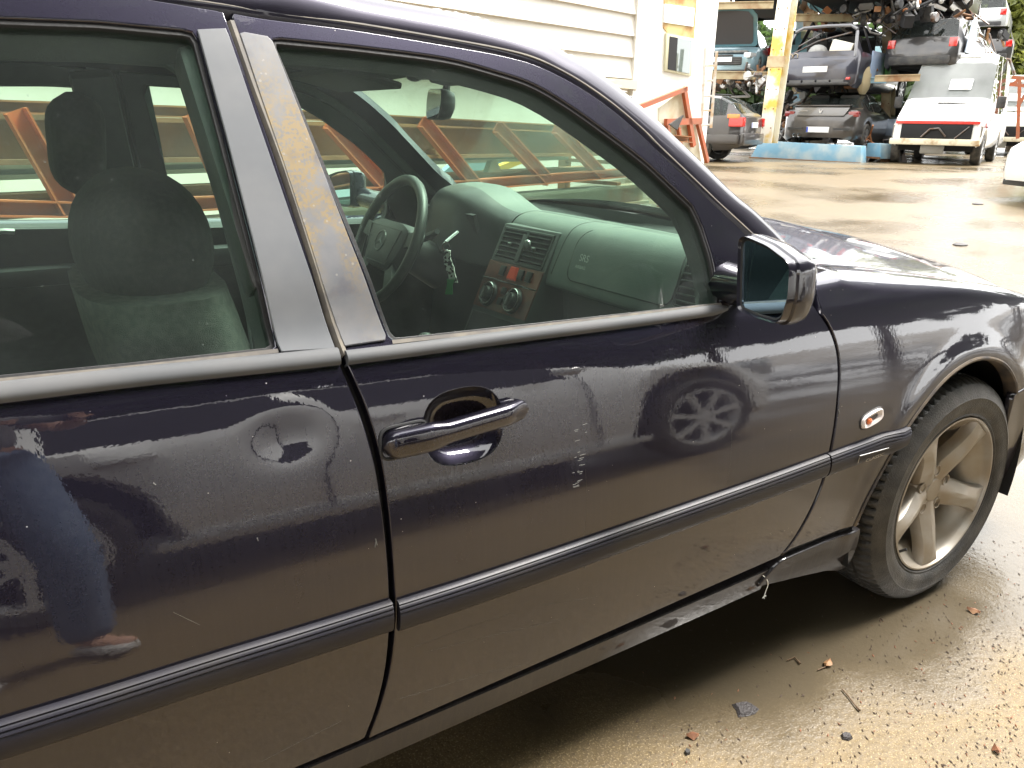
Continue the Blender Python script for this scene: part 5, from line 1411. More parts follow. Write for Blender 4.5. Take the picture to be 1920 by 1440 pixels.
for q in (9, 13):
    a = vv[q]; fwd = fw
    skin('shoe', [a+fwd*-.05-up_*.045, a+fwd*.06-up_*.05, a+fwd*.17-up_*.058], [(0, 1), (1, 2)], [(.045, .045), (.045, .042), (.042, .03)], SHOE, pr)
mb = MB(); hc = PB(0, .025, 1.705); mb.ball(hc, .112, 16, 10, sc=(.92, 1.0, .78)); mb.build('hair', HAIR, pr)
for s in (-.032, .032):
    mb = MB(); mb.ball(PB(s, .118, 1.655), .013); mb.build('eye', mk('eye', (.7, .7, .7), .2), pr)
mb = MB(); mb.tube([PB(0, .115, 1.665), PB(0, .142, 1.622), PB(0, .122, 1.612)], [.009, .014, .010], 8); mb.build('nose', SKIN, pr)
mb = MB(); mb.tube([PB(-.022, .112, 1.583), PB(0, .120, 1.580), PB(.022, .112, 1.583)], [.004, .006, .004], 6); mb.build('mouth', mk('lips', (.4, .17, .14), .5), pr)
for s in (-1, 1):                                                # hands: palm, four fingers behind the phone edge, thumb in front
    wr = PB(s*.115, .345, 1.185); pal = PB(s*.100, .372, 1.200)
    hv = [wr, pal, PB(s*.092, .388, 1.212)]; he = [(0, 1), (1, 2)]; hr_ = [(.024, .018), (.034, .015), (.030, .012)]
    for k, (dz, ln) in enumerate(((.030, .062), (.012, .070), (-.006, .066), (-.022, .052))):
        i0 = len(hv); hv += [PB(s*.094, .392, 1.206+dz), PB(s*.086, .408, 1.207+dz), PB(s*(.086-ln*.45), .411, 1.208+dz)]
        he += [(2, i0), (i0, i0+1), (i0+1, i0+2)]; hr_ += [.0095, .0088, .0075]
    i0 = len(hv); hv += [PB(s*.092, .366, 1.222), PB(s*.068, .376, 1.236), PB(s*.048, .380, 1.240)]; he += [(1, i0), (i0, i0+1), (i0+1, i0+2)]; hr_ += [.012, .010, .009]
    skin('hand', hv, he, hr_, SKIN, pr, root=0, sub=1)
ph = thing('phone', 'black phone held in both hands of the person in jeans', 'phone', tuple(CAM-fw*.014))
mb = MB(); mb.bar(CAM-fw*.014-rt_*.072, CAM-fw*.014+rt_*.072, .008, .072, up=up_); mb.build('phone_body', VBLK, ph, bevel=.002)

# ------------------------------------------------------------------ trees
def bark(): return mk('bark', (.10, .075, .05), .9, col2=(.05, .04, .03), nscale=12, bump=.5, bscale=30)
BARK = bark()
def leafmat(name, a, b):
    m, N, L, bs = nt(name); v = N.new('ShaderNodeTexCoord').outputs['Object']
    f = node_noise(N, L, v, 1.3, 5, .35, .65); g = node_noise(N, L, v, 14, 2, .3, .7)
    L.new(node_mix(N, L, node_math(N, L, 'ADD', node_math(N, L, 'MULTIPLY', f, .6), node_math(N, L, 'MULTIPLY', g, .4)), a, b), bs.inputs['Base Color'])
    bs.inputs['Roughness'].default_value = .5
    tl = N.new('ShaderNodeBsdfTranslucent'); tl.inputs[0].default_value = (*[min(1, c*1.6) for c in b], 1)
    ms = N.new('ShaderNodeMixShader'); ms.inputs[0].default_value = .4
    out = [n for n in N if n.type == 'OUTPUT_MATERIAL'][0]
    L.new(bs.outputs[0], ms.inputs[1]); L.new(tl.outputs[0], ms.inputs[2]); L.new(ms.outputs[0], out.inputs['Surface'])
    return m
LEAF_D = leafmat('dark leaves', (.020, .034, .014), (.045, .075, .022))
LEAF_L = leafmat('bright leaves', (.085, .115, .022), (.19, .20, .045))
def tree(loc, h, rad, leaf, label, group=None, n=5200, size=.22, seed=0, trunk=.16, low=.25):
    R = np.random.default_rng(seed)
    t = thing('tree', label, 'tree', loc, group, local=True)
    m = MB(); top = np.array((R.normal(0, .3), R.normal(0, .3), h*.82))
    tp_ = cr([(0, 0, -.1), (.05*h*.1, 0, h*.25), tuple(top*np.array((.6, .6, .62))), tuple(top)], 4)
    m.tube(tp_, np.linspace(trunk, .02, len(tp_)), 8)
    cl = []
    for k in range(11):
        z = h*(low+.1+.6*k/11); a = k*2.4+R.uniform(-.4, .4); L_ = rad*R.uniform(.6, 1.0)*(1-.45*(k/11))
        b = np.array((0, 0, z))+top*np.array((1, 1, 0))*(z/h); e = b+np.array((math.cos(a)*L_, math.sin(a)*L_, h*.12))
        m.tube([b, (b+e)/2+np.array((0, 0, .15)), e], [trunk*.35, trunk*.22, .015], 5); cl += [(e, rad*.42), ((b+e)/2+np.array((0, 0, .3)), rad*.36)]
    m.build('trunk', BARK, t)
    for k in range(7): cl.append((np.array((R.normal(0, rad*.35), R.normal(0, rad*.35), h*R.uniform(.72, .98))), rad*.36))
    c = np.array([q[0] for q in cl]); r = np.array([q[1] for q in cl]); pick = R.integers(0, len(cl), n)
    d = R.normal(size=(n, 3)); d /= np.linalg.norm(d, axis=1, keepdims=True)
    P = c[pick]+d*(r[pick]*R.uniform(.35, 1.05, n)**.6)[:, None]*np.array((1, 1, .8))
    P[:, 2] = np.maximum(P[:, 2], h*low*.6)
    u = R.normal(size=(n, 3)); u /= np.linalg.norm(u, axis=1, keepdims=True); w = np.cross(u, R.normal(size=(n, 3))); w /= np.linalg.norm(w, axis=1, keepdims=True)
    s = size*R.uniform(.5, 1.2, (n, 1))
    V = np.stack([P-u*s, P+w*s*.5, P+u*s, P-w*s*.5], 1).reshape(-1, 3)
    me = bpy.data.meshes.new('crown'); me.vertices.add(4*n); me.vertices.foreach_set('co', V.ravel()); me.loops.add(4*n); me.loops.foreach_set('vertex_index', np.arange(4*n)); me.polygons.add(n); me.polygons.foreach_set('loop_start', np.arange(0, 4*n, 4)); me.polygons.foreach_set('loop_total', np.full(n, 4)); me.update()
    stuff(link('crown', me, leaf, t)); return t
desc = ['wide dark evergreen behind the photographer, mirrored in the front window', 'tall dark evergreen behind the silver hatchback', 'dark bushy evergreen behind the left end of the silver hatchback', 'dark spreading evergreen to the left of the photographer', 'slim dark evergreen at the far left behind the photographer', 'low dark evergreen at the right behind the silver hatchback']
for i, (x, y, h, r) in enumerate([(-.5, -8.8, 15.5, 5.0), (4.4, -9.2, 15, 5.0), (-5.4, -8.5, 15.5, 5.0), (-10.5, -6.0, 14, 4.6), (-12.5, -.5, 12.5, 4.2), (9.2, -10.5, 13, 4.6)]):
    tree((x, y, 0), h, r, LEAF_D, desc[i], 'evergreens behind the photographer', n=11000, size=.50, seed=i+1, low=.05)
desc3 = ['tall dark evergreen off to the right of the yard', 'dark evergreen beside the tall one off to the right', 'rounded dark evergreen off to the right, nearest the picture edge', 'broad dark evergreen to the right behind the silver hatchback', 'last dark evergreen of the right-hand row']
for i, (x, y, h, r) in enumerate([(11.5, -8.5, 10, 3.8), (14.5, -5.0, 11, 3.8), (17.5, -1.0, 9.5, 3.4), (8.5, -13.5, 11, 4.0), (19.5, -7.0, 11, 4.0)]):
    tree((x, y, float(yard_z(x, y))), h, r, LEAF_D, desc3[i], 'evergreens to the right of the yard', n=6500, size=.38, seed=i+40, low=.05)
desc2 = ['bright leafy tree beyond the racks, standing clear of the wrecks', 'bright low tree behind the second van at the right edge', 'bright tall tree at the right edge above the orange frame']
for i, (px, d, h, r) in enumerate([(1850, 37, 6.4, 1.7), (1888, 36, 4.2, 1.7), (1918, 40, 8.6, 2.6)]):
    tree(gp(px, d), h, r, LEAF_L, desc2[i], 'trees beyond the yard', n=4200, size=.20, seed=i+20, low=.12)

# ------------------------------------------------------------------ the white clad building beside the car
WD = np.array((.97, .245, 0)); WD /= np.linalg.norm(WD); WN = np.array((-WD[1], WD[0], 0))    # along the wall, away from the camera
WHITE = mk('white painted cladding', (.78, .76, .71), .5, col2=(.70, .67, .60), nscale=1.6, nrange=(.4, .7))
WHITE2 = mk('white painted steel', (.80, .79, .76), .45, col2=(.74, .70, .60), nscale=2.2, nrange=(.5, .75))
PW = CAM+np.array((math.sin(math.radians(40.55)), math.cos(math.radians(40.55)), 0))*14; PW[2] = 0
bl = thing('clad_building', 'long white building with horizontal cladding boards behind the blue saloon', 'building', tuple(PW-WD*9))
mb = MB(); mb.prism([(-19, -.1), (0, -.1), (0, 1.86), (-19, 1.86)], PW, WD, (0, 0, 1), WN, .25); mb.build('wall', WHITE, bl)
mb = MB(); mb.prism([(-19, 1.86), (0, 1.86), (0, 6.2), (-19, 6.2)], PW+WN*.06, WD, (0, 0, 1), WN, .2); mb.build('wall', WHITE, bl)
me0 = None
for k in range(13):
    z = 1.90+k*.322
    if me0 is None:
        mb = MB(); mb.prism([(-.05, 0), (-.05, .02), (-.004, .332), (.03, .332), (.03, 0)], PW-WD*19, WN, (0, 0, 1), WD, 18.9); o0 = mb.build('siding_board', WHITE, bl); me0 = o0.data; l0 = o0.location.copy(); o = o0
    else: o = bpy.data.objects.new('siding_board', me0); COL.objects.link(o); o.parent = bl
    o.location = l0+Vector((0, 0, z))
mb = MB(); mb.prism([(-.09, 1.74), (-.09, 1.88), (0, 1.88), (0, 1.74)], PW-WD*19, WN, (0, 0, 1), WD, 19); mb.build('drip_rail', mk('cream rail', (.62, .56, .42), .5), bl)
mb = MB(); mb.prism([(-.07, 1.5), (-.07, 6.2), (0, 6.2), (0, 1.5)], PW-WD*.10, WN, (0, 0, 1), WD, .12); mb.build('corner_trim', WHITE, bl)
cb = thing('site_cabin', 'white steel cabin with a small sliding window and a rust-stained sign above it', 'cabin', tuple(PW+WD*1.2+np.array((0, 0, .3))))
mb = MB(); P0 = PW+WD*.03-WN*.05
mb.prism([(0, .15), (2.42, .15), (2.42, 4.3), (0, 4.3)], P0, WD, (0, 0, 1), WN, 2.4); mb.build('wall', WHITE2, cb, bevel=.01)
def onw(px, py, off=0.0):
    return onplane(px, py, P0-WN*off, WN)
def wq(c, off):
    return [onw(a, b, off) for a, b in c]
def slab(pts, off, depth, name, mat, parent, bevel=0):
    A = wq(pts, off); B = [p+WN*depth for p in A]; k = len(A)
    return MB().add(A+B, [tuple(range(k)), tuple(range(k, 2*k))[::-1]]+[(i, (i+1) % k, k+(i+1) % k, k+i) for i in range(k)]).build(name, mat, parent, bevel=bevel)
RSTAIN = mk('rust-streaked steel', (.62, .50, .22), .7, col2=(.38, .18, .05), nscale=3.0, nrange=(.42, .62), noised=9)
slab([(1246, -14), (1307, -8), (1301, 80), (1258, 70), (1244, 52)], .012, .02, 'rusted_sheet', RSTAIN, cb)
slab([(1247, 7), (1303, 15), (1300, 50), (1246, 42)], .03, .03, 'sign_board', mk('blank white sign', (.82, .82, .80), .4), cb)
slab([(1250, 62), (1301, 72), (1297, 143), (1247, 133)], .04, .05, 'window_frame', mk('yellowed frame', (.55, .52, .36), .5), cb, .006)
slab([(1256, 68), (1271, 71), (1267, 133), (1252, 130)], .045, .004, 'window_opening', DARK, cb)
slab([(1271, 71), (1297, 76), (1293, 138), (1267, 133)], .047, .004, 'window_pane', mk('reflecting pane', (.10, .14, .13), .05, coat=1), cb)
ld = thing('ladder', 'thin white ladder fixed beside the cabin corner', 'ladder', gp(1328, 15.2))
LADM = mk('white ladder paint', (.75, .74, .70), .5, col2=(.6, .36, .14), nscale=4, nrange=(.5, .65))
for a, b in (((1344, 96), (1333, 240)), ((1322, 90), (1315, 240))):
    mb = MB(); mb.bar(yp(*a, 15.2), yp(*b, 15.2), .05, .05); mb.build('rail', LADM, ld)
for y in (123, 151, 180, 207, 234):
    t = (y-96)/144; mb = MB(); mb.tube([yp(1344-11*t, y, 15.2), yp(1322-7*t, y, 15.2)], .02, 6); mb.build('rung', LADM, ld)

# orange frame leaning at the end of the cabin
ORG = mk('orange red-lead paint', (.42, .10, .035), .55, col2=(.32, .12, .06), nscale=5)
of = thing('steel_frame', 'orange angle-iron frame with a dirty cream sheet leaning before the white cabin', 'steel frame', gp(1290, 13.6))
F0 = PW-WN*.9
def onf(px, py): return onplane(px, py, F0, WN)
for a, b, w in (((1170, 212), (1287, 166), .07), ((1282, 164), (1300, 274), .09), ((1248, 229), (1314, 227), .10), ((1309, 232), (1326, 304), .07), ((1251, 232), (1254, 262), .06), ((1272, 240), (1278, 290), .05)):
    mb = MB(); mb.bar(onf(*a), onf(*b), .06, w, up=(0, 0, 1) if abs(a[0]-b[0]) > abs(a[1]-b[1]) else WD); mb.build('bar', ORG, of)
A = [onf(*q)+WN*.05 for q in ((1240, 202), (1281, 172), (1310, 228), (1320, 310), (1240, 310))]; B = [p+WN*.02 for p in A]
MB().add(A+B, [tuple(range(5)), tuple(range(5, 10))[::-1]]+[(i, (i+1) % 5, 5+(i+1) % 5, 5+i) for i in range(5)]).build('backing_sheet', mk('dirty cream sheet', (.70, .66, .52), .6, col2=(.45, .36, .18), nscale=2.5, nrange=(.45, .7)), of)
tf = thing('metal_scrap', 'small pointed black sheet sticking up beside the orange frame', 'scrap metal', tuple(onf(1245, 240)-WN*.2))
A = [onf(*q)-WN*.2 for q in ((1236, 233), (1262, 216), (1250, 243))]; MB().add(A+[p+WN*.03 for p in A], [(0, 1, 2), (5, 4, 3), (0, 1, 4, 3), (1, 2, 5, 4), (2, 0, 3, 5)]).build('sheet', BLKP, tf)

# ------------------------------------------------------------------ steel stock lying along the wall, seen through the windows
P2 = np.array((-1.3, 2.2, 0))
RBEAM = mk('rusty beam', (.17, .105, .06), .7, col2=(.34, .16, .06), nscale=2.2, nrange=(.4, .66), bump=.2, bscale=30, noised=8)
GBEAM = mk('weathered grey-green beam', (.26, .29, .23), .6, col2=(.30, .17, .09), nscale=2.0, nrange=(.52, .7))
def ibeam(u0, u1, y, z0, z1, wf, mat, label, dz=0.0):
    o = P2+WN*y; tfk = .022
    b = thing('steel_beam', label, 'steel beam', tuple(o+WD*(u0+u1)/2+np.array((0, 0, z0))), 'steel beams stacked along the white wall')
    h = z1-z0; prof = [(-wf/2, 0), (wf/2, 0), (wf/2, tfk), (.01, tfk), (.01, h-tfk), (wf/2, h-tfk), (wf/2, h), (-wf/2, h), (-wf/2, h-tfk), (-.01, h-tfk), (-.01, tfk), (-wf/2, tfk)]
    A = [o+WD*u0+WN*p+np.array((0, 0, z0+q)) for p, q in prof]; B = [o+WD*u1+WN*p+np.array((0, 0, z0+q+dz)) for p, q in prof]; k = 12
    MB().add(A+B, [tuple(range(k)), tuple(range(k, 2*k))[::-1]]+[(i, (i+1) % k, k+(i+1) % k, k+i) for i in range(k)]).build('beam', mat, b, smooth=20)
ibeam(-5, 4.2, .35, 1.035, 1.245, .16, RBEAM, 'rusty brown beam, topmost of the stack seen through the car windows', -.09)
ibeam(-5, 3.5, .55, .915, .985, .14, GBEAM, 'grey-green beam just below the topmost rusty one')
ibeam(-5, 3.8, .50, .745, .855, .14, RBEAM, 'rusty beam in the middle of the stack')
ibeam(-5, 4.5, .42, .52, .69, .16, GBEAM, 'grey-green beam near the bottom of the stack')
ibeam(-5, 4.5, .45, .25, .46, .16, RBEAM, 'lowest rusty beam of the stack')
rk = thing('beam_rack', 'dark steel rack arms carrying the stacked beams', 'rack', tuple(P2+WN*.75))
for u in (-4.2, -2.2, -.1, 1.9, 3.9):
    mb = MB(); mb.bar(P2+WD*u+WN*.85, P2+WD*u+WN*.85+np.array((0, 0, 1.02)), .08, .08, up=WD); mb.build('post', RBEAM, rk)
    for z in (.23, .50, .72, .89, 1.01): mb = MB(); mb.bar(P2+WD*u+WN*.85+np.array((0, 0, z)), P2+WD*u+WN*.25+np.array((0, 0, z)), .05, .028); mb.build('arm', RBEAM, rk)
    mb = MB(); mb.prism([(0, 0), (.14, 0), (.09, .08), (.04, .08)], P2+WD*(u+.5)+WN*.3+np.array((0, 0, .86)), WD, (0, 0, 1), WN, .05); mb.build('gusset', GBEAM, rk)
tr = thing('orange_truss', 'orange painted steel truss with slanting struts lying behind the blue saloon', 'truss', tuple(P2))
ORG2 = mk('orange truss paint', (.52, .13, .04), .5, col2=(.40, .15, .07), nscale=4)
def ontr(px, py): return onplane(px, py, P2, WN)
def channel(a, b, w, d, name, mat, parent):
    a, b = np.array(a), np.array(b); t = (b-a)/np.linalg.norm(b-a); s = np.cross(t, WN); s /= np.linalg.norm(s)
    m = MB()
    m.bar(a, b, .008, w, up=s); m.bar(a+s*w/2-WN*d/2, b+s*w/2-WN*d/2, d, .008, up=s); m.bar(a-s*w/2-WN*d/2, b-s*w/2-WN*d/2, d, .008, up=s)
    return m.build(name, mat, parent)
for (a, b) in (((25, 208), (130, 395)), ((612, 230), (740, 372)), ((788, 228), (890, 352)), ((928, 238), (1022, 338)), ((1038, 240), (1122, 326)), ((1130, 246), (1200, 322))):
    channel(ontr(*a), ontr(*b), .075, .05, 'strut', ORG2, tr)
a_ = ontr(25, 208); b_ = ontr(130, 395)
for k in (1, 2): channel(a_-WD*.98*k, b_-WD*.98*k, .075, .05, 'strut', ORG2, tr)
channel(a_+WD*.72, b_+WD*.72, .075, .05, 'strut', ORG2, tr)
lo_ = [ontr(-900, 372), ontr(130, 392), ontr(560, 372), ontr(880, 346), ontr(1260, 316)]
for p, q in zip(lo_[:-1], lo_[1:]): channel(p, q, .06, .05, 'bottom_chord', ORG2, tr)
hi_ = [ontr(-900, 200), ontr(0, 200), ontr(600, 217), ontr(1100, 244), ontr(1300, 262)]
hi_ = [p+WN*.06 for p in hi_]
for p, q in zip(hi_[:-1], hi_[1:]): channel(p, q, .045, .06, 'top_chord', mk('rust-orange chord', (.40, .20, .08), .6, col2=(.30, .13, .06), nscale=5), tr)
bp_ = thing('sheet_metal', 'pale blue folded sheet lying slanted behind the truss', 'sheet metal', tuple(ontr(1080, 300)+WN*.9))
A = [ontr(*q)+WN*.9 for q in ((985, 345), (1010, 322), (1185, 268), (1200, 290), (1060, 345))]; B = [p+WN*.06 for p in A]
MB().add(A+B, [tuple(range(5)), tuple(range(5, 10))[::-1]]+[(i, (i+1) % 5, 5+(i+1) % 5, 5+i) for i in range(5)]).build('sheet', mk('faded blue paint', (.22, .36, .42), .5), bp_)
yb = thing('yellow_bar', 'yellow painted bar lying on the pale blue sheet', 'metal bar', tuple(ontr(1100, 310)+WN*.7))
mb = MB(); mb.bar(ontr(1040, 336)+WN*.7, ontr(1130, 296)+WN*.7, .06, .05); mb.build('bar', mk('yellow paint', (.70, .45, .03), .5), yb)
# ================================================================== THE YARD: racks of wrecked cars, vans
def place(px, dist, heading, dz=0.0, z=None):
    p = gp(px, dist); return (p[0], p[1], (p[2]+dz) if z is None else z), AZ(heading)
def place_at(px, py, dist, heading, h, dx=0.0):
    # local point (dx, 0, h) of the thing is seen at the photo position
    p = yp(px, py, dist); a = AZ(heading); return (p[0]-dx*math.cos(a), p[1]-dx*math.sin(a), p[2]-h), a
def details_rear(root, wb, zl, lamp=(.62, .80, .16, .24), mat=None, xr=0.0):
    for s in (1, -1): lampbox(root, (xr+.07, s*lamp[0], lamp[1]), (.16, lamp[2], lamp[3]), mat or REDL, 'tail_light', .025)

# --- dark grey estate standing on the ground by the cabin corner
ESTATE = simple_paint('dark grey paint', (.045, .042, .042), dirty=.15)
p = yp(1388, 290, 18.4)
ec = thing('estate_car', 'dark grey estate car with a red and orange tail light, parked by the cabin corner', 'car', (p[0], p[1]-.0, float(yard_z(p[0], p[1]))), local=True, rz=AZ(-26))
off = np.array((0, .70, 0))
st = [(0, .70, .42, .92, .96), (.06, .80, .34, .98, 1.02), (.30, .87, .27, 1.0, 1.26), (.62, .895, .25, .99, 1.40), (1.2, .90, .23, .97, 1.44), (2.2, .90, .22, .95, 1.45), (2.9, .90, .22, .93, 1.36), (3.45, .89, .22, .93, .96), (4.2, .86, .22, .84, .86), (4.7, .70, .3, .66, .68)]
shell(ec, st, ESTATE, wins=[(.40, .98), (1.06, 1.95), (2.03, 3.2)], screen=(2.85, 3.45), rear=(.08, .60), wheels=[(1.0, .32), (3.85, .32)])
for x in (1.0, 3.85):
    for s in (1, -1): cwheel(ec, x, s*.885, .32, s)
for s in (1, -1):
    lampbox(ec, (.14, s*.80, .86), (.34, .16, .20), REDL, 'tail_light', .03); lampbox(ec, (.22, s*.84, .98), (.26, .10, .09), AMBER, 'indicator_lamp', .02)
mb = MB(); mb.box((.02, 0, .50), (.16, 1.62, .26)); mb.box((.45, .84, .50), (.8, .12, .22)); mb.box((.45, -.84, .50), (.8, .12, .22)); mb.build('rear_bumper', ESTATE, ec, bevel=.05)
plate(ec, (-.03, 0, .80)); mb = MB(); mb.box((.03, 0, .98), (.04, 1.2, .02)); mb.build('tailgate_trim', CHROME, ec)
for s in (1, -1): mb = MB(); mb.tube([(.75, s*.60, 1.46), (1.6, s*.60, 1.50), (2.7, s*.58, 1.45)], .018, 6); mb.build('roof_rail', BLKP, ec)
for c in list(ec.children): c.location += Vector((0, -.80, 0))

# --- blue-grey hatchback with its bonnet up, on the first shelf
I30 = simple_paint('pale blue paint', (.30, .43, .49), metal=.5, dirty=.1)
(loc, rz) = place_at(1354, 112, 22.6, 236, .555)
ib = thing('hatchback_car', 'pale blue hatchback with its bonnet propped open, on the first shelf of the rack', 'car', loc, local=True, rz=rz)
st = [(-3.4, .80, .3, .95, 1.0), (-3.0, .87, .24, .95, 1.40), (-2.0, .88, .22, .93, 1.47), (-1.5, .88, .22, .92, 1.43), (-.95, .88, .22, .90, 1.08), (-.72, .87, .22, .86, .88), (-.35, .86, .22, .72, .74), (-.12, .80, .22, .66, .68), (0, .62, .26, .60, .61)]
shell(ib, st, I30, wins=[(-2.9, -2.1), (-2.0, -1.0)], screen=(-1.5, -.74), wheels=[(-.85, .31), (-2.9, .31)])
mb = MB(); hp_ = [(-.72, -.70), (-.66, -.76), (.10, -.74), (.28, -.60), (.33, 0), (.28, .60), (.10, .74), (-.66, .76), (-.72, .70)]
R_ = Matrix.Rotation(math.radians(-58), 3, 'Y')
V = []
for dz in (0, -.03):
    for a, b in hp_: V.append(np.array((-.74, 0, .93))+np.array(R_ @ Vector((a+.72, b, dz+.05*math.cos(b*1.6)))))
mb.add(V, [tuple(range(9)), tuple(range(9, 18))[::-1]]+[(i, (i+1) % 9, 9+(i+1) % 9, 9+i) for i in range(9)]); bo = mb.build('bonnet', simple_paint('teal bonnet edge', (.06, .15, .17)), ib)
V = [v+np.array(R_ @ Vector((0, 0, -.012))) for v in V[9:]]; c_ = sum(V)/9; V = [c_+(v-c_)*.86 for v in V]
MB().add(V, [tuple(range(9))]).build('bonnet_liner', mk('grey bonnet felt', (.055, .05, .048), .95), bo)
mb = MB(); mb.box((-.40, 0, .76), (.5, 1.2, .06)); mb.build('engine_cover', mk('engine grey', (.10, .10, .10), .6, col2=(.2, .19, .17), nscale=12), ib, bevel=.02)
mb = MB(); mb.box((.015, 0, .52), (.06, 1.02, .20)); mb.build('grille', BLKP, ib, bevel=.03)
for z in (.45, .50, .55, .60): mb = MB(); mb.box((.05, 0, z), (.02, .95, .012)); mb.build('grille_bar', mk('grille bar', (.07, .07, .07), .5), ib)
mb = MB(); mb.box((.02, 0, .655), (.05, .55, .05)); mb.build('slot_grille', BLKP, ib, bevel=.015)
plate(ib, (.075, 0, .555), nx=1)
for s in (1, -1):
    lampbox(ib, (-.17, s*.68, .66), (.36, .20, .14), HEADL, 'headlight', .04, R=Matrix.Rotation(-s*.35, 3, 'Z')); lampbox(ib, (-.06, s*.62, .40), (.06, .22, .10), HEADL, 'fog_lamp', .02)
    cwheel(ib, -.85, s*.86, .31, s)
mb = MB(); mb.box((.0, 0, .285), (.10, 1.3, .05)); mb.build('lower_lip', BLKP, ib, bevel=.02)

# --- black coupe on the blue base beam
COUPE = simple_paint('black brown paint', (.030, .026, .024), dirty=.3)
(loc, rz) = place_at(1533, 243, 21.2, 70, .50)
cp = thing('coupe_car', 'black coupe seen from behind with its boot ajar, standing on the blue base beam', 'car', loc, local=True, rz=rz)
st = [(0, .62, .32, .66, .68), (.06, .80, .26, .82, .84), (.16, .87, .22, .93, .95), (.55, .91, .2, .97, 1.0), (1.0, .91, .2, .96, 1.24), (1.55, .91, .2, .93, 1.38), (2.2, .91, .2, .90, 1.38), (2.8, .91, .2, .88, 1.05), (3.05, .90, .2, .87, .90), (4.1, .84, .2, .72, .74), (4.4, .66, .26, .6, .61)]
shell(cp, st, COUPE, wins=[(.95, 1.5), (1.6, 2.75)], screen=(2.3, 3.05), rear=(.58, 1.52), wheels=[(.95, .33), (3.55, .33)], lean=.5)
for s in (1, -1):
    cwheel(cp, .95, s*.90, .33, s); lampbox(cp, (.17, s*.76, .86), (.20, .24, .13), mk('dark red lamp', (.20, .02, .02), .15, coat=1), 'tail_light', .03)
    mb = MB(); mb.box((.03, s*.55, .52), (.06, .40, .07)); mb.build('diffuser_vent', BLKP, cp, bevel=.012)
    for k in (-1, 0, 1): mb = MB(); mb.box((-.005, s*.55, .52+k*.02), (.03, .36, .006)); mb.build('vent_bar', mk('vent grey', (.12, .12, .12), .4), cp)
plate(cp, (-.01, 0, .50), w=.54, h=.13)
for y in (.42, .54): mb = MB(); mb.lathe([(.045, -.03), (.05, -.02), (.05, .2), (.036, .2), (.036, -.02), (.045, -.03)], (-.0, y, .36), axis=0, n=14); mb.build('exhaust_tip', CHROME, cp)
BOOT = simple_paint('dusty grey boot lid', (.10, .095, .09), dirty=.2)
mb = MB(); mb.prism([(-.56, -.11), (.56, -.11), (.66, .10), (-.66, .10)], (.06, 0, .92), (0, 1, 0), (.35, 0, .93), (1, 0, 0), .05); b_ = mb.build('boot_lid', BOOT, cp, bevel=.012)
mb = MB(); mb.prism([(-.66, 0), (.66, 0), (.60, .5), (-.60, .5)], (.08, 0, 1.03), (0, 1, 0), (1, 0, .06), (0, 0, 1), .035); mb.build('boot_top', COUPE, b_, bevel=.012)
mb = MB(); mb.add([(.03, -.05, .97), (.03, .0, .93), (.03, .05, .97), (.03, .03, .90), (.03, 0, .86), (.03, -.03, .90)], [(0, 1, 5), (1, 2, 3), (1, 3, 4, 5)]); mb.build('boot_emblem', CHROME, b_)
mb = MB(); mb.box((.035, .42, .93), (.01, .22, .018)); mb.build('boot_badge', CHROME, b_)

# --- navy hatchback without tailgate on the first shelf
NAVY = simple_paint('navy paint', (.022, .024, .040), dirty=.2)
(loc, rz) = place_at(1528, 130, 21.9, 73, .62)
nv = thing('hatchback_car', 'navy blue hatchback without its tailgate, loaded with loose parts, on the first shelf', 'car', (loc[0], loc[1], loc[2]-.10), local=True, rz=rz); nv.scale = (1.16, 1.16, 1.16)
st = [(0, .66, .40, .60, .62), (.05, .82, .30, .80, .82), (.10, .86, .26, .84, .86), (.16, .87, .25, .95, 1.20), (.42, .88, .24, .96, 1.50), (.9, .89, .22, .95, 1.55), (2.0, .89, .22, .92, 1.53), (2.6, .89, .22, .90, 1.20), (2.95, .88, .22, .88, .92), (3.8, .84, .22, .74, .76), (4.15, .66, .26, .6, .61)]
shell(nv, st, NAVY, wins=[(.35, .82), (1.0, 1.72), (1.82, 2.75)], screen=(2.2, 2.95), rear=(.12, .46), wheels=[(.78, .31), (3.35, .31)], glass=False)
for s in (1, -1):
    lampbox(nv, (.03, s*.62, .43), (.05, .26, .05), REDL, 'reflector', .01)
    mb = MB(); mb.tube([(.12, s*.76, .86), (.15, s*.74, 1.05), (.34, s*.66, 1.36)], .035, 6); mb.tube([(.34, s*.66, 1.40), (.40, s*.5, 1.485), (.40, 0, 1.50)], .035, 6); mb.build('tailgate_frame', mk('sky-lit edge grey', (.13, .13, .14), .35, coat=.5), nv)  # sky reflection along the opening's edges painted in as a lighter grey
plate(nv, (.0, 0, .62), w=.52, blue=False)
mb = MB(); mb.box((.0, 0, .33), (.10, 1.5, .06)); mb.build('bumper_lip', BLKP, nv, bevel=.02)
for y in (-.5, -.2, .1, .4): mb = MB(); mb.box((.02, y, .385), (.06, .26, .05)); mb.build('bumper_slot', mk('slot grey', (.10, .10, .10), .6), nv)
mb = MB(); mb.box((.30, -.42, 1.00), (.30, .46, .34), R=Matrix.Rotation(.25, 3, 'X')); mb.build('loose_panel', mk('off-white plastic', (.60, .56, .48), .5), nv, bevel=.04)
mb = MB(); mb.tube([(.18, .62, .95), (.5, .2, 1.22), (.5, -.5, 1.36)], .02, 6); mb.tube([(.2, .5, 1.1), (.5, .1, 1.4)], .015, 6); mb.build('loose_rods', SCRAP, nv)
for y in (.62, .50): mb = MB(); mb.lathe([(.05, -.03), (.06, -.02), (.06, .12), (.045, .12), (.045, -.02)], (.12, y, .90), axis=0, n=12); mb.build('loose_pipe', mk('tan pipe', (.40, .33, .22), .5), nv)
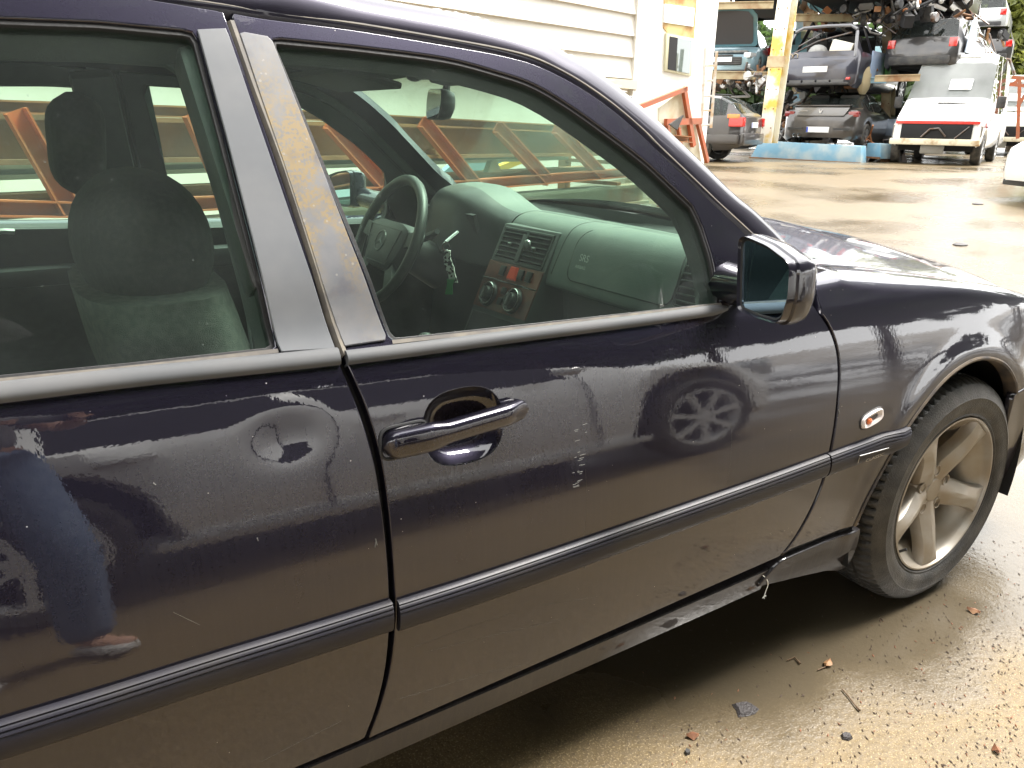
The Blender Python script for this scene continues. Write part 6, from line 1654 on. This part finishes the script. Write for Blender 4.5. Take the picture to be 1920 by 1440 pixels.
mb = MB(); mb.ball((.35, .12, .98), .20, sc=(1, 1, .8)); mb.build('loose_airbag', mk('grey bag', (.28, .28, .27), .7), nv)
mb = MB(); mb.box((1.22, -.885, .72), (.86, .03, .58)); mb.build('door', mk('pale blue door', (.30, .38, .52), .3, coat=.8), nv, bevel=.015)
mb = MB(); mb.box((1.95, -.91, .70), (.34, .03, .5)); mb.build('green_film', mk('green film', (.06, .20, .04), .5), nv, bevel=.01)
cwheel(nv, 3.35, -.87, .31, -1)
mb = MB(); mb.ball((.78, -.80, .44), .33, sc=(1, .35, 1)); mb.build('wheel_housing', mk('tan housing', (.36, .29, .17), .8), nv)

# --- further wrecks along the shelves
def wreck(px, dist, heading, z, paint, label, kind=0, glass=False, group=None, name='wrecked_car'):
    (loc, rz) = place(px, dist, heading, z=z)
    w = thing(name, label, 'car', loc, group, local=True, rz=rz)
    if kind == 0: st = [(0, .66, .40, .60, .62), (.08, .84, .28, .90, .95), (.40, .88, .24, .96, 1.38), (.9, .88, .22, .95, 1.45), (2.0, .88, .22, .92, 1.44), (2.6, .88, .22, .90, 1.15), (2.95, .87, .22, .88, .92), (3.8, .83, .22, .74, .76), (4.1, .66, .26, .6, .61)]
    else: st = [(0, .66, .40, .70, .72), (.10, .84, .28, .92, .95), (.85, .88, .24, .96, 1.0), (1.3, .88, .22, .95, 1.34), (1.9, .88, .22, .93, 1.42), (2.6, .88, .22, .91, 1.40), (3.2, .88, .22, .90, .95), (4.2, .83, .22, .76, .78), (4.5, .66, .26, .6, .61)]
    if kind == 0: shell(w, st, paint, wins=[(.42, .85), (.95, 1.75), (1.85, 2.75)], screen=(2.2, 2.95), rear=(.10, .42), wheels=[(.78, .31), (3.35, .31)], glass=glass)
    else: shell(w, st, paint, wins=[(1.1, 1.9), (2.0, 2.95)], screen=(2.6, 3.2), rear=(.88, 1.45), wheels=[(.95, .31), (3.65, .31)], glass=glass)
    for s in (1, -1): lampbox(w, (.08, s*.70, .84), (.12, .18, .2), REDL, 'tail_light', .02)
    mb = MB(); mb.box((.0, 0, .45), (.12, 1.4, .2)); mb.build('rear_bumper', BLKP, w, bevel=.04)
    return w
BLK = simple_paint('faded black paint', (.028, .028, .030), dirty=.35)
SLV = simple_paint('silver blue paint', (.28, .33, .40), metal=.5, dirty=.2)
TEAL = simple_paint('teal paint', (.10, .20, .22), metal=.4)
MAR = simple_paint('dusty dark red paint', (.10, .03, .03), dirty=.3)
w1 = wreck(1690, 22.6, 76, 2.30, BLK, 'stripped black car beside the navy hatchback on the first shelf', 0, True)
mb = MB(); mb.prism([(.30, .62), (.95, .62), (1.05, 1.0), (.7, 1.42), (.45, 1.30)], (0, -.90, 0), (1, 0, 0), (0, 0, 1), (0, -1, 0), .03); mb.build('door', SLV, w1, bevel=.01)
wreck(1672, 23.6, 76, .45, SLV, 'silver blue car squeezed between the black coupe and the red-striped van', 1, True)
wreck(1422, 25.0, 75, .42, BLK, 'black car half hidden between the grey estate and the yellow post', 0, True)
wreck(1462, 24.6, 72, 2.35, TEAL, 'teal car behind the yellow post on the first shelf', 0, True)
wreck(1722, 25.5, 66, 2.52, BLK, 'dark car whose roof shows just above the red-striped van', 1, True)
wreck(1392, 23.0, 60, 3.98, BLK, 'black car on the top shelf above the raised blue bonnet', 0)
wreck(1515, 22.2, 68, 3.88, TEAL, 'teal car on the top shelf right of the yellow post', 0, True)
wreck(1598, 22.4, 74, 3.86, NAVY, 'dark navy car on the top shelf above the open tailgate', 0)
wreck(1645, 23.0, 70, 3.86, BLK, 'black stripped car on the top shelf with hanging engine parts', 1)
w2 = wreck(1692, 24.0, 66, 3.92, BLK, 'black car with a raised bonnet on the top shelf, right of the engine parts', 0)
w3 = wreck(1784, 33.0, 66, 4.1, simple_paint('pale grey paint', (.42, .43, .42), dirty=.15), 'pale grey car with an open dark door at the right end of the top shelf', 0, True)
mb = MB(); mb.box((2.2, 1.05, .62), (.06, .95, .5)); mb.build('open_door', BLK, w3, bevel=.02)
mb = MB(); mb.box((2.2, 1.05, 1.02), (.05, .9, .32)); mb.build('open_door', WHITE, w3, bevel=.02)
w4 = wreck(1802, 31.0, 62, 2.95, BLK, 'crushed dark wreck with chrome pieces at the right end of the shelves', 0)

wreck(1415, 29.0, 75, .42, BLK, 'dark car deep in the rack behind the grey estate', 1)
wreck(1500, 28.0, 70, .55, BLK, 'dark car deep in the rack left of the black coupe', 0, True)
wreck(1565, 28.5, 70, .55, MAR, 'dusty dark red car deep in the rack behind the black coupe', 1)
wreck(1640, 29.0, 78, .55, BLK, 'dark car deep in the rack behind the silver blue one', 0)
wreck(1420, 28.5, 80, 2.7, BLK, 'dark car deep in the first shelf behind the blue hatchback', 1)
wreck(1600, 28.5, 72, 2.6, TEAL, 'teal car deep in the first shelf behind the navy hatchback', 0)
wreck(1695, 29.5, 70, 2.8, NAVY, 'navy car deep in the shelves above the van', 1)
wreck(1640, 29.5, 78, 4.6, BLK, 'dark car deep in the top shelf', 1)
for i, (px, d, h, r) in enumerate([(1350, 44, 5.2, 2.6), (1430, 45, 5.4, 2.8), (1530, 45, 5.2, 2.8), (1630, 44, 5.0, 2.6), (1715, 44, 4.6, 2.6)]):  # trees added to darken the white gaps, in place of more dark cars
    tree(gp(px, d), h, r, LEAF_D, ['added dark filler tree behind the racks, left end by the cabin', 'added dark filler tree behind the yellow post', 'added dark filler tree behind the black coupe', 'added dark filler tree behind the silver blue car', 'added dark filler tree behind the red-striped van'][i], 'filler trees added behind the racks', n=3500, size=.40, seed=i+60, low=.02)
# --- rack: posts, shelf beams, blue base
YEL = mk('white and yellow post paint', (.72, .70, .60), .5, col2=(.62, .43, .07), nscale=2.3, nrange=(.48, .62), noised=6)
BLU = mk('faded blue paint', (.16, .33, .45), .5, col2=(.36, .44, .46), nscale=2.6, nrange=(.42, .66), noised=8)
TAN = mk('tan shelf beam', (.40, .33, .20), .6, col2=(.24, .12, .05), nscale=3, nrange=(.45, .7))
def post(pxb, pyb, pxt, pyt, dist, w, mat, label, flange=True):
    a, b = yp(pxb, pyb, dist), yp(pxt, pyt, dist); d = (b-a)/np.linalg.norm(b-a); b = b+d*1.2
    t = thing('rack_post', label, 'post', tuple(a)); vd = np.array((a[0]-CAM[0], a[1]-CAM[1], 0)); vd /= np.linalg.norm(vd); sd = np.array((vd[1], -vd[0], 0))
    vd2 = vd*math.cos(.5)+sd*math.sin(.5); sd2 = np.array((vd2[1], -vd2[0], 0))
    mb = MB(); mb.bar(a-vd2*w*.45, b-vd2*w*.45, w, .025, up=vd2); mb.bar(a+vd2*w*.45, b+vd2*w*.45, w, .025, up=vd2); mb.bar(a, b, .025, w*.9, up=vd2); mb.build('column', mat, t)
    for k in range(9):
        for s in (-.32, .32):
            q = a+(b-a)*(.08+.1*k)-vd2*(w*.45+.014)+sd2*s*w; bb = MB(); bb.tube([q+vd2*.01, q-vd2*.012], .016, 6); bb.build('bolt', RUST, t)
    m = MB(); q = a+(b-a)*.42; m.bar(q-d*.12-vd2*(w*.46), q+d*.12-vd2*(w*.46), w*1.25, .06, up=vd2); m.build('bracket', TAN, t)
    return t
post(1440, 268, 1477, 0, 20.7, .34, YEL, 'white and yellow rack post with rust streaks, standing on the blue base beam')
post(1512, 170, 1522, 0, 25.0, .28, TAN, 'tan rack post behind the navy hatchback')
post(1497, 260, 1502, 120, 25.5, .26, BLU, 'faded blue post behind the black coupe')
post(1664, 285, 1668, 40, 24.6, .26, TAN, 'tan rack post between the black coupe and the red-striped van')
def sbeam(a, b, dist, h, mat, label, d2=None, w=.16):
    A, B = yp(*a, dist), yp(*b, d2 or dist); t = thing('shelf_beam', label, 'beam', tuple((A+B)/2))
    mb = MB(); mb.bar(A, B, w, h); mb.bar(A+np.array((0, 0, h*.5)), B+np.array((0, 0, h*.5)), w*1.5, .02); mb.build('beam', mat, t); return t
sbeam((1325, 141), (1446, 143), 22.0, .18, TAN, 'tan shelf beam under the pale blue hatchback')
sbeam((1470, 152), (1662, 151), 22.6, .12, BLU, 'blue shelf beam under the navy hatchback')
sbeam((1640, 148), (1725, 146), 22.0, .14, TAN, 'tan shelf beam under the stripped black car')
sbeam((1330, 12), (1450, 10), 22.8, .16, TAN, 'rusty beam under the top shelf at the left')
sbeam((1490, 34), (1700, 36), 22.8, .16, TAN, 'long tan beam under the top shelf above the navy hatchback', 24)
sbeam((1690, 64), (1850, 80), 24.6, .16, RUST, 'rusty beam under the top shelf at the right', 26)
sbeam((1700, 88), (1800, 92), 24.9, .12, BLU, 'blue and orange beam just above the dark roof behind the van', 25.5)
def basebox(pts, dist, label):
    t = thing('base_beam', label, 'beam', tuple(yp(*pts[0], dist[0])))
    A = [yp(pts[0][0], pts[0][1], dist[0]), yp(pts[1][0], pts[1][1], dist[1]), yp(pts[2][0], pts[2][1], dist[1]), yp(pts[3][0], pts[3][1], dist[0])]
    A = [np.array(a) for a in A]; n = np.cross(A[1]-A[0], (0, 0, 1.0)); n /= np.linalg.norm(n)
    if n @ (A[0]-CAM) < 0: n = -n
    B = [a+n*.4 for a in A]
    MB().add(A+B, [(0, 1, 2, 3), (4, 7, 6, 5), (3, 2, 6, 7), (0, 4, 5, 1), (0, 3, 7, 4), (1, 5, 6, 2)]).build('beam', BLU, t, bevel=.015)
    m = MB(); m.bar(A[0]-n*.02+np.array((0, 0, .02)), A[1]-n*.02+np.array((0, 0, .02)), .05, .04); m.build('rusty_rail', RUST, t)
basebox([(1406, 297), (1614, 308), (1614, 274), (1424, 264)], (21.6, 20.6), 'faded blue base beam under the yellow post and the black coupe')
basebox([(1622, 296), (1650, 298), (1652, 270), (1626, 268)], (21.6, 21.3), 'short faded blue base beam beside the van wheel')

# --- loose scrap on the shelves
def heap(c, size, n, seed, label, mats):
    R = np.random.default_rng(seed); m = MB()
    for k in range(n):
        q = np.array(c)+R.uniform(-.5, .5, 3)*size; kind = R.integers(0, 4); mi = int(R.integers(0, len(mats)))
        e = Matrix.Rotation(R.uniform(0, 6), 3, 'Z') @ Matrix.Rotation(R.uniform(0, 6), 3, 'X')
        if kind == 0: m.box(q, R.uniform(.06, .35, 3), R=e, mi=mi)
        elif kind == 1: m.tube([q, q+R.uniform(-.35, .35, 3), q+R.uniform(-.5, .5, 3)], R.uniform(.015, .04), 6, mi=mi)
        elif kind == 2: m.ball(q, R.uniform(.04, .10), 8, 6, mi=mi, sc=R.uniform(.5, 1, 3))
        else: m.lathe([(.0, -.05), (.10, -.05), (.12, 0), (.10, .06), (0, .06)], q, axis=int(R.integers(0, 3)), n=10, mi=mi)
    o = m.build('scrap_heap', mats, None, smooth=30, fix=False); tag(o, label, 'scrap metal'); stuff(o); return o
MX = [SCRAP, BLKP, RUST, mk('pale cast metal', (.38, .37, .35), .4, metal=.5), BLKP, DARK, SCRAP, mk('orange scrap', (.36, .14, .05), .6)]
c = yp(1640, 28, 23.0); heap(c, np.array((.8, 3.2, .45)), 75, 3, 'tangled engine parts lying along the top shelf above the navy hatchback', MX)
c = yp(1730, 52, 24.5); heap(c, np.array((.8, 2.2, .5)), 80, 4, 'loose metal parts hanging under the top shelf at the right', MX)
c = yp(1812, 92, 25.4); heap(c, np.array((.8, 1.6, .7)), 60, 5, 'crumpled chrome and black parts at the right end of the shelves', MX)
c = yp(1385, 152, 22.4); heap(c, np.array((.6, 2.2, .22)), 70, 6, 'small pale parts lying on the roof of the grey estate', MX[:4])
c = yp(1560, 152, 22.8); heap(c, np.array((.6, 2.0, .2)), 40, 7, 'dark parts crammed between the black coupe and the shelf', MX[:3])
c = yp(1655, 285, 22.0); heap(c, np.array((.5, .9, .4)), 40, 8, 'scrap lying on the ground between base beams and van wheel', MX)
c = yp(1500, 210, 23.8); heap(c, np.array((.6, 1.2, 1.0)), 60, 9, 'dark parts behind the yellow post above the base beam', MX[:4])

# --- white vans
VAN = mk('white van paint', (.80, .80, .78), .3, coat=.8, coatr=.06, col2=(.72, .71, .66), nscale=2, nrange=(.5, .75))
REDS = mk('red stripe', (.62, .04, .03), .35, coat=.6)
HAZY = glass_mat('hazy reflecting windscreen', (.62, .68, .66), .55, (.62, .64, .63), True)
def van(px, dist, heading, label, stripe, paint):
    (loc, rz) = place(px, dist, heading)
    v = thing('van', label, 'van', loc, local=True, rz=rz)
    st = [(-5.2, .90, .42, 1.15, 2.42), (-5.1, .96, .36, 1.15, 2.48), (-3.0, .97, .36, 1.15, 2.52), (-1.95, .97, .36, 1.15, 2.48), (-1.62, .97, .36, 1.15, 2.32), (-.92, .96, .36, 1.25, 1.48), (-.80, .955, .36, 1.27, 1.36), (-.10, .93, .40, .98, 1.02), (0, .88, .50, .86, .90)]
    A = np.array(st)
    shell(v, st, paint, wins=[(-1.70, -1.10), (-2.7, -1.82), (-4.0, -2.85)], screen=(-1.56, -.90), wheels=[(-.62, .34), (-3.7, .34)], lean=.10, arch_r=.40, seats=True)
    for x in (-.62, -3.7):
        for s in (1, -1): cwheel(v, x, s*.93, .34, s, rimr=.2)
    mb = MB(); mb.box((-.02, 0, .72), (.12, 1.46, .34)); mb.build('grille_opening', DARK, v, bevel=.02)
    mb = MB(); mb.box((.05, 0, .50), (.14, 1.86, .14)); mb.build('bumper_beam', mk('cream bumper beam', (.68, .63, .48), .6, col2=(.35, .22, .10), nscale=5, nrange=(.5, .7)), v, bevel=.03)
    mb = MB(); mb.tube([(.06, -.28, .60), (.07, -.12, .78), (.07, .06, .80), (.06, .22, .62)], .022, 6); mb.tube([(.05, .40, .58), (.05, .66, .84)], .015, 6); mb.build('hanging_hose', SCRAP, v)
    mb = MB(); mb.box((-.35, -.05, .33), (.30, .50, .20)); mb.build('engine_sump', mk('bare sump', (.40, .40, .38), .4, metal=.5), v, bevel=.03)
    mb = MB(); mb.tube([(-.62, -.9, .34), (-.62, .9, .34)], .05, 8); mb.build('front_axle', SCRAP, v)
    mb = MB(); mb.box((-.74, .30, 1.365), (.05, .95, .02)); mb.build('bonnet_slot', BLKP, v)
    if stripe:
        mb = MB(); mb.box((.02, 0, .925), (.05, 1.72, .07)); mb.build('red_stripe', REDS, v, bevel=.008)
        mb = MB(); mb.prism([(-1.6, .98), (-.75, 1.06), (-.05, .90), (-.05, .94), (-.4, 1.0)], (0, .968, -.10), (1, 0, 0), (0, 0, 1), (0, 1, 0), .012); mb.prism([(-.95, .82), (-.9, 1.0), (-.06, .92), (-.06, .86)], (0, .972, 0), (1, 0, 0), (0, 0, 1), (0, 1, 0), .012); mb.prism([(-1.75, .84), (-1.75, 1.05), (-.95, 1.03), (-.95, .84)], (0, .972, 0), (1, 0, 0), (0, 0, 1), (0, 1, 0), .012); mb.build('red_stripe', REDS, v)
    for c in v.children:
        if c.name.startswith('windscreen'): c.data.materials[0] = HAZY
    # sheet of paper behind the screen, wipers, lamps sockets, roof vent
    mb = MB(); mb.prism([(-.20, 0), (.26, 0), (.26, .30), (-.20, .30)], (-1.02, .16, 1.66), (0, 1, 0), (-.65, 0, .76), (1, 0, .6), .01); mb.build('paper_sheet', PLATE, v)
    mb = MB(); mb.box((-2.0, 0, 2.43), (.6, .9, .08)); mb.build('roof_hatch', paint, v, bevel=.03)
    for s in (1, -1): mb = MB(); mb.box((-1.05, s*1.08, 1.38), (.10, .18, .26)); mb.build('door_mirror', BLKP, v, bevel=.03)
    for s in (1, -1): lampbox(v, (-.10, s*.80, .74), (.14, .24, .24), mk('empty lamp socket', (.20, .18, .15), .7), 'lamp_socket', .03)
    return v
van(1745, 20.9, 248, 'white van with a red stripe and its grille torn out, paper sheet behind the windscreen', True, VAN)
van(1866, 30.0, 246, 'second cream-white van standing behind the red-striped one', False, mk('cream van paint', (.66, .66, .56), .35, coat=.6))
# --- nose of a white car entering at the right edge
(loc, rz) = place_at(1946, 322, 12.6, 296, .44)
wc = thing('parked_car', 'white car nose with a round fog lamp, cut off by the right edge', 'car', loc, local=True, rz=rz)
st = [(-3.6, .80, .3, .95, 1.0), (-3.0, .87, .24, .95, 1.40), (-2.0, .88, .22, .93, 1.47), (-1.5, .88, .22, .92, 1.43), (-.95, .88, .22, .90, 1.08), (-.72, .87, .22, .86, .88), (-.30, .84, .24, .78, .80), (-.10, .76, .26, .70, .72), (0, .60, .30, .62, .63)]
shell(wc, st, VAN, wins=[(-2.9, -2.1), (-2.0, -1.0)], screen=(-1.5, -.74), wheels=[(-.85, .31), (-2.9, .31)])
for s in (1, -1):
    cwheel(wc, -.85, s*.86, .31, s); cwheel(wc, -2.9, s*.86, .31, s)
    m = MB(); m.lathe([(0, .02), (.05, .02), (.065, 0), (.07, -.03)], (-.09, s*.68, .44), axis=0, n=16); m.build('fog_lamp', mk('fog lamp', (.2, .2, .2), .2, metal=.5), wc)
mb = MB(); mb.box((-.10, 0, .27), (.14, 1.3, .08)); mb.build('lower_grille', BLKP, wc, bevel=.02)
# --- orange gantry at the right edge
og = thing('orange_gantry', 'orange lattice frame half hidden behind the second van at the right edge', 'frame', gp(1915, 27.5))
for a, b in (((1893, 158), (1935, 162)), ((1897, 145), (1935, 148)), ((1912, 150), (1908, 260)), ((1930, 150), (1926, 262)), ((1896, 160), (1912, 148)), ((1908, 200), (1930, 165))):
    mb = MB(); mb.bar(yp(*a, 27.5), yp(*b, 27.5), .09, .09); mb.build('bar', ORG, og)

# ================================================================== SMALL THINGS
# white string hanging from the torn sill
wsx = thing('string', 'short white string hanging from the torn front end of the sill', 'string', tuple(at(1434, 1080, 1, -.835)))
q = [at(1428, 1077, 1, -.838), at(1437, 1085, 1, -.842), at(1440, 1096, 1, -.842), at(1436, 1108, 1, -.841), at(1433, 1118, 1, -.841)]
mb = MB(); mb.tube(cr(q, 4), .0011, 5); k_ = q[-1]
for d in ((.006, 0, -.001), (-.005, 0, -.003), (.001, 0, -.007)): mb.tube([k_, k_+np.array(d)], .0010, 4)
mb.build('thread', mk('white string', (.7, .7, .66), .7), wsx)
def gnd(px, py, z=.003): return at(px, py, 2, z)
LEAFB = mk('brown dead leaf', (.17, .07, .035), .6, col2=(.26, .14, .06), nscale=30)
TWIG = mk('brown twig', (.10, .06, .03), .8)
def leaf(px, py, L_, a, label, stem=True):
    c = gnd(px, py, .004); t = thing('fallen_leaf', label, 'leaf', tuple(c)); e = np.array((math.cos(a), math.sin(a), 0)); s = np.array((-e[1], e[0], 0)); V = []
    for u, w in ((0, .02), (.2, .26), (.45, .36), (.7, .26), (1, .02)): V += [c+e*L_*u+s*L_*w+np.array((0, 0, .004*math.sin(u*9))), c+e*L_*u+np.array((0, 0, .007)), c+e*L_*u-s*L_*w+np.array((0, 0, .003))]
    F = []
    for i in range(4): F += [(3*i, 3*i+1, 3*i+4, 3*i+3), (3*i+1, 3*i+2, 3*i+5, 3*i+4)]
    MB().add(V, F).build('blade', LEAFB, t)
    if stem: mb = MB(); mb.tube([c, c-e*L_*.8+s*.01], .0013, 5); mb.build('stalk', TWIG, t)
leaf(1548, 1250, .030, .3, 'round reddish dead leaf with a stalk on the wet concrete')
leaf(1838, 1150, .032, 1.9, 'narrow rusty dead leaf right of the front wheel', False)
leaf(1872, 1414, .024, .8, 'small orange dead leaf near the bottom right corner', False)
leaf(1310, 1380, .026, 2.6, 'curled brown dead leaf near the bottom of the picture', False)
def twig(pts, label):
    t = thing('twig', label, 'twig', tuple(gnd(*pts[0]))); mb = MB(); mb.tube([gnd(a, b, .004) for a, b in pts], [.0016]*(len(pts)-1)+[.0028], 5); mb.build('stick', TWIG, t)
twig([(1579, 1292), (1592, 1307), (1603, 1322), (1612, 1332)], 'thin dark twig lying on the pale dry concrete')
twig([(1476, 1238), (1490, 1232), (1500, 1244)], 'small bent twig left of the reddish leaf')
def chip(px, py, r, mat, label, n=9):
    c = gnd(px, py, .0); R = np.random.default_rng(int(px)); V = []
    for k in range(n): a = 2*math.pi*k/n; q = r*R.uniform(.65, 1.1); V.append(c+np.array((q*1.2*math.cos(a), q*math.sin(a), .001)))
    W = [c+(v-c)*.75+np.array((0, 0, .006)) for v in V]
    o = MB().add(V+W, [tuple(range(n, 2*n))]+[(i, (i+1) % n, n+(i+1) % n, n+i) for i in range(n)]).build('chip', mat); tag(o, label, 'debris')
TAR = mk('dark tar', (.035, .03, .03), .5, bump=.6, bscale=220)
chip(1398, 1329, .028, TAR, 'flat dark tar blot on the yellow concrete below the sill')
chip(1587, 1382, .011, TAR, 'small dark chip on the concrete near the bottom edge', 6)
chip(1289, 1412, .009, BLKP, 'tiny black plastic shard near the bottom edge', 5)
chip(1808, 1031, .010, TAR, 'dark lump on the wet ground right of the wheel', 6)
# bark crumbs washed together at the right: nobody could count them
R = np.random.default_rng(5); m = MB()
for k in range(1000):
    if k < 720: px = 1920-abs(R.normal(0, 170)); py = 1010+R.uniform(0, 430)
    else: px = R.uniform(1180, 1950); py = R.uniform(1150, 1440)
    if px < 1900-1.35*(1110-py) and py < 1110: continue
    c = gnd(px, py, .0015); a = R.normal(.9, .5); L_ = R.uniform(.0015, .0065); w = L_*R.uniform(.18, .35); e = np.array((math.cos(a), math.sin(a), 0)); s = np.array((-e[1], e[0], 0))
    V = [c-e*L_, c+s*w, c+e*L_, c-s*w, c+np.array((0, 0, w*.8))]; m.add(V, [(0, 1, 4), (1, 2, 4), (2, 3, 4), (3, 0, 4)], mi=0 if R.random() < .8 else 1)
o = m.build('bark_crumbs', [mk('dark bark crumb', (.05, .03, .02), .7), mk('reddish bark crumb', (.20, .08, .04), .7)], None, fix=False); stuff(o)
# dead leaves lying out on the wet yard
for i, (px, py, lab) in enumerate([(1800, 462, 'dark leaf clump on the far wet yard'), (1828, 408, 'small dark lump near the white car on the wet yard')]):
    c = at(px, py, 2, .06); o = MB().ball((c[0], c[1], float(yard_z(c[0], c[1]))), .07, 8, 5, sc=(1.3, 1, .35)).build('debris', TAR); tag(o, lab, 'debris')
